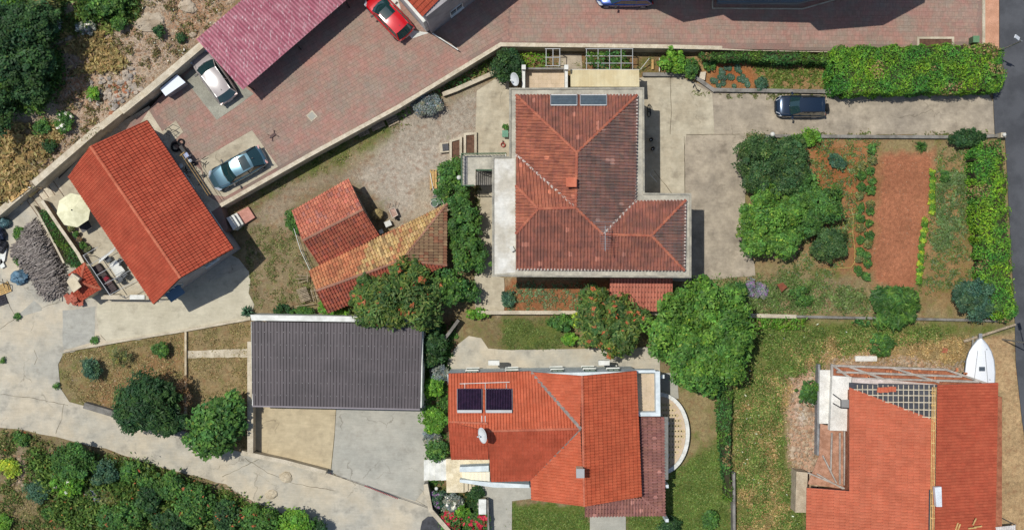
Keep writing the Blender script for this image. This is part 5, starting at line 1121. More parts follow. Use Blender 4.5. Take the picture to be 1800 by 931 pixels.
for i in range(26): q = V(random.uniform(1480, 1700), random.uniform(648, 668), 3.1); bb.box(q, (.28, .16, .18), random.choice((0, 1.57)), col=(1.1, .95, .9))
bb.build('loose_bricks', M('loose brick', A(206, 150, 112), A(190, 120, 84), 5, .9, tint=True), ch_)
WSL = M('whitish slab', A(236, 233, 224, .85), A(222, 218, 208), .9, .9, .2)
MB().prism([Vector((p.x, p.y, 0)) for p in VV([(1441, 650), (1466, 650), (1462, 744), (1440, 744)], 2.95)], 2.7, 2.95).build('terrace_slab', WSL, ch_)
MB().prism([Vector((p.x, p.y, 0)) for p in VV([(1463, 660), (1497, 662), (1494, 757), (1459, 756)], 3.6)], 2.9, 3.6).build('upper_slab', WSL, ch_)
MB().prism([Vector((p.x, p.y, 0)) for p in VV([(1438, 640), (1442, 640), (1440, 800), (1436, 800)], .9)], 0, .9).build('membrane', M('grey membrane', A(158, 160, 162), A(130, 132, 134), 2, .6), ch_)
b = MB(); b.slab(VV([(1478, 702), (1494, 702), (1494, 716), (1478, 716)], 4.2), .06); b.build('scaffold_board', STEEL, ch_)
b = MB()
for a, c in (((1464, 692), (1478, 702)), ((1464, 708), (1478, 716)), ((1478, 702), (1478, 716)), ((1478, 716), (1494, 717))): b.tube(V(*a, 4.2), V(*c, 4.3), .04)
b.build('scaffold_tubes', DARK, ch_)
b = MB()
for a, c in (((1484, 757), (1484, 852)), ((1476, 760), (1476, 850)), ((1436, 832), (1488, 862)), ((1420, 830), (1486, 858)), ((1490, 757), (1490, 858)), ((1462, 760), (1460, 830)), ((1446, 800), (1470, 848))): BZ = 3.2 + .006 * (len(b.v) // 8); b.bar(V(*a, BZ), V(*c, BZ), .1, .2)
b.build('open_beams', CB, ch_)
MB().slab(VV([(1442, 744), (1494, 757), (1493, 860), (1420, 850), (1440, 800)], 2.92), .1).build('room_floor', M('pinkish screed', A(196, 150, 124), A(170, 124, 98), 2.5, .95, .3), ch_)
MB().prism([Vector((p.x, p.y, 0)) for p in VV([(1400, 828), (1420, 830), (1417, 900), (1398, 900)], 1.8)], 0, 1.8).build('side_block', M('buff blockwork', A(206, 190, 164), A(186, 168, 142), 2, .95, .3), ch_)
MB().slab(VV([(1643, 856), (1655, 855), (1656, 890), (1646, 890)], 9.3), .4).build('roof_window', M('white plastic', A(222, 228, 232), None, 2, .4), ch_)
sd = thing('white_shelter', V(1750, 945, 0), 'white corrugated shelter roof at the bottom right corner', 'shelter'); a, c, e, g = V(1706, 930, 3.0), V(1785, 922, 3.0), V(1788, 1000, 2.7), V(1706, 1000, 2.7); b = MB(); k = 26
for i in range(k):
    t0, tm, t1 = i / k, (i + .5) / k, (i + 1) / k; up = Vector((0, 0, .05)); b.add([a.lerp(c, t0), a.lerp(c, tm) + up, a.lerp(c, t1), g.lerp(e, t0), g.lerp(e, tm) + up, g.lerp(e, t1)], [(3, 4, 1, 0), (4, 5, 2, 1)])
b.build('corrugated_sheet', M('white corrugated', A(226, 222, 218), A(206, 200, 196), 2, .6), sd)
for p in (a, c, e, g): MB().tube((p.x, p.y, 0), p, .05).build('post', STEEL, sd)
for P, lb in (([(1502, 625), (1540, 625), (1540, 634), (1502, 634)], 'pale concrete slab lying north of the unfinished house'),):
    t = thing('concrete_slab', V(1521, 630, 0), lb, 'slab'); MB().slab([p + Vector((0, 0, .25)) for p in VV(P, .0)], .3).build('slab', WSL, t)
# ================================================= VEHICLES
def paint(name, c, metal=.5): return M(name, c, None, 2, .2, 0, metal, var=.02, spec=.5, world=False, coat=1)
CGL = M('car glass', A(28, 56, 58, .9), None, 2, .04, var=0, spec=1.0, coat=.5); CHR = M('headlight glass', A(220, 226, 232), None, 2, .1, .2, var=0, coat=1); TAIL = M('tail light', A(150, 24, 26), None, 2, .2, var=0, coat=1); RUB = M('tyre rubber', A(34, 34, 36), None, 2, .9, var=.1); RIM = M('alloy rim', A(160, 164, 168), None, 2, .3, .8, var=.05); TRIM = M('black trim', A(28, 28, 30), None, 2, .45, var=0); SEAT = M('cabin trim', A(70, 74, 72), None, 3, .8)
def car(px, py, z, yaw, L, Wd, Ht, body, label, kind='hatch', sunroof=None, roofmat=None, extras=None):
    """local +x is the front"""
    t = thing('parked_car', (0, 0, 0), label, 'car'); hw = Wd / 2; hb = .62 * Ht if kind != 'suv' else .58 * Ht; gc = .2 if kind == 'suv' else .16
    f = L / 2
    # stations: x, half width, deck height (top of lower body), taper
    if kind == 'suv': ST = [(-f, .72, .50, .34), (-f + .1, .9, .56, .25), (-f + .5, 1, .60, .2), (-f + 1.1, 1, .61, .2), (-.2, 1, .61, .2), (.35, 1, .61, .2), (.75, .995, .60, .2), (f - .75, .985, .585, .2), (f - .35, .93, .55, .22), (f - .12, .82, .46, .26), (f, .62, .36, .32)]
    else: ST = [(-f, .6, .5, .36), (-f + .08, .78, .6, .28), (-f + .35, .93, .65, .2), (-f + .95, .99, .66, .18), (-.4, 1, .64, .17), (.3, 1, .635, .17), (.85, .99, .62, .17), (f - .8, .97, .56, .17), (f - .38, .88, .5, .2), (f - .12, .74, .42, .25), (f, .52, .34, .3)]
    def ring(x, wf, dk, lo):
        w = hw * wf; top = dk * Ht; b0 = lo * Ht
        return [(x, s * a, z_) for s, a, z_ in ((1, w * .8, b0), (1, w * .97, b0 + .06), (1, w, b0 + (top - b0) * .45), (1, w * .985, b0 + (top - b0) * .75), (1, w * .93, top * .955), (1, w * .8, top * .985), (1, w * .4, top * 1.01), (1, 0, top * 1.018), (-1, w * .4, top * 1.01), (-1, w * .8, top * .985), (-1, w * .93, top * .955), (-1, w * .985, b0 + (top - b0) * .75), (-1, w, b0 + (top - b0) * .45), (-1, w * .97, b0 + .06), (-1, w * .8, b0))]
    b = MB(); vs = []; R = 15
    for s in ST: vs += ring(*s)
    fs = []
    for i in range(len(ST) - 1):
        for j in range(R): a = i * R + j; c = i * R + (j + 1) % R; fs.append((a, c, c + R, a + R))
    fs += [tuple(range(R - 1, -1, -1)), tuple((len(ST) - 1) * R + j for j in range(R))]
    b.add(vs, fs); bo = b.build('body', body, t, smooth=True)
    sb = bo.modifiers.new('s', 'SUBSURF'); sb.levels = 1; sb.render_levels = 2
    # greenhouse
    if kind == 'suv': xr0, xr1, xf1, xf0 = -f + .12, -f + .32, .22, .85
    elif kind == 'coupe': xr0, xr1, xf1, xf0 = -f + .35, -f + 1.15, .28, 1.05
    else: xr0, xr1, xf1, xf0 = -f + .18, -f + .62, .35, 1.12
    zb = .60 * Ht; zt = Ht; wb, wt = hw * .9, hw * .72
    def arc(x0, w, z_, bulge, n=7): return [(x0 + bulge * (1 - (2 * k / (n - 1) - 1) ** 2), w * (2 * k / (n - 1) - 1), z_ + .03 * (1 - (2 * k / (n - 1) - 1) ** 2)) for k in range(n)]
    fb, ft = arc(xf0, wb * .93, zb + .02, .16), arc(xf1, wt * .95, zt - .03, .1); rb, rt_ = arc(xr0, wb * .88, zb + .03, -.1), arc(xr1, wt * .92, zt - .05, -.05)
    g = MB(); g.add(fb + ft, [(k, k + 1, 8 + k, 7 + k) for k in range(6)]); g.build('windscreen', CGL, t, smooth=True)
    g = MB(); g.add(rb + rt_, [(k + 1, k, 7 + k, 8 + k) for k in range(6)]); g.build('rear_window', CGL, t, smooth=True)
    for s, o in ((-1, 0), (1, 6)):
        nm = [(rb[o][0], s * wb * .95, zb), ((xr1 + xf1) / 2 - .2, s * wb, zb), (fb[o][0] + .02, s * wb * .95, zb), ft[o], ((xr1 + xf1) / 2 - .2, s * wt * 1.0, zt - .03), rt_[o]]
        g = MB(); g.add(nm, [(0, 1, 4, 5), (1, 2, 3, 4)] if s < 0 else [(5, 4, 1, 0), (4, 3, 2, 1)]); g.build('side_window', CGL, t)
        pb = MB(); pb.bar(nm[1], nm[4], .07, .03); pb.bar(nm[2], nm[3], .05, .05); pb.bar(nm[0], nm[5], .08, .06); pb.bar(Vector(nm[5]), Vector(nm[3]), .05, .05); pb.build('pillar', body if kind != 'coupe' else TRIM, t)
    # roof: bowed grid
    g = MB(); nx2 = 9; vs = []
    for i in range(nx2):
        u = i / (nx2 - 1)
        for k in range(7):
            v = 2 * k / 6 - 1; xa = rt_[k][0] * (1 - u) + ft[k][0] * u; za = (zt - .05) * (1 - u) + (zt - .03) * u + .035 * (1 - v * v) + .05 * math.sin(math.pi * u) - .0; vs.append((xa, v * (wt * .93 + .02 * math.sin(math.pi * u)), za + .0))
    for i in range(nx2 - 1):
        for k in range(6): a = i * 7 + k
    fa = [(i * 7 + k, (i + 1) * 7 + k, (i + 1) * 7 + k + 1, i * 7 + k + 1) for i in range(nx2 - 1) for k in range(6)]
    g.add(vs, [tuple(reversed(q)) for q in fa]); g.build('roof', roofmat or body, t, smooth=True)
    if sunroof:
        x0, x1 = sunroof; g = MB(); vs = []
        for x in np.linspace(x0, x1, 5):
            u = (x - xr1) / (xf1 - xr1)
            for k in range(5): v = (2 * k / 4 - 1) * .86; vs.append((x, v * wt * .9, zt - .035 + .035 * (1 - v * v) + .05 * math.sin(math.pi * min(1, max(0, u))) + .012))
        g.add(vs, [(i * 5 + k, i * 5 + k + 1, i * 5 + k + 6, i * 5 + k + 5) for i in range(4) for k in range(4)]); g.build('glass_roof', CGL, t, smooth=True)
    # interior floor so the glass has something behind
    MB().box((-.3, 0, zb - .1), ((xf0 - xr0) * .8, wb * 1.6, .06)).build('cabin_floor', SEAT, t)
    b = MB()
    for s in (-1, 1): b.box((.15, s * hw * .4, zb + .08), (.14, .42, .5)); b.box((-f * .42, s * hw * .4, zb + .05), (.14, .42, .42))
    b.build('seats', SEAT, t)
    for s in (-1, 1):
        c = Vector((f - .3, s * hw * .68, .44 * Ht)); g = MB(); vs = [(f - .07, s * hw * .48, .40 * Ht), (f - .3, s * hw * .87, .40 * Ht), (f - .5, s * hw * .93, .49 * Ht), (f - .3, s * hw * .62, .5 * Ht)]
        vs = [(x + .03, y * 1.02, z_ + .06) for x, y, z_ in vs] + [(x - .1, y * .9, z_ - .1) for x, y, z_ in vs]; g.add(vs, [(0, 1, 2, 3), (0, 4, 5, 1), (1, 5, 6, 2), (2, 6, 7, 3), (3, 7, 4, 0)]); g.build('headlight', CHR, t)
        MB().box((-f + .14, s * hw * .68, .55 * Ht), (.14, .34, .16), s * .35).build('tail_light', TAIL, t)
        m_ = MB(); m_.box((.78, s * (hw + .1), .66 * Ht), (.14, .24, .13), s * -.2); m_.bar((.82, s * hw * .9, .63 * Ht), (.79, s * (hw + .02), .65 * Ht), .05); m_.build('mirror', TRIM if kind != 'suv' else body, t)
        for x in (f - .85, -f + .85):
            wv = thing('wheel', (0, 0, 0), None, None); bpy.data.objects.remove(wv)
            r = .34 if kind != 'suv' else .36; w_ = MB(); w_.tube((x, s * (hw - .24), r), (x, s * (hw - .02), r), r, n=20); wo = w_.build('wheel', RUB, t); w_ = MB(); w_.tube((x, s * (hw - .04), r), (x, s * (hw - .005), r), r * .66, n=14); w_.build('rim', RIM, wo)
        for x in (-.75, .1): MB().box((x, s * hw * .985, .56 * Ht), (.16, .02, .03)).build('door_handle', TRIM, t)
    b = MB(); b.box((f - .03, 0, .3 * Ht), (.1, hw * 1.0, .22)); b.build('grille', TRIM, t)
    b = MB(); b.box((f + .0, 0, .2 * Ht), (.03, .5, .11)); b.box((-f - .0, 0, .36 * Ht), (.03, .5, .11)); b.build('number_plate', WHITE, t)
    b = MB(); b.bar((xf0 + .05, -hw * .55, zb + .07), (xf0 + .16, .05, zb + .09), .03, .02); b.bar((xf0 + .1, hw * .0, zb + .09), (xf0 + .1, hw * .6, zb + .07), .03, .02); b.build('wiper', TRIM, t)
    if kind != 'suv': MB().box((-f + .9, 0, zt + .03), (.12, .04, .07)).build('antenna', TRIM, t)
    # panel seams on the bonnet
    b = MB(); b.bar((f - .3, -hw * .62, .53 * Ht * (1.0)), (xf0 + .15, -hw * .78, zb + .012), .015, .012); b.bar((f - .3, hw * .62, .53 * Ht), (xf0 + .15, hw * .78, zb + .012), .015, .012); b.build('bonnet_seam', TRIM, t)
    if kind == 'suv':
        b = MB(); b.tube((-f - .02, 0.1, .62), (-f - .24, .1, .62), .35, n=22); sw = b.build('spare_wheel', RUB, t); MB().tube((-f - .235, .1, .62), (-f - .26, .1, .62), .29, n=18).build('cover', RIM, sw)
        for s in (-1, 1): MB().bar((xr1 + .1, s * wt * .92, zt + .04), (xf1 - .1, s * wt * .92, zt + .04), .04, .05).build('roof_rail', TRIM, t)
        MB().box((xr1 + .12, 0, zt + .0), (.18, wt * 1.5, .04)).build('spoiler', body, t)
    p = V(px, py, z); t.location = p; t.rotation_euler = (0, 0, yaw); ORG[t.name] = p; return t
def yawpx(a, c): return math.atan2(-(c[1] - a[1]), c[0] - a[0])
BLK = paint('dark blue black paint', A(34, 52, 72, .9)); SIL = paint('silver beige paint', A(178, 168, 164, .75), .0); BGR = paint('blue grey paint', A(96, 132, 146, .8), .6); REDP = paint('red paint', A(206, 20, 34, .9), .1); BLU = paint('blue paint', A(24, 62, 134), .4)
car(1403, 189, .05, math.pi, 4.15, 1.82, 1.72, BLK, 'dark blue off-road car with rear spare wheel parked on the driveway', 'suv')
car(379, 137, ZC + .03, yawpx((405, 174), (353, 100)), 4.75, 1.95, 1.5, SIL, 'silver beige hatchback parked beside the wine red carport roof')
car(421, 297, ZC + .05, yawpx((466, 272), (375, 322)), 4.95, 1.98, 1.42, BGR, 'blue grey coupe parked on the pale concrete pad', 'coupe', sunroof=(-1.12, -.45))
car(685, 30, ZC + .03, yawpx((718, 64), (650, -8)), 4.6, 1.95, 1.48, REDP, 'red hatchback with a dark glass roof at the top edge', 'hatch', sunroof=(-.35, .5))
car(1097, -6, zc(8.5) + .02, math.pi, 4.7, 1.95, 1.48, BLU, 'blue car cut off by the top edge of the photo')
# boat on the verge
bt_ = thing('motor_boat', V(1717, 645, 0), 'white covered motor boat standing between the unfinished house and the road', 'boat')
bc = V(1718, 640, .8); WB = M('white gelcoat', A(240, 243, 245, .88), None, 2, .35, var=.03, coat=.5); st = []
hull = MB(); prof = [(-2.3, 1.12), (-1.5, 1.2), (-.6, 1.22), (.4, 1.12), (1.1, .9), (1.6, .62), (2.0, .3), (2.2, .06)]; vs = []
for y, w_ in prof:
    k = (y + 2.3) / 4.5; zb = .45 + .5 * max(0, k - .5) ** 1.5 * 1.6
    vs += [(bc.x - w_, bc.y + y, 1.25 + .15 * k), (bc.x - w_ * .75, bc.y + y, zb + .25), (bc.x, bc.y + y, zb), (bc.x + w_ * .75, bc.y + y, zb + .25), (bc.x + w_, bc.y + y, 1.25 + .15 * k)]
fs = [(i * 5 + j, i * 5 + j + 1, i * 5 + j + 6, i * 5 + j + 5) for i in range(7) for j in range(4)] + [(0, 5 * 1, 5 * 1, 0)][:0] + [(4, 3, 2, 1, 0)]
hull.add(vs, fs); hull.build('hull', WB, bt_, smooth=True)
dkb = MB(); vs = []
for y, w_ in prof:
    k = (y + 2.3) / 4.5; vs += [(bc.x - w_ * 1.02, bc.y + y, 1.26 + .15 * k), (bc.x - w_ * .6, bc.y + y, 1.42 + .15 * k), (bc.x, bc.y + y, 1.52 + .12 * k), (bc.x + w_ * .6, bc.y + y, 1.42 + .15 * k), (bc.x + w_ * 1.02, bc.y + y, 1.26 + .15 * k)]
dkb.add(vs, [(i * 5 + j + 5, i * 5 + j + 6, i * 5 + j + 1, i * 5 + j) for i in range(7) for j in range(4)]); dkb.build('deck_cover', WB, bt_, smooth=True)
MB().box((bc.x + .05, bc.y - .3, 1.62), (.46, .34, .08)).build('hatch', M('grey hatch', A(88, 98, 108), None, 2, .3), bt_); MB().box((bc.x, bc.y - 2.0, 1.58), (1.5, .4, .12), .0).build('windscreen', CGL, bt_)
MB().box((bc.x, bc.y + 2.3, 1.4), (.28, .6, .14)).build('bow_roller', STEEL, bt_)
b = MB()
for sx in (-1, 1):
    for i in range(len(prof) - 1): (y0_, w0_), (y1_, w1_) = prof[i], prof[i + 1]; b.bar((bc.x + sx * w0_ * 1.02, bc.y + y0_, 1.27 + .15 * (y0_ + 2.3) / 4.5), (bc.x + sx * w1_ * 1.02, bc.y + y1_, 1.27 + .15 * (y1_ + 2.3) / 4.5), .06, .05)
b.build('rubbing_strake', M('grey strake', A(150, 156, 162), None, 2, .5), bt_)
b = MB()
for sx in (-1, 1): b.bar((bc.x + sx * .62, bc.y - 1.9, 1.5), (bc.x + sx * .3, bc.y + 1.2, 1.62), .03, .03); b.box((bc.x + sx * .75, bc.y - 1.2, 1.45), (.12, .05, .08)); b.box((bc.x + sx * .45, bc.y + 1.3, 1.56), (.12, .05, .08))
b.build('deck_fittings', STEEL, bt_)
b = MB()
for s in (-1, 1): b.bar((bc.x + s * .5, bc.y - 2.3, .35), (bc.x + s * .2, bc.y + 2.3, .4), .1, .12)
for y in (-1.4, .2): b.bar((bc.x - .95, bc.y + y, .35), (bc.x + .95, bc.y + y, .35), .09)
b.build('trailer_frame', STEEL, bt_)
for s in (-1, 1): MB().tube((bc.x + s * .85, bc.y - 1, .3), (bc.x + s * 1.02, bc.y - 1, .3), .3, n=16).build('wheel', RUB, bt_)
# motorcycle in the shade of the passage
mo = thing('motorcycle', V(322, 262, ZC), 'blue motorcycle standing in the shade behind the orange roofed house', 'motorcycle')
c = V(330, 270, ZC); d = (V(345, 285, ZC) - V(318, 245, ZC)).normalized(); n_ = Vector((-d.y, d.x, 0))
for s, nm in ((-.72, 'wheel'), (.72, 'wheel')):
    q = c + d * s + Vector((0, 0, .32)); b = MB()
    b.tube(q - n_ * .06, q + n_ * .06, .32, n=18); wh = b.build(nm, RUB, mo); MB().tube(q - n_ * .065, q + n_ * .065, .2, n=12).build('rim', RIM, wh)
BL2 = M('blue fairing', A(40, 92, 160), None, 2, .3, coat=.8); b = MB(); b.bar(c + d * .1 + Vector((0, 0, .8)), c + d * .55 + Vector((0, 0, .85)), .34, .3); b.build('fuel_tank', BL2, mo); b = MB(); b.bar(c - d * .65 + Vector((0, 0, .85)), c + d * .05 + Vector((0, 0, .8)), .26, .14); b.build('seat', BLACK, mo)
b = MB(); b.bar(c - d * .6 + Vector((0, 0, .45)), c + d * .5 + Vector((0, 0, .5)), .24, .4); b.build('engine', DARK, mo); b = MB(); b.tube(c + d * .72 + Vector((0, 0, .32)), c + d * .5 + Vector((0, 0, 1.05)), .04); b.tube(c + d * .5 + n_ * .38 + Vector((0, 0, 1.08)), c + d * .5 - n_ * .38 + Vector((0, 0, 1.08)), .025); b.build('handlebar', STEEL, mo)
MB().lathe(c + d * .8 + Vector((0, 0, .85)), [(.02, -.1), (.16, 0), (.14, .12), (.02, .2)], 12).build('headlight', CHR, mo)
# dark quadcopter-shaped solid standing in for a shadow on the paving
dr = thing('drone_shadow', V(480, 238, ZC), 'small dark four armed solid in place of a quadcopter shadow on the red paving', 'drone_shadow'); DB = M('brown grey shadow tone', A(98, 76, 72), None, 2, .7, var=.05)
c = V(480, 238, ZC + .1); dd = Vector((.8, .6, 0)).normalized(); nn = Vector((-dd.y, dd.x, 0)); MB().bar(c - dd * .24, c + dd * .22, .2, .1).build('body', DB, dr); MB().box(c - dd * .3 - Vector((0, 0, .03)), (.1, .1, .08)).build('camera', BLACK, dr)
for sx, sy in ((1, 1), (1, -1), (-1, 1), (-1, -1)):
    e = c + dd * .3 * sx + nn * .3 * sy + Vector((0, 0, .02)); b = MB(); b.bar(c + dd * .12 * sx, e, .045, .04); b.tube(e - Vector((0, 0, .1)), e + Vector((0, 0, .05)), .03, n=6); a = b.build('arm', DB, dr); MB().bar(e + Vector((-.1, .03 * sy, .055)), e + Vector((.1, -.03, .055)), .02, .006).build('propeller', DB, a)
# ================================================= GARDEN AND YARD THINGS
def vadd(p, x=0, y=0, z=0): return Vector((p.x + x, p.y + y, p.z + z))
# parasol
pz = 3.1; pa = thing('parasol', V(127, 372, .8), 'round cream parasol with eight panels open on the terrace', 'parasol')
c = V(126, 369, pz); R = 1.42; PC = M('cream canvas', A(240, 236, 200, .9), A(232, 228, 190), 2, .9, .05, var=.03, tint=True)
for i in range(8):
    a0_, a1_2 = 2 * math.pi * i / 8 + .2, 2 * math.pi * (i + 1) / 8 + .2; f = 1 if i % 2 else .96; b = MB(); e0_ = c + Vector((R * math.cos(a0_), R * math.sin(a0_), -.45)); e1_ = c + Vector((R * math.cos(a1_2), R * math.sin(a1_2), -.45)); m_ = (e0_ + e1_) / 2 + Vector((0, 0, .03))
    dz = Vector((0, 0, -.02)); b.add([c, e0_, m_, e1_, c + dz, e0_ + dz, m_ + dz, e1_ + dz], [(0, 1, 2, 3), (7, 6, 5, 4), (1, 5, 6, 2), (2, 6, 7, 3)], (f, f, f * .98)); b.build('canopy_panel', PC, pa)
MB().tube((c.x, c.y, .8), c, .03).build('pole', STEEL, pa); MB().lathe((c.x, c.y, c.z - .03), [(.05, 0), (.06, .06), (.02, .12)], 8).build('finial', DARK, pa); MB().tube((c.x, c.y, .8), (c.x, c.y, .9), .3).build('base', DARK, pa)
def chair(px, py, z, yaw, mat, label, group=None, name='garden_chair'):
    t = thing(name, (0, 0, 0), label, 'chair', group); MB().box((0, 0, .44), (.46, .46, .05)).build('seat', mat, t); MB().box((-.23, 0, .72), (.05, .46, .5)).build('backrest', mat, t)
    for s in (-1, 1):
        for q in (-1, 1): MB().tube((s * .2, q * .2, 0), (s * .2, q * .2, .44), .02, n=5).build('leg', STEEL, t)
        MB().bar((-.2, s * .24, .64), (.18, s * .24, .64), .05, .03).build('armrest', mat, t)
    t.location = V(px, py, z); t.rotation_euler = (0, 0, yaw); return t
def pot(px, py, z, r, h, pal, label, flower=None, group=None):
    t = thing('potted_plant', V(px, py, z), label, 'potted plant', group); q = V(px, py, z); MB().lathe(q, [(r * .6, 0), (r * .8, h * .5), (r, h), (r * .85, h - .03), (.02, h - .05)], 12).build('pot', M('terracotta pot', A(178, 116, 84), A(150, 96, 70), 4, .9), t)
    make_crown('foliage', (q.x, q.y, q.z + h + r * .5), r * 1.3, r * 1.3, r, pal, t, 1.2, .1, .12, flower, .3); return t
for i, (x, y, r, pl_, lb) in enumerate(((129, 402, .22, 'olive', 'upper green potted plant under the parasol edge'), (137, 412, .2, 'mid', 'second potted plant along the brown terrace wall'), (143, 421, .16, 'brown', 'brown leaved potted plant beside the terrace wall'), (150, 432, .25, 'mid', 'round potted plant near the lower end of the terrace wall'), (157, 438, .2, 'olive', 'lowest potted plant by the grey pergola'))): pot(x, y, .8, r, .35, pl_, lb)
mt_ = thing('patio_table', V(150, 396, .8), 'small grey table with items in the parasol shade', 'table'); q = V(150, 398, 1.5); MB().box(q, (.9, .7, .05), .5).build('tabletop', DARK, mt_); MB().tube((q.x, q.y, .8), q, .05).build('leg', STEEL, mt_)
# covered patio
pg = thing('pergola', V(185, 480, .8), 'thin grey steel pergola frame over the patio with the white table', 'pergola'); zp = 3.2
GPM = M('grey pergola paint', A(176, 178, 178), None, 2, .6, var=.1); b = MB(); b.bar(V(146, 448, zp), V(193, 518, zp), .05, .07); b.build('long_beam', GPM, pg)
for a, c_ in (((146, 449), (172, 434)), ((157, 466), (203, 437)), ((169, 484), (225, 452)), ((184, 499), (238, 470)), ((193, 518), (250, 486))): MB().bar(V(*a, zp), V(*c_, zp), .035, .05).build('cross_beam', GPM, pg)
for a in ((147, 449), (170, 484), (193, 518)): p = V(*a, zp); MB().tube((p.x, p.y, .8), p, .035).build('post', STEEL, pg)
b = MB()
for i in range(11): t = i / 10; p = V(174, 462, zp).lerp(V(200, 441, zp), t); b.bar(p, p + Vector((.12, .3, 0)), .07, .04)
b.build('shade_slats', WHITE, pg)
tb_ = thing('patio_table', V(205, 470, .8), 'white rectangular table under the grey pergola', 'table'); P = VV([(191, 465), (204, 456), (220, 476), (205, 487)], 1.55); MB().slab(P, .05).build('tabletop', WHITE, tb_)
for p in P: q = p.lerp(sum(P, Vector()) / 4, .15); MB().tube((q.x, q.y, .8), (q.x, q.y, 1.5), .03).build('leg', STEEL, tb_)
GC = M('grey rattan', A(104, 108, 112), A(88, 92, 96), 5, .8, .2)
for x, y, a, lb in ((193, 456, -.9, 'grey chair at the upper end of the white patio table'), (214, 460, 2.6, 'grey chair on the house side of the white patio table'), (222, 483, 2.3, 'grey chair at the lower right corner of the white patio table'), (214, 491, 1.9, 'grey chair nearest the low cream patio wall')): chair(x, y, .8, a, GC, lb)
BR = M('dark brown rattan', A(88, 76, 74), A(70, 60, 60), 6, .85, .3); sf = thing('sofa', V(176, 490, .8), 'long dark brown cushioned bench along the edge of the patio', 'sofa')
P = VV([(161, 469), (173, 462), (206, 508), (194, 516)], 1.25)
for i in range(4):
    a, c_, e, g = P[0].lerp(P[3], i / 4 + .01), P[0].lerp(P[3], (i + 1) / 4 - .01), P[1].lerp(P[2], (i + 1) / 4 - .01), P[1].lerp(P[2], i / 4 + .01); MB().slab([a, c_, e, g], .2).build('cushion', BR if i != 2 else M('brown cushion', A(104, 84, 82), None, 4, .9), sf)
MB().slab([p - Vector((0, 0, .2)) for p in P], .25).build('frame', BLACK, sf); q = V(187, 489, 1.3); MB().box(q, (.4, .3, .12), .7).build('red_cushion', M('dark red cushion', A(140, 44, 56), None, 4, .9), sf)
cv = thing('cover_board', V(240, 521, 1.3), 'long white cover lying on the low cream patio wall', 'board'); MB().slab([p for p in VV([(228, 518), (254, 518), (254, 526), (228, 526)], 1.42)], .14).build('lid', WHITE, cv)
# outdoor oven
ov = thing('outdoor_oven', V(145, 500, 0), 'small outdoor oven hut with a red tile roof and a pale chimney slab', 'oven'); z0_ = 2.3
o1_, o2_, o3_, o4_, ap = V(120, 484, z0_), V(149, 463, z0_), V(177, 508, z0_), V(140, 527, z0_), V(141, 496, 2.95)
fpo = inset([V(118, 484, z0_), V(149, 463, z0_), V(177, 508, z0_), V(143, 528, z0_), V(124, 516, z0_)], .12); MB().prism([Vector((p.x, p.y, 0)) for p in fpo], 0, 2.2).build('wall', CREAM, ov)
tiled_roof(ov, [[o2_, o3_, ap], [o3_, V(143, 528, z0_), V(126, 514, z0_), ap], [o1_, o2_, ap]], ORF, FASC, 60, [(ap, o2_, H3R), (ap, o3_, H3R)])
q = V(131, 491, 3.2); MB().slab(VV([(117, 495), (131, 486), (143, 503), (129, 514)], 3.5), .1).build('chimney_slab', CREAM, ov); MB().box((q.x, q.y, 2.9), (.75, .75, 1.15), -.6).build('chimney', C_WALL, ov)
tl = thing('tile_pile', V(135, 526, 0), 'loose heap of red roof tiles beside the outdoor oven', 'roof tiles'); LT = M('loose red tile', A(190, 108, 88), A(172, 94, 74), 4, .85, .2, rnd=.15); me = MB().box((0, 0, 0), (.42, .3, .05)).mesh('tile', LT)
for i in range(20):
    x = random.uniform(116, 146); y = 517 + (x - 115) * .12 + random.uniform(0, 14); z = random.uniform(.1, .75) if x < 135 else random.uniform(.1, .5); inst('tile', me, tl, V(x, y, z), Matrix.Rotation(random.uniform(-.5, .5) + .5, 3, 'Z') @ Matrix.Rotation(random.uniform(-.2, .2), 3, 'X'))
# firewood heap
lg = thing('firewood_heap', V(80, 450, 0), 'big heap of weathered grey firewood beside the ivy strip', 'firewood'); LG = M('grey driftwood', A(168, 160, 154), A(124, 116, 112), 7, .9, .4, tint=True, var=.2); hp = [(55, 388), (68, 402), (90, 432), (108, 462), (112, 500), (108, 520), (82, 523), (62, 490), (30, 452), (22, 438)]
logm = [MB().tube((-.5, 0, 0), (.5, 0, random.uniform(-.03, .03)), random.uniform(.03, .045), random.uniform(.02, .035), n=6, col=(f, f, f * random.uniform(.94, 1.0))).mesh('log', LG) for f in (.6, .75, .9, 1.0, 1.15, 1.35)]
core = MB(); core.prism([p for p in VV([(56, 396), (88, 436), (104, 470), (102, 512), (84, 515), (34, 446)], .35)], -.05); core.build('log_bed', M('dark log bed', A(84, 76, 70), A(60, 54, 50), 5, 1), lg)
sb_ = MB(); n_ = 0
while n_ < 1500:
    x, y = random.uniform(20, 114), random.uniform(386, 524)
    dd_ = float(polydist(np.array([x]), np.array([y]), hp)[0])
    if dd_ < 0: continue
    z = min(1.0, .15 + dd_ * .045) * random.uniform(.75, 1.05); near = (x - 55) * .62 - (y - 388) * .35 > 2; a_ = (-.75 if near else .55) + random.gauss(0, .38); L = random.uniform(.25, .5) if near else random.uniform(.5, 1.3)
    Rm = Matrix.Rotation(a_, 3, 'Z') @ Matrix.Rotation(random.gauss(0, .12), 3, 'Y'); p = V(x, y, z)
    if n_ < 300: m_i = random.choice(logm); o = inst('log', m_i, lg, vadd(p, z=.06), Rm @ Matrix.Diagonal((L, 1.2, 1.2)))
    else:
        f = random.uniform(.55, 1.35); d_ = Rm @ Vector((L / 2, 0, 0)); f *= 1.25 if near else 1; r_ = random.uniform(.025, .06 if not near else .1); sb_.tube(p - d_, p + d_, r_, r_ * .8, n=5, col=(f, f * .98, f * .96))
    n_ += 1
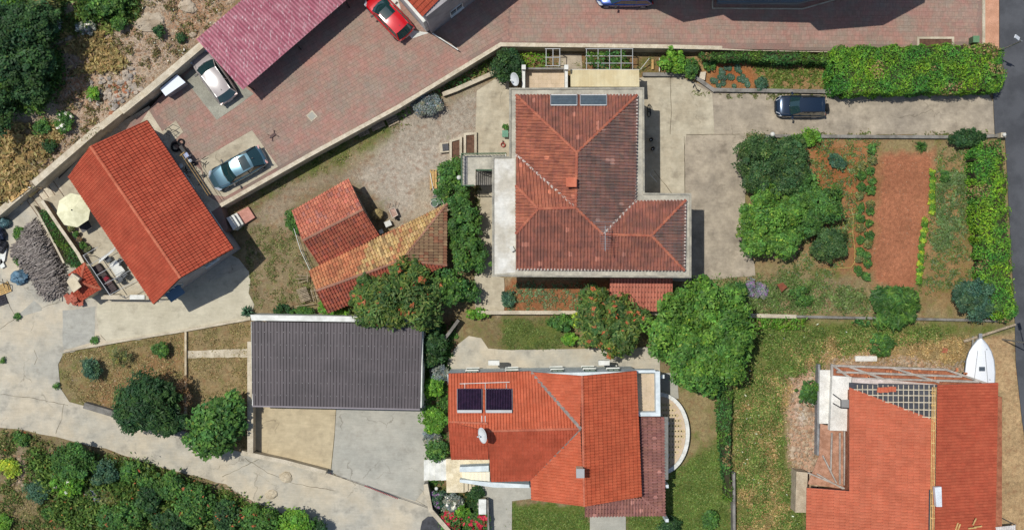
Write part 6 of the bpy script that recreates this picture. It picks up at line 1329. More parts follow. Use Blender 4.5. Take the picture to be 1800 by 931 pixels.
sb_.build('logs', LG, lg)['kind'] = 'stuff'
# junk on the left edge
TRP = {k: M('tarp ' + k, A(*c_), A(*[int(v * .7) for v in c_]), 3, .45, .5, var=.15) for k, c_ in (('blue', (110, 146, 168)), ('dark', (52, 62, 84)), ('teal', (96, 134, 140)), ('black', (62, 64, 70)))}
def lump(name, px, py, rx, ry, h, mat, label, cat, amp=.25, z=0):
    t = thing(name, V(px, py, z), label, cat); c = V(px, py, z); vs = []; n = 18; m = 7; sd_ = random.random() * 50
    for j in range(m + 1):
        u = j / m; rr = math.cos(u * math.pi / 2) ** .6 if j < m else .02; zz = h * math.sin(u * math.pi / 2)
        for i in range(n):
            a = 2 * math.pi * i / n; k = 1 + amp * (float(fbm(np.array([math.cos(a) * 1.7 + sd_]), np.array([math.sin(a) * 1.7 + u * 2.3]))[0]) - .47) * 3; vs.append((c.x + rx / S * rr * k * math.cos(a), c.y + ry / S * rr * k * math.sin(a), c.z + zz * (1 + .3 * amp * math.sin(a * 3 + u * 6))))
    b = MB(); b.add(vs, [(j * n + i, j * n + (i + 1) % n, (j + 1) * n + (i + 1) % n, (j + 1) * n + i) for j in range(m) for i in range(n)] + [tuple(m * n + i for i in range(n))]); b.build('cover', mat, t); return t
lump('tarp_bundle', 36, 488, 15, 12, .7, TRP['blue'], 'crumpled light blue tarp bundle below the firewood heap', 'tarp', .4)
lump('tarp_bundle', 8, 392, 13, 9, .8, TRP['teal'], 'teal tarp bundle at the left edge above the dark bags', 'tarp', .4)
lump('bag_heap', 3, 412, 10, 12, .8, TRP['dark'], 'heap of dark blue bags at the left edge', 'bags', .4)
lump('bag_heap', 4, 434, 10, 13, .7, TRP['black'], 'heap of black sacks at the left edge', 'bags', .35)
for pts, lb in (([(0, 445), (12, 436), (8, 458), (0, 466)], 'torn white board below the black sacks'), ([(-4, 460), (2, 454), (9, 468), (2, 472)], 'small white board at the left edge')):
    t = thing('white_board', V(pts[0][0], pts[0][1], 0), lb, 'board'); MB().slab(VV(pts, .25), .05).build('board', WHITE, t)
def pallet(px, py, z, yaw, L, Wd, n, mat, label, layers=1, cat='pallet'):
    t = thing('pallet', V(px, py, z), label, cat); me_ = MB().box((0, 0, 0), (L, Wd / n * .7, .025)).mesh('slat', mat); R_ = Matrix.Rotation(yaw, 3, 'Z')
    for k in range(layers):
        for i in range(n): inst('slat', me_, t, V(px, py, z) + R_ @ Vector((random.uniform(-.02, .02), (i + .5) * Wd / n - Wd / 2, .14 + k * .16)), R_)
        for s in (-1, 0, 1): MB().box(V(px, py, z) + R_ @ Vector((s * L * .45, 0, .07 + k * .16)), (.1, Wd, .1), yaw).build('bearer', mat, t)
    return t
pallet(8, 507, 0, .4, 1.0, .9, 6, WOODY, 'tan wooden pallet with a frame at the left edge'); pallet(3, 527, 0, .35, .9, .9, 5, M('dark pallet wood', A(70, 68, 74), A(58, 54, 56), 5, .9), 'dark slatted pallet at the left edge')
t = thing('bent_tubing', V(10, 496, .3), 'bent metal tubing lying on the tan pallet', 'tubing'); b = MB(); b.tube(V(0, 495, .5), V(14, 500, .5), .03); b.tube(V(14, 500, .5), V(16, 510, .4), .03); b.tube(V(4, 490, .5), V(8, 505, .6), .03); b.build('tube', DARK, t)
pl = thing('plank_stack', V(30, 330, 1.6), 'yellow planks resting along the retaining wall', 'planks')
for k, off in enumerate((-3, 0, 3)): MB().bar(V(17 + off * .6, 352 + off * .8, 1.62), V(52 + off * .6, 325 + off * .8, 1.64), .13, .04).build('plank', WOODY, pl)
t = thing('rust_sheet', V(10, 372, .3), 'rusty brown sheets at the foot of the retaining wall', 'metal sheet'); MB().slab(VV([(0, 372), (16, 362), (22, 368), (4, 382)], .3), .05).build('sheet', M('rust', A(150, 96, 70), A(116, 74, 56), 3, .9, .3), t)
# courtyard things
wb = thing('white_cabinet', V(306, 152, ZC), 'white topped storage box in the shade of the retaining wall', 'cabinet'); P = VV([(281, 156), (311, 131), (326, 145), (291, 169)], ZC + 1.2); MB().slab([p for p in P], .05).build('lid', M('white plastic top', A(226, 234, 244, .85), None, 2, .5, var=.03), wb); MB().prism([Vector((p.x, p.y, 0)) for p in inset(P, .04)], ZC, ZC + 1.15).build('body', GREYREND, wb)
dk_ = thing('drying_rack', V(298, 225, ZC), 'small folding drying rack at the corner of the orange roofed house', 'rack'); b = MB(); z = ZC + .9
for a, c_ in (((290, 228), (304, 219)), ((292, 236), (304, 228)), ((293, 229), (300, 236)), ((297, 224), (302, 229))): b.tube(V(*a, z), V(*c_, z), .025)
for a in ((290, 228), (304, 219), (292, 236), (304, 228)): p = V(*a, z); b.tube((p.x, p.y, ZC), p, .02)
b.build('frame', DARK, dk_)
for x, y, r, lb in ((309, 258, .42, 'round dark tyre leaning in the passage shade'), (318, 250, .3, 'small black tyre near the motorcycle')):
    t = thing('tyre', V(x, y, ZC), lb, 'tyre'); q = V(x, y, ZC + .12); b = MB(); n = 20
    for i in range(n):
        a0_, a1_2 = 2 * math.pi * i / n, 2 * math.pi * (i + 1) / n; b.tube(q + Vector((r * .8 * math.cos(a0_), r * .8 * math.sin(a0_), 0)), q + Vector((r * .8 * math.cos(a1_2), r * .8 * math.sin(a1_2), 0)), r * .22, n=8, cap=False)
    b.build('rubber', RUB, t)
t = thing('clothes_line', V(335, 310, ZC), 'thin wire lines stretched along the passage behind the house', 'wire'); b = MB(); b.tube(V(318, 270, ZC + 1.9), V(366, 344, ZC + 1.9), .02, n=4); b.tube(V(322, 268, ZC + 1.9), V(370, 342, ZC + 1.9), .02, n=4); b.tube(V(316, 274, ZC + 1.9), V(324, 267, ZC + 1.9), .03, n=5); b.build('wire', WOODY, t)
t = thing('debris_heap', V(345, 300, ZC), 'dark jumble of sticks and buckets in the passage shade', 'debris'); b = MB()
for i in range(26): p = V(random.uniform(325, 362), random.uniform(280, 320), ZC + .2); a = random.uniform(0, 6.3); b.bar(p, p + Vector((math.cos(a) * .4, math.sin(a) * .4, random.uniform(-.1, .3))), .05, .04)
b.build('sticks', BLACK, t)
MB().lathe(V(320, 292, ZC), [(.14, 0), (.18, .3), (.17, .3)], 12).build('bucket', WHITE, t)
# pallets by the boundary wall, boards, barrel...
pallet(664, 219, 0, .42, 1.15, .85, 6, WOOD, 'stack of weathered pallets in the garden under the courtyard wall', 3); pallet(690, 212, 0, .42, .95, .8, 4, WOOD, 'greyish green pallet right of the pallet stack', 1); pallet(640, 235, 0, .42, .9, .4, 3, WOOD, 'half buried pallet left of the pallet stack')
pk = thing('plank_stack', V(762, 315, 0), 'pile of yellow planks with a white pole near the leafy shrubs', 'planks')
for i in range(5): MB().bar(V(757 + i * 2.3, 298 + (i % 2) * 3, .15 + .04 * (i % 3)), V(757 + i * 2.5, 334 - (i % 3) * 3, .15 + .04 * (i % 3)), .12, .05).build('plank', WOODY, pk)
MB().bar(V(756, 304, .35), V(762, 336, .3), .05, .05).build('pole', WHITE, pk)
br = thing('barrel', V(667, 377, 0), 'round barrel topped with a straw coloured cover between the sheds', 'barrel'); q = V(666, 377, 0); MB().lathe((q.x, q.y, 0), [(.36, 0), (.4, .25), (.41, .5), (.38, .9)], 20).build('drum', M('old drum', A(120, 104, 84), A(96, 84, 70), 4, .8, .2), br)
b = MB(); n = 22; vs = [(q.x, q.y, 1.22)]
for r_, z_ in ((.2, 1.15), (.38, 1.02), (.46, .85)):
    for i in range(n): a = 2 * math.pi * i / n; k = 1 + .08 * math.sin(i * 3.1); vs.append((q.x + r_ * k * math.cos(a), q.y + r_ * k * math.sin(a), z_ + .04 * math.sin(i * 2.2)))
b.add(vs, [(0, 1 + i, 1 + (i + 1) % n) for i in range(n)] + [(1 + j * n + i, 1 + (j + 1) * n + i, 1 + (j + 1) * n + (i + 1) % n, 1 + j * n + (i + 1) % n) for j in range(2) for i in range(n)]); b.build('cover', M('straw cloth', A(186, 166, 114), A(150, 132, 90), 6, .95, .6), br)
wh = thing('wheelbarrow', V(691, 374, 0), 'old wheelbarrow with a pinkish tray beside the straw topped barrel', 'wheelbarrow'); P = VV([(683, 368), (694, 364), (700, 378), (690, 384)], .55); MB().slab(P, .08).build('tray', M('pinkish tray', A(196, 164, 148), A(170, 140, 124), 4, .9, .3), wh); rim(P, .54, .05, .12, M('tray rim', A(214, 200, 184), None, 3, .8), wh, 'tray_rim'); b = MB(); b.tube(V(683, 368, .5), V(687, 357, .55), .02); b.tube(V(694, 364, .5), V(697, 354, .55), .02); b.build('handles', DARK, wh); MB().tube(V(697, 384, .2), V(700, 383, .2), .2).build('wheel', RUB, wh)
wc = thing('white_crate', V(682, 393, 0), 'small white crate by the eave of the tan shed', 'crate'); MB().box(V(682, 393, .25), (.5, .42, .5), .4).build('box', WHITE, wc); MB().box(V(682, 393, .52), (.54, .46, .04), .4).build('lid', WHITE, wc)
wc = thing('white_crate', V(669, 408, 0), 'white block tucked under the corner of the tan shed', 'crate'); MB().box(V(670, 407, .25), (.3, .3, .5), .4).build('box', WHITE, wc); MB().box(V(670, 407, .52), (.34, .34, .04), .4).build('lid', WHITE, wc)
gt = thing('water_tub', V(768, 356, 0), 'green tub and grey tray at the tip of the tan shed', 'tub'); MB().slab(VV([(757, 350), (771, 346), (778, 356), (762, 364)], .35), .3).build('tub', GRN, gt); MB().lathe(V(764, 358, 0), [(.25, 0), (.3, .4), (.28, .4), (.24, .1)], 14).build('bowl', STEEL, gt); MB().bar(V(771, 345, .4), V(780, 358, .4), .04).build('pole', WHITE, gt)
t = thing('pipe_bundle', V(772, 340, 0), 'bundle of grey pipes lying beside the leafy shrubs', 'pipes')
for i in range(4): MB().tube(V(760 + i * 2, 346 - i * 3, .1), V(785, 340 - i * 2.5, .1), .03).build('pipe', STEEL, t)
sr_ = thing('slatted_rack', V(537, 518, 0), 'grey slatted wooden rack at the lower end of the old sheds', 'rack')
for i in range(9): MB().bar(V(521 + i * 1.0, 512 + i * 2.6 - 2, .7), V(538 + i * 1.0, 506 + i * 2.6 - 2, .7), .09, .03).build('slat', WOOD, sr_)
for a in ((522, 512), (538, 507), (531, 534), (546, 529)): p = V(*a, .6); MB().tube((p.x, p.y, 0), p, .03).build('leg', WOOD, sr_)
t = thing('broken_frame', V(532, 490, 0), 'collapsed wooden frame and old barrow above the slatted rack', 'frame'); b = MB()
for a, c_ in (((520, 490), (540, 489)), ((523, 483), (540, 486)), ((524, 497), (541, 492)), ((540, 480), (541, 496)), ((546, 508), (552, 530)), ((552, 506), (558, 526)), ((546, 512), (560, 508)), ((550, 522), (562, 518)), ((520, 538), (552, 534))): b.bar(V(*a, .5), V(*c_, .45), .06, .05)
b.build('timber', WOOD, t)
fnc = thing('wire_fence', V(540, 460, 0), 'thin mesh fence line beside the lower plane of the stone shed', 'fence'); railing(fnc, [V(520, 400, 0), V(532, 440, 0), V(550, 478, 0)], 1.0, STEEL, .015, .5, name='mesh')
# planters west of the house
for pts, lb in (([(790, 246), (812, 240), (812, 300), (790, 300)], 'left soil planter with pale kerbs north of the landing'), ([(815, 234), (838, 232), (838, 274), (815, 274)], 'right soil planter with pale kerbs north of the landing')):
    P = VV(pts, .35); t = thing('planter', V(sum(p[0] for p in pts) / 4, sum(p[1] for p in pts) / 4, 0), lb, 'planter'); rim(P, 0, .2, .38, C_WALL, t, 'kerb'); MB().prism([Vector((p.x, p.y, 0)) for p in inset(P, .19)], -.05, .22).build('soil', M('planter soil', A(118, 88, 70), A(96, 72, 58), 4, 1, .5), t)
t = thing('planter_box', V(781, 260, 0), 'dark water meter lid on a pale block beside the planters', 'box'); MB().box(V(781, 260, .2), (.75, .8, .4), .1).build('block', C_WALL, t); MB().box(V(783, 259, .42), (.5, .6, .05), .1).build('lid', TRP['black'], t)
t = thing('garden_table', V(887, 236, 0), 'small green table against the pale west wall', 'table'); MB().box(V(888, 235, .7), (.5, .55, .05)).build('tabletop', M('green plastic', A(104, 156, 128), None, 3, .5), t)
for dx in (-1, 1):
    for dy in (-1, 1): p = V(888 + dx * 4, 235 + dy * 4, .68); MB().tube((p.x, p.y, 0), p, .02, n=5).build('leg', STEEL, t)
pot(889, 225, 0, .2, .4, 'mid', 'potted plant on the north side of the small green table')
t = thing('bucket', V(884, 254, 0), 'red bucket lying near the small green table', 'bucket'); MB().lathe(V(884, 255, 0), [(.13, 0), (.2, .28), (.18, .28), (.12, .03)], 12).build('body', M('red plastic', A(206, 52, 52), None, 3, .4), t); MB().bar(V(884, 247, .2), V(884, 252, .2), .1, .1).build('handle', FASC, t)
t = thing('globe_lamp', V(806, 312, 0), 'white globe lamp beside the green railed landing', 'lamp'); q = V(807, 312, 2.4); MB().tube((q.x, q.y, 0), q, .04).build('post', DARK, t); MB().lathe(q, [(.02, -.2), (.15, -.14), (.2, 0), (.15, .14), (.02, .2)], 16).build('globe', WHITE, t, smooth=True)
t = thing('globe_lamp', V(1355, 238, 0), 'white globe lamp at the corner of the driveway by the dark tree', 'lamp'); q = V(1358, 236, 1.6); MB().tube((q.x, q.y, 0), q, .04).build('post', DARK, t); MB().lathe(q, [(.02, -.2), (.15, -.14), (.2, 0), (.15, .14), (.02, .2)], 16).build('globe', WHITE, t, smooth=True)
t = thing('globe_lamp', V(1765, 238, 0), 'white globe on the gate pillar beside the asphalt street', 'lamp'); q = V(1765, 237, 1.0); MB().box((q.x, q.y, .45), (.4, .4, .9)).build('pillar', C_WALL, t); MB().lathe(vadd(q, z=.05), [(.02, -.15), (.13, -.1), (.17, 0), (.12, .12), (.02, .17)], 16).build('globe', WHITE, t, smooth=True)
t = thing('globe_lamp', V(767, 855, 0), 'white globe lamp in the lawn beside the bent grey wall', 'lamp'); q = V(767, 858, .8); MB().tube((q.x, q.y, 0), q, .03).build('post', DARK, t); MB().lathe(q, [(.02, -.15), (.12, -.1), (.15, 0), (.12, .1), (.02, .15)], 14).build('globe', WHITE, t, smooth=True)
# trellis frames in the north bed
for (x0, x1, y0, y1, nx3, ny3, lb) in ((960, 984, 86, 116, 2, 2, 'small grey trellis frame left of the path in the north bed'), (1031, 1112, 86, 124, 4, 3, 'large grey trellis frame under the vine north of the house')):
    t = thing('trellis', V((x0 + x1) / 2, (y0 + y1) / 2, 0), lb, 'trellis'); z = 2.0
    for i in range(nx3 + 1): x = x0 + (x1 - x0) * i / nx3; MB().tube(V(x, y0, z), V(x, y1, z), .035, n=6).build('bar', STEEL, t)
    for i in range(ny3 + 1): y = y0 + (y1 - y0) * i / ny3; MB().tube(V(x0 - 2, y, z), V(x1 + 1, y, z), .035, n=6).build('bar', STEEL, t)
    for x, y in ((x0, y0), (x1, y0), (x0, y1), (x1, y1)): p = V(x, y, z); MB().tube((p.x, p.y, 0), p, .035, n=6).build('post', STEEL, t)
rt2 = thing('garden_ladder', V(1162, 110, 0), 'thin white pole leaning over the bed east of the vine trellis', 'pole'); MB().bar(V(1126, 122, .4), V(1141, 103, 1.2), .05).build('pole', WHITE, rt2)
t = thing('stake', V(1159, 112, .4), 'upright white stake in the bed beside the bright bush', 'stake'); MB().bar(V(1159, 102, .5), V(1159, 126, .5), .05).build('pole', WHITE, t)
t = thing('board', V(1147, 115, 0), 'orange brown board lying in the north bed', 'board'); MB().slab(VV([(1145, 105), (1149, 105), (1149, 122), (1145, 122)], .25), .04).build('plank', WOODY, t)
t = thing('crate', V(1236, 133, 0), 'pale board beside the cabbage bed', 'board'); MB().slab(VV([(1231, 127), (1241, 126), (1239, 141), (1229, 138)], .35), .06).build('plank', C_WALL, t)
for x, y, lb in ((1223, 154, 'twisted dark garden tool lying on the pale slab by the bed wall'),):
    t = thing('garden_tool', V(x, y, .1), lb, 'tool'); b = MB(); b.tube(V(1221, 148, .3), V(1225, 158, .2), .03); b.tube(V(1225, 158, .2), V(1230, 160, .2), .05); b.tube(V(1221, 148, .3), V(1218, 154, .2), .03); b.build('tool', DARK, t)
t = thing('metal_ladder', V(1146, 310, 0), 'white metal rack standing in the shade east of the hipped roof house', 'rack'); b = MB(); b.tube(V(1142, 306, .6), V(1155, 320, .6), .03)
for i in range(5): b.tube(V(1143 + i * 1.2, 306 + i, .6), V(1147 + i * 1.2, 298 + i * 2, .9), .015)
b.build('rack', WHITE, t)
t = thing('scooter', V(1142, 205, 0), 'dark bicycle parts leaning in the shade by the east wall', 'bicycle'); b = MB()
for y in (190, 199): 
    q = V(1141, y, .35)
    for i in range(14): a0_, a1_2 = 2 * math.pi * i / 14, 2 * math.pi * (i + 1) / 14; b.tube(q + Vector((.1 * math.cos(a0_), .32 * math.sin(a0_), .3 * math.cos(a0_))), q + Vector((.1 * math.cos(a1_2), .32 * math.sin(a1_2), .3 * math.cos(a1_2))), .03, n=5)
b.build('wheels', RUB, t); MB().bar(V(1141, 186, .6), V(1143, 203, .7), .06).build('frame', DARK, t)
for i, (x, y) in enumerate(((1144, 246), (1147, 262))): t = thing('gas_bottle', V(x, y, 0), ('upper' if i == 0 else 'lower') + ' dark canister standing in the shade of the east wall', 'canister'); MB().lathe(V(x, y, 0), [(.15, 0), (.16, .5), (.1, .62), (.04, .66)], 12).build('body', BLACK, t); MB().lathe(V(x, y, .66), [(.06, 0), (.05, .08)], 8).build('valve', STEEL, t)
# pipes, bins, lamp posts at the right
gb_ = thing('green_bin', V(1714, 70, .2), 'green bin half hidden at the end of the tall hedge', 'bin'); q = V(1714, 70, .9); MB().box((q.x, q.y, .6), (.48, .5, 1.0)).build('body', GRN, gb_); MB().box((q.x, q.y, 1.13), (.52, .55, .07)).build('lid', M('green lid', A(112, 152, 112), None, 2, .5), gb_)
def framed(px0, py0, px1, py1, lb):
    t = thing('planter', V((px0 + px1) / 2, py0, .2), lb, 'planter'); z = zc(V(px0, py0, .5).x) + .12; P = VV([(px0, py0), (px1, py0), (px1, py1), (px0, py1)], z); rim(P, z - .12, .18, .16, C_WALL, t, 'kerb'); MB().prism([Vector((p.x, p.y, 0)) for p in inset(P, .17)], z - .2, z - .06).build('soil', MATS['planter soil'], t)
framed(1612, 65, 1677, 90, 'pale framed planting bed disappearing under the tall hedge')
def lamp(base, head, h, lb, arm0=None):
    t = thing('street_lamp', V(base[0], base[1], 0), lb, 'street lamp'); b0 = V(base[0], base[1], 0); hd = V(head[0], head[1], h); MB().tube(b0, (b0.x, b0.y, h * .96), .07, .045).build('pole', STEEL, t); top = Vector((b0.x, b0.y, h * .95)); MB().tube(top, hd, .04, .03).build('arm', STEEL, t); d = (hd - top).normalized(); MB().bar(hd - d * .1, hd + d * .5, .26, .1).build('lamp_head', M('lamp white', A(230, 234, 238), None, 2, .4), t); return t
lamp((1742, 96), (1790, 68), 6.0, 'street lamp arm reaching over the asphalt at the upper right corner')
lamp((1762, 596), (1808, 562), 6.0, 'street lamp by the lower right corner of the red earth garden')
up_ = thing('utility_pole', V(1694, 602, 0), 'fallen grey wooden pole lying across the verge above the boat', 'pole'); MB().tube(V(1694, 600, .25), V(1785, 570, .9), .13, .1).build('shaft', WOOD, up_)
t = thing('tile_piece', V(1660, 615, 0), 'orange tile sheet lying in the dry grass north of the boat', 'roof tile'); MB().slab(VV([(1656, 611), (1666, 612), (1665, 620), (1655, 619)], .12), .06).build('sheet', LT, t)
t = thing('timber_offcuts', V(1676, 650, 0), 'timber propped between the unfinished house and the boat', 'timber'); b = MB(); b.bar(V(1672, 652, .4), V(1684, 635, .8), .12, .05); b.bar(V(1676, 655, .4), V(1692, 632, .6), .1, .05); b.build('plank', WOOD, t)
t = thing('tripod_planter', V(1374, 505, 0), 'brown tilted tray on legs in the rock garden', 'planter'); MB().slab([V(1366, 500, .5), V(1376, 496, .5), V(1384, 504, .55), V(1374, 513, .55)], .06).build('tray', M('rusty tray', A(142, 84, 60), A(118, 70, 52), 4, .9), t); b = MB(); b.tube(V(1367, 502, .5), V(1359, 516, 0), .02); b.tube(V(1374, 512, .5), V(1370, 522, 0), .02); b.build('leg', DARK, t)
# chain barrier across the grey forecourt
cb = thing('chain_barrier', V(665, 865, 0), 'red chain barrier with a thin cable across the grey forecourt', 'barrier'); MB().tube(V(580, 832, .5), V(755, 893, .5), .018, n=4).build('cable', DARK, cb); b = MB()
for i in range(22): t_ = i / 22; a = V(641, 853, .5).lerp(V(700, 876, .5), t_); c_ = V(641, 853, .5).lerp(V(700, 876, .5), t_ + .03); b.bar(a, c_, .09, .04)
b.build('red_chain', M('red chain', A(150, 40, 52), None, 3, .6), cb); 
for p_ in ((581, 832), (755, 893)): MB().tube(V(*p_, 0), V(*p_, .5), .05).build('post', M('red post', A(120, 50, 60), None, 3, .6), cb)
t = thing('road_patch_tarp', V(752, 915, .02), 'black tarp spread on the road beside the bent grey wall', 'tarp'); b = MB(); P = rough([(738, 935), (742, 915), (752, 907), (768, 905), (785, 925), (795, 960), (730, 960)], 1.5, 8); b.slab(VV(P, .07), .05); b.build('sheet', TRP['black'], t)
for x, y, r, lb in ((503, 838, .55, 'pale boulder slab on the roadside below the parapet'), (477, 868, .5, 'pale flat rock at the edge of the lower road')):
    lump('boulder', x, y, r * 20, r * 17, .25, M('pale rock', A(214, 200, 172), A(190, 176, 150), 2, .9, .5), lb, 'boulder', .25)
lump('boulder', 265, 38, 26, 17, .5, M('hill rock', A(200, 184, 160), A(176, 158, 134), 1.2, .95, .6), 'large pale flat outcrop on the stony hillside', 'boulder', .35, z=tz1(V(265, 38, 5).x, V(265, 38, 5).y) - .1)
for i, (x, y, r, q_) in enumerate(((102, 72, 11, 'pale boulder at the foot of the dark corner tree'), (122, 68, 8, 'small grey boulder beside the whitish leaved shrub'), (160, 34, 9, 'reddish pale boulder near the top edge shrub'), (256, 103, 7, 'small white boulder in the middle of the hillside'), (225, 118, 6, 'little pale boulder left of the white one'), (330, 12, 16, 'broad pale rock near the top of the pink roof'), (138, 185, 7, 'small pale boulder in the reddish bare patch'), (75, 300, 6, 'little boulder above the yellow planks'), (340, 62, 7, 'pale boulder at the corner of the pink roof'))):
    p_ = V(x, y, 4); lump('boulder', x, y, r, r * .8, .3, M('hill rock', A(200, 184, 160)), q_, 'boulder', .3, z=G(x, y).z - .06)
# rubble and stones on the hillside
STM = [M('hill stone ' + k, A(*c_), A(*[int(v * .85) for v in c_]), 3, .95, .5, rnd=.15) for k, c_ in (('pale', (206, 190, 170)), ('grey', (182, 172, 160)), ('red', (184, 124, 92)))]
def stonemesh(mt):
    bm = bmesh.new(); bmesh.ops.create_icosphere(bm, subdivisions=1, radius=1)
    for v_ in bm.verts: v_.co *= random.uniform(.7, 1.2); v_.co.z *= .6
    me_ = bpy.data.meshes.new('stone'); bm.to_mesh(me_); bm.free(); me_.materials.append(mt); return me_
SM_ = [stonemesh(m_) for m_ in STM for _ in range(3)]
rb_ = thing('rubble_heap', V(230, 150, 3.5), 'heap of pale broken stones against the top of the retaining wall', 'rubble')
for i in range(170):
    x, y = random.gauss(216, 20), random.gauss(158, 16)
    g = G(x, y)
    if (g.x - _w0.x) * _wn.x + (g.y - _w0.y) * _wn.y < .3: continue
    s_ = random.uniform(.1, .3); inst('stone', random.choice(SM_[:6] if i % 7 else SM_[6:]), rb_, vadd(g, z=s_ * .4), Matrix.Rotation(random.uniform(0, 6.3), 3, 'Z') @ Matrix.Diagonal((s_, s_ * random.uniform(.6, 1), s_ * .9)))
ss = MB()
def scatter_stones(polys, n, smin, smax, name, label):  # nobody could count them: one object each
    b = MB(); pr = []
    for poly in polys: pr += [tuple(q) for q in scatter(poly, n, .0)]
    for (x, y, z) in pr:
        s_ = random.uniform(smin, smax) * (1.6 if random.random() < .06 else 1); c_ = random.choice(((1, .95, .86), (.9, .85, .8), (1.0, .8, .66), (1.1, 1.06, 1))); f = random.uniform(.75, 1.15); c_ = tuple(q * f for q in c_); a = random.uniform(0, 6.3)
        vs = [(x + s_ * random.uniform(.7, 1.2) * math.cos(a + k * 1.257), y + s_ * random.uniform(.6, 1.1) * math.sin(a + k * 1.257), z - .02) for k in range(5)] + [(x + random.uniform(-.3, .3) * s_, y + random.uniform(-.3, .3) * s_, z + s_ * .55)]
        b.add(vs, [(k, (k + 1) % 5, 5) for k in range(5)], c_)
    o = b.build(name, M('scattered stone', A(200, 184, 162), A(180, 160, 138), 3, .95, .3, tint=True)); tag(o, label, 'stones', None, 'stuff')
scatter_stones([[(60, 60), (300, 0), (420, -5), (345, 75), (210, 200), (60, 330), (60, 240), (110, 220), (100, 120)]], 11000, .025, .1, 'stones', 'loose pale stones strewn over the hillside')
scatter_stones([[(380, 850), (470, 893), (580, 940), (420, 940), (400, 900), (350, 860)], [(0, 800), (120, 790), (130, 850), (10, 860)], [(1378, 650), (1442, 640), (1440, 860), (1385, 830)], [(1440, 615), (1560, 622), (1690, 640), (1740, 668), (1700, 664), (1560, 640), (1440, 640)]], 600, .04, .16, 'rubble', 'broken stone and rubble along the road edge and building site')
scatter_stones([[(440, 340), (640, 250), (700, 330), (640, 320), (520, 350), (510, 420), (560, 480), (540, 540), (450, 530)], [(1300, 490), (1530, 490), (1530, 550), (1300, 552)], [(110, 620), (325, 580), (325, 760), (130, 710)]], 420, .03, .09, 'pebbles', 'scattered pebbles in the dry gardens')
scatter_stones([[(1542, 270), (1643, 266), (1636, 400), (1606, 512), (1528, 500)]], 320, .025, .06, 'clods', 'small clods on the bare red earth bed')
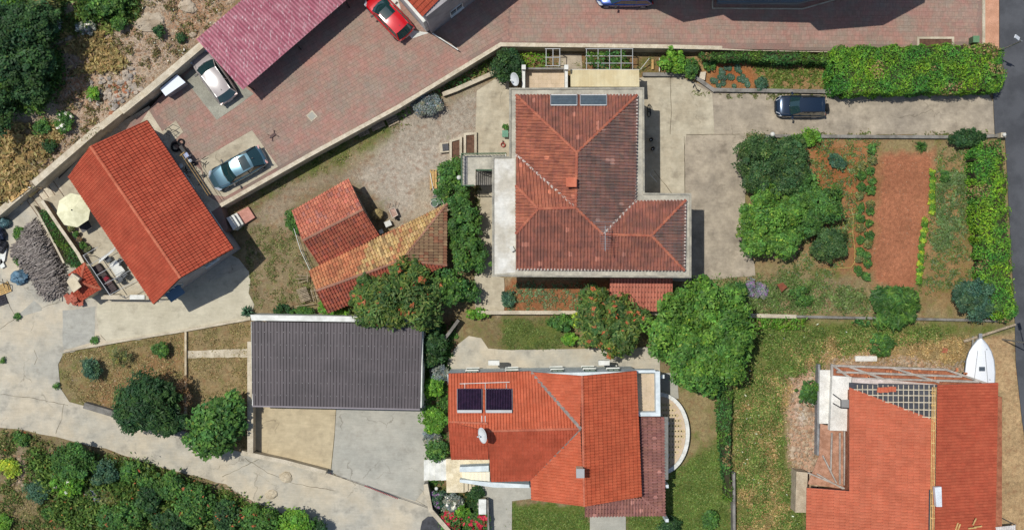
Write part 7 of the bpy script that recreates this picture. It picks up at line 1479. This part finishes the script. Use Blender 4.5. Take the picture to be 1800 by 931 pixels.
# ================================================= TREES, SHRUBS, HEDGES
big = dict(leaf=.2)
T_ = [  # name, px, py, r, h, palette, label, extras
 ('round_tree', 893, 118, 29, 3.0, 'dark', 'dense dark round bush at the north west corner of the hipped roof house', dict(leaf=.16, dens=1.3)),
 ('feathery_tree', 262, 708, 60, 4.6, 'dark', 'broad feathery dark green tree between the dry garden and the road', dict(leaf=.17, dens=1.3, ry=56, ext=((300, 740, 26), (232, 730, 28)), aspect=2.0)),
 ('fig_tree', 384, 752, 50, 4.0, 'mid', 'rounded big-leaved green tree left of the beige forecourt', dict(leaf=.3, dens=1.2, ext=((402, 718, 32), (362, 775, 26)))),
 ('silk_tree', 697, 525, 84, 5.2, 'silk', 'large tree with orange flowers between the old sheds and the dark carport', dict(flower='orange', ff=.09, leaf=.2, dens=1.3, ry=66, ext=((740, 545, 36), (655, 505, 34), (715, 490, 30), (660, 545, 34)), aspect=1.8)),
 ('silk_tree', 1068, 560, 56, 4.6, 'silk', 'smaller tree with orange flowers by the salmon lean-to', dict(flower='orange', ff=.11, leaf=.2, ry=58, ext=((1045, 530, 28), (1085, 600, 30)), aspect=1.8)),
 ('leafy_tree', 787, 505, 36, 3.6, 'mid', 'bluish green tree right of the orange flowering tree at the tan shed', dict(leaf=.24)),
 ('leafy_tree', 822, 512, 20, 2.4, 'mid', 'small green tree at the dusty walk beside the tan shed', dict(leaf=.2)),
 ('citrus_tree', 793, 302, 27, 2.4, 'mid', 'round green fruit tree under the landing stairs', dict(leaf=.18)),
 ('citrus_tree', 798, 342, 33, 2.8, 'mid', 'green fruit tree south west of the landing stairs', dict(leaf=.18)),
 ('citrus_tree', 815, 392, 37, 3.0, 'mid', 'larger green fruit tree by the tip of the tan shed', dict(leaf=.18)),
 ('citrus_tree', 822, 446, 36, 3.2, 'mid', 'southern green fruit tree beside the pale house walk', dict(leaf=.18)),
 ('olive_tree', 1348, 284, 52, 4.2, 'oliv', 'dark green tree at the corner of driveway and red earth garden', dict(leaf=.15, dens=1.15, ry=44, ext=((1390, 262, 26), (1318, 262, 24), (1378, 318, 30), (1330, 315, 24), (1402, 300, 20)))),
 ('bright_tree', 1352, 395, 50, 3.8, 'leafy', 'bright light green tree at the edge of the old driveway', dict(leaf=.2, dens=1.15, ry=50, ext=((1326, 428, 26), (1382, 425, 28), (1345, 340, 28), (1390, 370, 26), (1318, 380, 20)))),
 ('plum_tree', 1430, 362, 36, 3.2, 'mid', 'bluish green tree right of the bright light green tree', dict(leaf=.18, ry=42, ext=((1412, 315, 26), (1456, 372, 22), (1400, 345, 28), (1420, 395, 22)))),
 ('dark_bush', 1457, 429, 36, 2.4, 'oliv', 'dark oval bush left of the red earth bed', dict(leaf=.15, ry=32, dens=1.3)),
 ('walnut_tree', 1224, 594, 72, 6.2, 'leafy', 'very large green tree between the lean-to and the tall grass', dict(leaf=.24, dens=1.2, ry=66, ext=((1262, 555, 48), (1285, 600, 40), (1172, 590, 42), (1228, 640, 50), (1190, 545, 36), (1280, 640, 32), (1235, 520, 34)), csize=.75)),
 ('mulberry_tree', 1246, 672, 26, 3.0, 'mid', 'small green tree at the foot of the very large tree', dict(leaf=.26)),
 ('bush', 1176, 520, 20, 2.4, 'mid', 'clipped green bush at the east end of the salmon lean-to', dict(leaf=.18)),
 ('juniper', 1706, 518, 32, 2.6, 'blue', 'blue green juniper in the lower right corner of the garden', dict(leaf=.14, dens=1.4, ext=((1720, 540, 22),))),
 ('juniper', 1757, 540, 34, 1.8, 'mid', 'flat green juniper spreading over the asphalt edge', dict(leaf=.14, ry=18, dens=1.4)),
 ('round_shrub', 1183, 106, 23, 2.2, 'bright', 'bright climbing shrub at the west end of the north bed', dict(leaf=.2, ry=24)),
 ('round_shrub', 1215, 120, 15, 1.6, 'mid', 'small green shrub next to the bright climbing shrub', dict(leaf=.16, ry=19)),
 ('round_shrub', 762, 680, 18, 1.8, 'bright', 'upper small bush between dark carport and orange house', dict(leaf=.16)),
 ('round_shrub', 762, 737, 23, 2.0, 'bright', 'round bright bush at the corner of the grey forecourt', dict(leaf=.16, dens=1.3)),
 ('round_shrub', 768, 790, 20, 1.6, 'mid', 'lowest bush beside the white entrance steps', dict(leaf=.16)),
 ('grey_shrub', 772, 655, 18, 1.4, 'grey', 'grey green bush above the small bright bushes', dict(leaf=.14)),
 ('grey_shrub', 760, 768, 15, 1.0, 'grey', 'grey green bush between the two bright bushes', dict(leaf=.13)),
 ('grey_shrub', 752, 183, 24, 1.3, 'grey', 'round grey lavender bush under the courtyard wall', dict(leaf=.12, dens=1.3, ry=20)),
 ('dense_shrub', 760, 607, 24, 2.6, 'dark', 'dark shrub in the gap right of the dark carport', dict(leaf=.2, ry=40)),
 ('round_shrub', 160, 648, 17, 1.5, 'blue', 'small bluish round tree in the dry garden', dict(leaf=.13, dens=1.3)),
 ('round_shrub', 282, 614, 15, 1.3, 'mid', 'small green tree near the top of the dry garden', dict(leaf=.15)),
 ('sparse_shrub', 214, 624, 20, 1.2, 'olive', 'thin sparse shrub in the dry garden', dict(leaf=.12, dens=.45)),
 ('bare_shrub', 322, 690, 15, 2.2, 'brown', 'dark brownish shrub on the white garden divider', dict(leaf=.1, dens=.6, ry=34)),
 ('round_shrub', 518, 390, 15, 1.2, 'mid', 'green shrub at the west gable of the stone shed', dict(leaf=.14, ry=24)),
 ('vine_bush', 585, 537, 25, 1.8, 'bright', 'yellowish green vine bush between slatted rack and dark carport', dict(leaf=.2, ry=20)),
 ('round_shrub', 535, 548, 22, 1.2, 'mid', 'low green bush behind the white carport wall', dict(leaf=.16, ry=10)),
 ('round_shrub', 497, 545, 17, 1.2, 'dark', 'dark low bush behind the white carport wall', dict(leaf=.16, ry=10)),
 ('creeper', 840, 551, 22, 1.0, 'bright', 'green creeper on the corner of the south garden wall', dict(leaf=.18, ry=8)),
 ('vine_bush', 985, 566, 26, 1.9, 'mid', 'green vine left of the yellow leaved vine', dict(leaf=.24, ry=16)),
 ('vine_bush', 1022, 562, 22, 1.9, 'lime', 'yellow leaved vine beside the smaller orange flowering tree', dict(leaf=.24, ry=13)),
 ('bush', 1000, 592, 12, 1.6, 'bright', 'small hanging green bush in the lawn north of the house path', dict(leaf=.2, ry=14)),
 ('herb_bush', 893, 525, 12, .8, 'blue', 'bluish herb bush at the west end of the vegetable bed', dict(leaf=.12, ry=18)),
 ('yucca_bush', 1410, 520, 20, 1.2, 'mid', 'loose green bush below the dark oval bush', dict(leaf=.14, dens=.8)),
 ('flower_bush', 1328, 508, 22, .7, 'grey', 'greyish flower mound with purple blooms in the rock garden', dict(leaf=.11, flower='purple', ff=.4, ry=18)),
 ('bush', 1293, 512, 26, 1.6, 'mid', 'green bush between the very large tree and the flower mound', dict(leaf=.16, ry=16)),
 ('round_shrub', 1425, 240, 16, 1.2, 'bright', 'bright green shrub over the driveway wall', dict(leaf=.15)),
 ('round_shrub', 1400, 250, 14, 1.4, 'mid', 'green shrub between the dark corner tree and the driveway wall', dict(leaf=.15)),
 ('round_shrub', 1700, 243, 38, 1.6, 'dark', 'wide low dark shrub at the gate end of the driveway', dict(leaf=.14, ry=15, dens=1.3)),
 ('flower_bush', 768, 878, 16, 1.0, 'blue', 'lavender shrub with purple tips beside the bent grey wall', dict(leaf=.12, flower='purple', ff=.35)),
 ('flower_bush', 795, 885, 18, 1.0, 'grey', 'whitish flowering shrub in the bottom flower bed', dict(leaf=.13, flower='white', ff=.15)),
 ('round_shrub', 812, 900, 13, 1.2, 'bright', 'bright green shrub between the red flowering bushes', dict(leaf=.16)),
 ('flower_bush', 792, 916, 20, 1.4, 'mid', 'left red flowering bush beside the bent grey wall', dict(leaf=.16, flower='red', ff=.5)),
 ('flower_bush', 836, 922, 26, 1.4, 'mid', 'right red flowering bush beside the grey drive', dict(leaf=.16, flower='red', ff=.5)),
 ('round_shrub', 840, 866, 14, .8, 'dark', 'dark green ground shrub below the cream entrance steps', dict(leaf=.13)),
 ('round_shrub', 1248, 914, 18, 1.1, 'mid', 'round green shrub in the lawn near the bottom edge', dict(leaf=.16)),
 ('round_shrub', 1178, 924, 20, 1.2, 'dark', 'dark round shrub at the bottom edge below the lower roof', dict(leaf=.15)),
 ('round_shrub', 1548, 604, 22, 1.2, 'mid', 'spiky green shrub above the pale concrete slab', dict(leaf=.16)),
 ('round_shrub', 1424, 688, 20, 1.3, 'mid', 'green shrub at the left corner of the unfinished house', dict(leaf=.15)),
 # hillside and scrub
 ('hill_tree', 35, 70, 62, 5.5, 'dark', 'large dark tree in the upper left corner', dict(leaf=.22, dens=1.25, ry=66, ext=((75, 40, 34), (60, 110, 40), (20, 110, 40)))),
 ('hill_tree', 80, 10, 26, 3.0, 'olive', 'reddish tipped green tree at the top edge left', dict(leaf=.2, flower='orange', ff=.12)),
 ('hill_tree', 55, 150, 34, 4.0, 'dark', 'dark bush tree on the slope under the large corner tree', dict(leaf=.2)),
 ('hill_tree', 0, 200, 26, 3.2, 'dark', 'dark foliage at the left edge of the hillside', dict(leaf=.2, ry=46)),
 ('hill_tree', 15, 20, 28, 3.5, 'bright', 'bright green foliage in the top left corner', dict(leaf=.22)),
 ('hill_tree', 3, 130, 16, 3.0, 'bright', 'bright green shoot at the left edge', dict(leaf=.22, ry=26)),
 ('hill_shrub', 190, 5, 36, 1.8, 'mid', 'wide green shrub at the top edge of the stony hillside', dict(leaf=.2, ry=22)),
 ('hill_shrub', 208, 40, 14, 1.2, 'mid', 'small green shrub below the wide top edge shrub', dict(leaf=.18)),
 ('hill_shrub', 164, 165, 12, .9, 'bright', 'single green shrub left of the rubble heap', dict(leaf=.15)),
 ('hill_shrub', 282, 56, 11, .8, 'dark', 'small dark shrub beside the large pale outcrop', dict(leaf=.14)),
 ('hill_shrub', 318, 67, 8, .6, 'dark', 'tiny dark shrub near the pink roof corner', dict(leaf=.13)),
 ('hill_shrub', 150, 48, 20, .8, 'grey', 'whitish leaved shrub on the hillside above the stones', dict(leaf=.15, flower='white', ff=.4, ry=12)),
 ('hill_shrub', 96, 45, 13, .8, 'grey', 'whitish leaved shrub beside the corner tree', dict(leaf=.14, flower='white', ff=.4)),
 ('hill_shrub', 112, 215, 18, 1.0, 'mid', 'green shrub with white umbels on the lower hillside', dict(leaf=.15, flower='white', ff=.12)),
 ('hill_shrub', 72, 225, 14, .8, 'mid', 'low green shrub left of the white umbels', dict(leaf=.15)),
 ('hill_shrub', 88, 256, 12, .7, 'dark', 'low dark shrub above the pale retaining wall', dict(leaf=.14)),
 ('scrub_tree', 128, 812, 40, 3.0, 'mid', 'large green bush below the road at the lower left', dict(leaf=.18, ry=38)),
 ('scrub_tree', 122, 848, 36, 2.4, 'bright', 'bright lower part bush with white blossoms at its foot', dict(leaf=.2, flower='white', ff=.04, ry=20)),
 ('scrub_tree', 183, 828, 24, 2.2, 'blue', 'bluish bush right of the large roadside bush', dict(leaf=.16)),
 ('scrub_tree', 231, 826, 19, 1.8, 'mid', 'small green palm-like bush under the road curve', dict(leaf=.2)),
 ('scrub_tree', 258, 845, 16, 1.6, 'mid', 'small bush between the road curve bushes', dict(leaf=.18)),
 ('scrub_tree', 300, 852, 28, 2.2, 'mid', 'leafy green bush below the middle of the road', dict(leaf=.2)),
 ('scrub_tree', 262, 875, 26, 2.2, 'dark', 'dark green bush in the lower scrub', dict(leaf=.2)),
 ('scrub_tree', 345, 885, 34, 2.6, 'mid', 'green bush with orange tips near the broken road edge', dict(leaf=.2, flower='orange', ff=.1, ry=38)),
 ('scrub_tree', 215, 905, 44, 2.6, 'mid', 'wide bush with orange blossoms at the bottom edge left', dict(leaf=.2, flower='orange', ff=.09, ry=26)),
 ('scrub_tree', 300, 918, 36, 2.4, 'dark', 'dark shrub mass at the bottom edge', dict(leaf=.2, ry=24)),
 ('scrub_tree', 400, 905, 30, 2.4, 'dark', 'dark bush with orange tips at the bottom edge', dict(leaf=.2, flower='orange', ff=.08, ry=30)),
 ('scrub_tree', 455, 915, 32, 2.8, 'mid', 'green bush at the bottom edge beside the road', dict(leaf=.2, flower='orange', ff=.08)),
 ('scrub_tree', 520, 918, 34, 2.8, 'bright', 'bright bush at the bottom edge right of the orange tipped bush', dict(leaf=.2, ry=26)),
 ('scrub_tree', 558, 930, 20, 2.2, 'dark', 'dark pointed bush at the bottom road corner', dict(leaf=.18)),
 ('scrub_shrub', 18, 822, 17, .9, 'lime', 'yellowish rosette shrub near the left edge', dict(leaf=.16)),
 ('scrub_shrub', 38, 772, 14, .8, 'mid', 'small green shrub on the road verge at the lower left', dict(leaf=.15)),
 ('scrub_shrub', 66, 862, 22, .9, 'blue', 'grey blue low shrub in the lower left scrub', dict(leaf=.14)),
 ('scrub_shrub', 165, 865, 16, .9, 'grey', 'dry grey shrub in the lower scrub', dict(leaf=.12)),
 ('scrub_shrub', 195, 870, 18, 1.0, 'olive', 'olive coloured shrub in the lower scrub', dict(leaf=.15)),
 ('scrub_shrub', 8, 918, 15, .8, 'bright', 'small bright shrub in the bottom left corner', dict(leaf=.15)),
 ('scrub_shrub', 86, 902, 10, .6, 'mid', 'tiny green shrub in the bottom left meadow', dict(leaf=.13)),
]
for nm, x, y, r, h, pl_, lb, kw in T_:
    tree(nm, x, y, r, h, pl_, lb, 'shrub' if h < 2.3 else 'tree', trunk=.05 if h < 2.3 else .13, **kw)
tree('rosemary_bush', 1573, 538, 40, 1.9, 'mid', 'large rounded fine leaved green bush at the south garden edge', 'shrub', trunk=.06, leaf=.2, dens=1.3, aspect=2.6)
spiky('grass_clump', 1590, 560, 16, .6, 'mid', 'small spiky tuft at the foot of the large rounded garden bush', 'plant', 70, .08)
spiky('yucca', 1617, 258, 15, .6, 'mid', 'small spiky green plant above the red earth bed', 'plant', 80, .08)
spiky('banana_plant', 437, 548, 15, 1.1, 'blue', 'long leaved palm-like plant at the corner of the dark carport', 'plant', 26, .2)
spiky('agave', 20, 812, 14, .6, 'bright', 'star shaped green plant in the scrub at the lower left', 'plant', 30, .14)
# hedges
hedge('tall_hedge', [(1462, 96), (1468, 83), (1560, 80), (1650, 78), (1745, 76), (1766, 88), (1768, 140), (1760, 158), (1700, 158), (1610, 163), (1540, 163), (1475, 165), (1464, 150)], 2.4, 'hedge', 'wide tall bright green hedge at the upper right between courtyard and driveway', leaf=.14, dens=190, bul=.28, ragged=3.4)
hedge('wall_hedge', [(1232, 92), (1320, 91), (1465, 94), (1465, 108), (1380, 108), (1240, 103)], 1.9, 'mid', 'narrow green hedge along the courtyard wall over the cabbage bed', leaf=.15, dens=150, bul=.15)
hedge('street_hedge', [(1714, 262), (1740, 248), (1762, 246), (1768, 300), (1773, 400), (1780, 520), (1784, 558), (1748, 560), (1730, 500), (1724, 440), (1718, 380), (1712, 300)], 2.0, 'hedge', 'tall green hedge along the asphalt street beside the red earth garden', leaf=.15, dens=160, bul=.34, ragged=6)
hedge('ivy_strip', [(70, 370), (80, 372), (104, 400), (128, 440), (148, 458), (132, 470), (122, 468), (112, 448), (92, 418), (76, 390)], 1.45, 'mid', 'strip of green ivy between the firewood heap and the brown terrace wall', leaf=.12, dens=170, bul=.12, cat='ivy')
hedge('lawn_hedge', [(1264, 668), (1286, 668), (1288, 740), (1286, 800), (1288, 880), (1276, 880), (1270, 800), (1264, 740)], 1.3, 'mid', 'vine covered strip hedge between the lawn and the tall grass', leaf=.17, dens=110, bul=.25)
def vine(name, poly, h, pal, label, cat='vine', **k):
    c = VV(poly, 0); t = thing(name, sum(c, Vector()) / len(c), label, cat); b = MB()
    for p in c[:4]: b.tube(p, (p.x, p.y, h * .8), .03, n=6)
    b.build('stem', BARK, t); boxleaf('leaves', poly, h * .55, h, k.pop('leaf', .2), pal, k.pop('dens', 60), t, bul=.3, sidef=.3, **k)
vine('grape_vine', [(1031, 92), (1100, 88), (1108, 118), (1060, 122), (1036, 112)], 2.1, 'mid', 'grape vine covering the large grey trellis north of the house')
vine('bean_row', [(908, 92), (965, 92), (962, 116), (912, 118)], .8, 'bright', 'bright green vegetable row east of the dark round bush', 'plants', dens=70, leaf=.16)
vine('verge_creeper', [(1290, 556), (1420, 560), (1410, 580), (1300, 574)], .9, 'bright', 'low bright creeper along the wall north of the tall grass', 'creeper', dens=60)
vine('verge_creeper', [(1500, 560), (1540, 562), (1528, 572), (1500, 570)], .8, 'mid', 'small creeper on the plot wall left of the spiky clump', 'creeper', dens=60)
vine('court_creeper', [(700, 188), (880, 98), (884, 112), (860, 122), (760, 172), (712, 204)], .7, 'mid', 'dark green creeper along the foot of the courtyard wall', 'creeper', dens=40)
# vegetable rows: each plant a thing
ORD = 'topmost,second,third,fourth,fifth,sixth,seventh,eighth,ninth,tenth,eleventh,twelfth,thirteenth,fourteenth,fifteenth,sixteenth,seventeenth,eighteenth'.split(',')
def veg(x, y, r, h, pal, lab, group, leaf=.13, name='vegetable_plant', dens=1.0):
    g = V(x, y, 0); t = thing(name, g, lab, 'plant', group); k = 1 / S; b = MB(); b.tube(g, vadd(g, z=h * .6), .02, n=5); b.build('stem', BARK, t)
    make_crown('foliage', (g.x, g.y, h * .55), r * k, r * k, h * .5, pal, t, dens, leaf, .16); return t
for i in range(11):
    y = 292 + i * 18.5; veg(1512 - i * .4 + random.uniform(-2, 2), y + random.uniform(-4, 4), random.uniform(7, 9.5), .55, 'mid' if i % 3 else 'olive', 'green plant in the left row by the earth bed, ' + (ORD[i] if i == 0 else ORD[i] + ' from the top'), 'plants of the left vegetable row')
for i in range(12):
    y = 282 + i * 18.5; veg(1531 - i * .9 + random.uniform(-2, 2), y + random.uniform(-4, 4), random.uniform(6.5, 9), .55, 'mid' if i % 4 else 'olive', 'green plant beside the red earth bed, inner row, ' + (ORD[i] if i == 0 else ORD[i] + ' from the top'), 'plants of the inner vegetable row')
for i in range(13): veg(1637 + random.uniform(-1, 1), 302 + i * 5.9, 4.6, .35, 'bright' if i % 3 else 'lime', 'small yellowish plant in the upper short row on the red earth, ' + (ORD[i] if i == 0 else ORD[i] + ' from the top'), 'plants of the upper yellowish row', .1)
for i in range(18): veg(1624 - i * .62 + random.uniform(-1, 1), 387 + i * 6.3, 4.8, .35, 'bright' if i % 3 else 'lime', 'small yellowish plant in the lower long row on the red earth, ' + (ORD[i] if i == 0 else ORD[i] + ' from the top'), 'plants of the lower yellowish row', .1)
CBG = 'cabbages in the north bed'
for i in range(30):
    x, y = random.uniform(1252, 1316), random.uniform(110, 152)
    if y < 128 and x < 1262: continue
    if x > 1302 and y < 132: continue
    g = V(x, y, 0); t = thing('cabbage', g, 'blue green cabbage in the bed beside the bent grey wall', 'cabbage', CBG); b = MB(); r = random.uniform(.2, .3); b.lathe(vadd(g, z=.05), [(.05, 0), (.1, .06), (.09, .16), (.02, .2)], 8, col=A(112, 140, 118)[:3]); b.build('head', leafmat('leaf'), t); b = MB()
    for k in range(11):
        a = k * 2.4; el = .9 - k * .06; c_ = [q * random.uniform(.8, 1.2) for q in A(92, 122, 98, .95)[:3]]; d_ = Vector((math.cos(a), math.sin(a), 0)); s_ = Vector((-d_.y, d_.x, 0)); p0 = g + Vector((0, 0, .06)); b.add([p0, p0 + d_ * r * .55 + s_ * r * .38 + Vector((0, 0, .12)), p0 + d_ * r * 1.05 + Vector((0, 0, .06 + .03 * (k % 3))), p0 + d_ * r * .55 - s_ * r * .38 + Vector((0, 0, .12))], [(0, 1, 2, 3)], tuple(c_))
    b.build('leaves', leafmat('leaf'), t)
for x, y, r, lb in ((1465, 283, 14, 'blue green artichoke at the top of the garden path'), (1476, 290, 10, 'small blue green artichoke beside the larger one'), (1530, 262, 9, 'green plant above the inner vegetable row'), (1468, 345, 12, 'green plant below the artichokes by the bluish tree'), (1462, 375, 11, 'green plant at the right side of the bluish tree'), (1246, 116, 11, 'leafy green plant left of the cabbages'), (1337, 148, 13, 'bluish low plant right of the cabbages'), (1658, 310, 10, 'green weed clump right of the upper yellowish row')):
    veg(x, y, r, .6, 'blue' if 'blu' in lb[:9] else 'mid', lb, None, .16)
# ground cover that nobody could count
cover('grass', [[(897, 888), (1037, 905), (1037, 940), (897, 940)], [(1180, 832), (1270, 770), (1284, 800), (1284, 940), (1105, 940), (1105, 906), (1180, 906)]], 60, .09, .05, GR((98, 124, 56), (82, 110, 48), (124, 138, 76)), 'short green lawn around the orange tiled house', 'grass', .2, .8, spread=.14)
cover('grass', [[(885, 562), (1000, 562), (985, 612), (880, 614)]], 40, .09, .06, GR((92, 112, 56), (110, 124, 68)), 'patch of dark lawn north of the house path', 'grass', .42, 1.4)
cover('tall_grass', [[(1292, 562), (1440, 575), (1620, 575), (1690, 590), (1600, 600), (1460, 625), (1436, 650), (1385, 660), (1378, 800), (1400, 835), (1410, 940), (1292, 940)]], 44, .11, .3, GR((98, 122, 56), (114, 132, 66), (138, 144, 84), (82, 112, 48)), 'tall tangled green and yellow grass in the field', 'grass', .42, .9, per=16, spread=.22, flower='white', ff=.0012)
cover('dry_grass', [[(1400, 640), (1380, 600), (1500, 590), (1700, 590), (1700, 640), (1560, 632)], [(1292, 640), (1400, 660), (1360, 780), (1400, 940), (1292, 940)]], 22, .1, .22, 'straw', 'straw coloured dry grass among the green field', 'grass', .4, 1.3, per=14, spread=.2)
cover('hill_grass', [[(-20, 215), (120, 225), (60, 310), (0, 362), (-20, 370)], [(95, 60), (180, 55), (230, 120), (130, 130)]], 22, .24, .3, GR((176, 152, 104), (156, 134, 88), (150, 138, 88)), 'long dry straw grass on the left hillside', 'grass', .4, 1.2, per=12)
cover('hill_scrub', [[(90, 30), (300, -10), (420, -10), (345, 75), (220, 190), (60, 330), (0, 362), (0, 220), (100, 200)]], 8, .13, .2, GR((122, 116, 76), (134, 112, 78), (92, 100, 54), (150, 128, 92)), 'low dry scrub scattered over the stony hillside', 'scrub', .5, 1.3, per=14, flower='white', ff=.01)
cover('hill_scrub', [[(100, -20), (250, -20), (245, 30), (190, 60), (110, 60)]], 20, .18, .3, GR((104, 118, 56), (124, 124, 70)), 'olive green scrub at the top of the hillside', 'scrub', .42, 1.0, per=14)
cover('scrub', [[(0, 756), (100, 772), (200, 800), (345, 842), (400, 860), (470, 905), (520, 940), (0, 940)]], 14, .14, .25, GR((114, 118, 68), (84, 104, 48), (132, 122, 80), (70, 92, 44)), 'low mixed scrub below the road', 'scrub', .45, 1.1, per=16, flower='orange', ff=.004)
cover('dry_meadow', [[(0, 850), (60, 850), (170, 880), (160, 940), (0, 940)], [(110, 622), (322, 586), (322, 760), (150, 712), (110, 670)], [(330, 580), (438, 565), (438, 790), (332, 760)]], 20, .1, .06, GR((148, 134, 92), (132, 126, 82), (162, 146, 104)), 'thin dry grass in the lower left gardens', 'grass', .42, 1.2, per=8)
cover('weeds', [[(400, 350), (540, 275), (700, 195), (730, 215), (640, 260), (600, 290), (450, 350), (415, 390)], [(430, 400), (512, 400), (560, 480), (530, 540), (450, 540), (435, 480)], [(885, 108), (1020, 104), (1170, 98), (1170, 128), (885, 128)]], 14, .11, .07, GR((118, 122, 74), (140, 130, 90), (100, 114, 62)), 'thin weeds and dry grass under the courtyard wall', 'weeds', .46, 1.5, per=9)
cover('weeds', [[(545, 275), (700, 192), (870, 100), (880, 112), (705, 208), (550, 290)]], 30, .15, .15, GR((84, 108, 48), (104, 120, 58)), 'green weeds in the shade line of the courtyard wall', 'weeds', .42, 1.8, per=10)
cover('weeds', [[(1305, 242), (1545, 244), (1540, 300), (1500, 420), (1480, 500), (1530, 520), (1530, 552), (1250, 552), (1330, 480), (1400, 460), (1420, 380)], [(1650, 262), (1718, 262), (1724, 480), (1690, 500), (1612, 520), (1630, 420), (1645, 300)]], 14, .12, .12, GR((100, 122, 60), (88, 112, 52), (124, 130, 80), (110, 128, 92)), 'patchy green weeds on the red earth garden', 'weeds', .46, 1.5, per=11)
cover('weeds', [[(1650, 300), (1700, 300), (1690, 400), (1660, 440), (1640, 440)]], 30, .14, .12, GR((108, 128, 84), (92, 118, 66)), 'denser green weed patch right of the bare bed', 'weeds', .44, 2.0, per=11)
cover('weeds', [[(1320, 108), (1462, 112), (1462, 156), (1345, 156)]], 18, .15, .12, GR((116, 128, 64), (96, 116, 52)), 'weeds in the north bed beside the tall hedge', 'weeds', .46, 2.0, per=10)
cover('seedlings', [[(890, 496), (1060, 498), (1060, 546), (895, 545)]], 16, .12, .12, GR((118, 134, 96), (100, 124, 84)), 'sparse seedlings in the red soil bed south of the house', 'plants', .46, 2.5, per=8)
cover('weeds', [[(745, 565), (800, 565), (790, 640), (784, 850), (752, 850), (748, 700)]], 22, .18, .15, 'mid', 'undergrowth between the dark carport and the orange tiled house', 'weeds', .42, 1.5, per=12)
cover('weeds', [[(760, 852), (784, 866), (856, 868), (850, 940), (800, 940), (765, 890)]], 40, .13, .1, 'dark', 'dark ground cover in the bottom flower bed', 'weeds', .3, 1.5, per=10)
cover('ground_weeds', [[(1310, 236), (1740, 234), (1740, 240), (1310, 244)], [(1200, 162), (1460, 166), (1460, 172), (1260, 172)], [(836, 240), (842, 240), (842, 480), (836, 480)]], 14, .14, .06, 'olive', 'little weeds in the driveway joints', 'weeds', .5, 2, per=8, z=.05)
for x, y, r, lb in ((167, 597, 7, 'small green weed on the kerb below the parking pad'), (31, 556, 6, 'weed growing in the road joint below the junk heap'), (8, 632, 5, 'tiny weed on the road at the left edge'), (101, 678, 5, 'tiny weed at the tip of the dry garden'), (35, 412, 13, 'green weed clump at the upper corner of the firewood heap'), (31, 458, 8, 'small weeds at the left corner of the firewood heap')):
    veg(x, y, r, .3, 'mid', lb, None, .12, 'weed')

cover('bramble', [[(60, 800), (250, 815), (420, 880), (560, 925), (560, 940), (150, 940), (100, 900)]], 9, .2, .9, GR((84, 112, 50), (66, 94, 42), (104, 124, 58)), 'tangled brambles between the bushes below the road', 'brambles', .44, 1.6, per=40, spread=.32, flower='orange', ff=.006)
cover('bramble', [[(0, 0), (110, 0), (110, 130), (80, 190), (0, 210)], [(140, 0), (240, 0), (230, 40), (150, 45)]], 8, .2, .7, GR((70, 100, 46), (56, 84, 40), (96, 124, 54)), 'tangled brambles around the hillside trees', 'brambles', .42, 1.6, per=40, spread=.32)
cover('rock_garden_plants', [[(1250, 490), (1400, 488), (1460, 500), (1520, 510), (1520, 550), (1250, 550)]], 10, .13, .3, GR((96, 122, 62), (120, 132, 84)), 'loose low plants in the rock garden south of the driveway', 'plants', .5, 2.2, per=24, spread=.2)

scatter_stones([[(60, 60), (150, 60), (300, 0), (420, -5), (345, 75), (210, 200), (160, 200), (60, 330), (60, 290), (110, 220), (100, 120)]], 1300, .08, .2, 'stones', 'larger pale broken stones scattered on the hillside')
scatter_stones([[(1385, 700), (1438, 640), (1440, 860), (1396, 850)], [(1440, 618), (1560, 620), (1700, 645), (1700, 655), (1560, 638), (1440, 636)]], 260, .1, .26, 'rubble', 'bigger chunks of broken concrete beside the unfinished house')
hz = thing('garden_hose', V(1500, 400, 0), 'thin yellow garden hose lying between the vegetable rows', 'hose'); b = MB(); hp_ = [(1494, 395), (1484, 378), (1487, 369), (1496, 368), (1500, 380), (1499, 410), (1503, 440), (1502, 462), (1496, 470), (1475, 471), (1452, 473)]
for a, c in zip(hp_, hp_[1:]): b.tube(V(*a, .05), V(*c, .05), .022, n=6)
b.build('tube', M('yellow hose', A(206, 190, 110), None, 3, .5), hz)
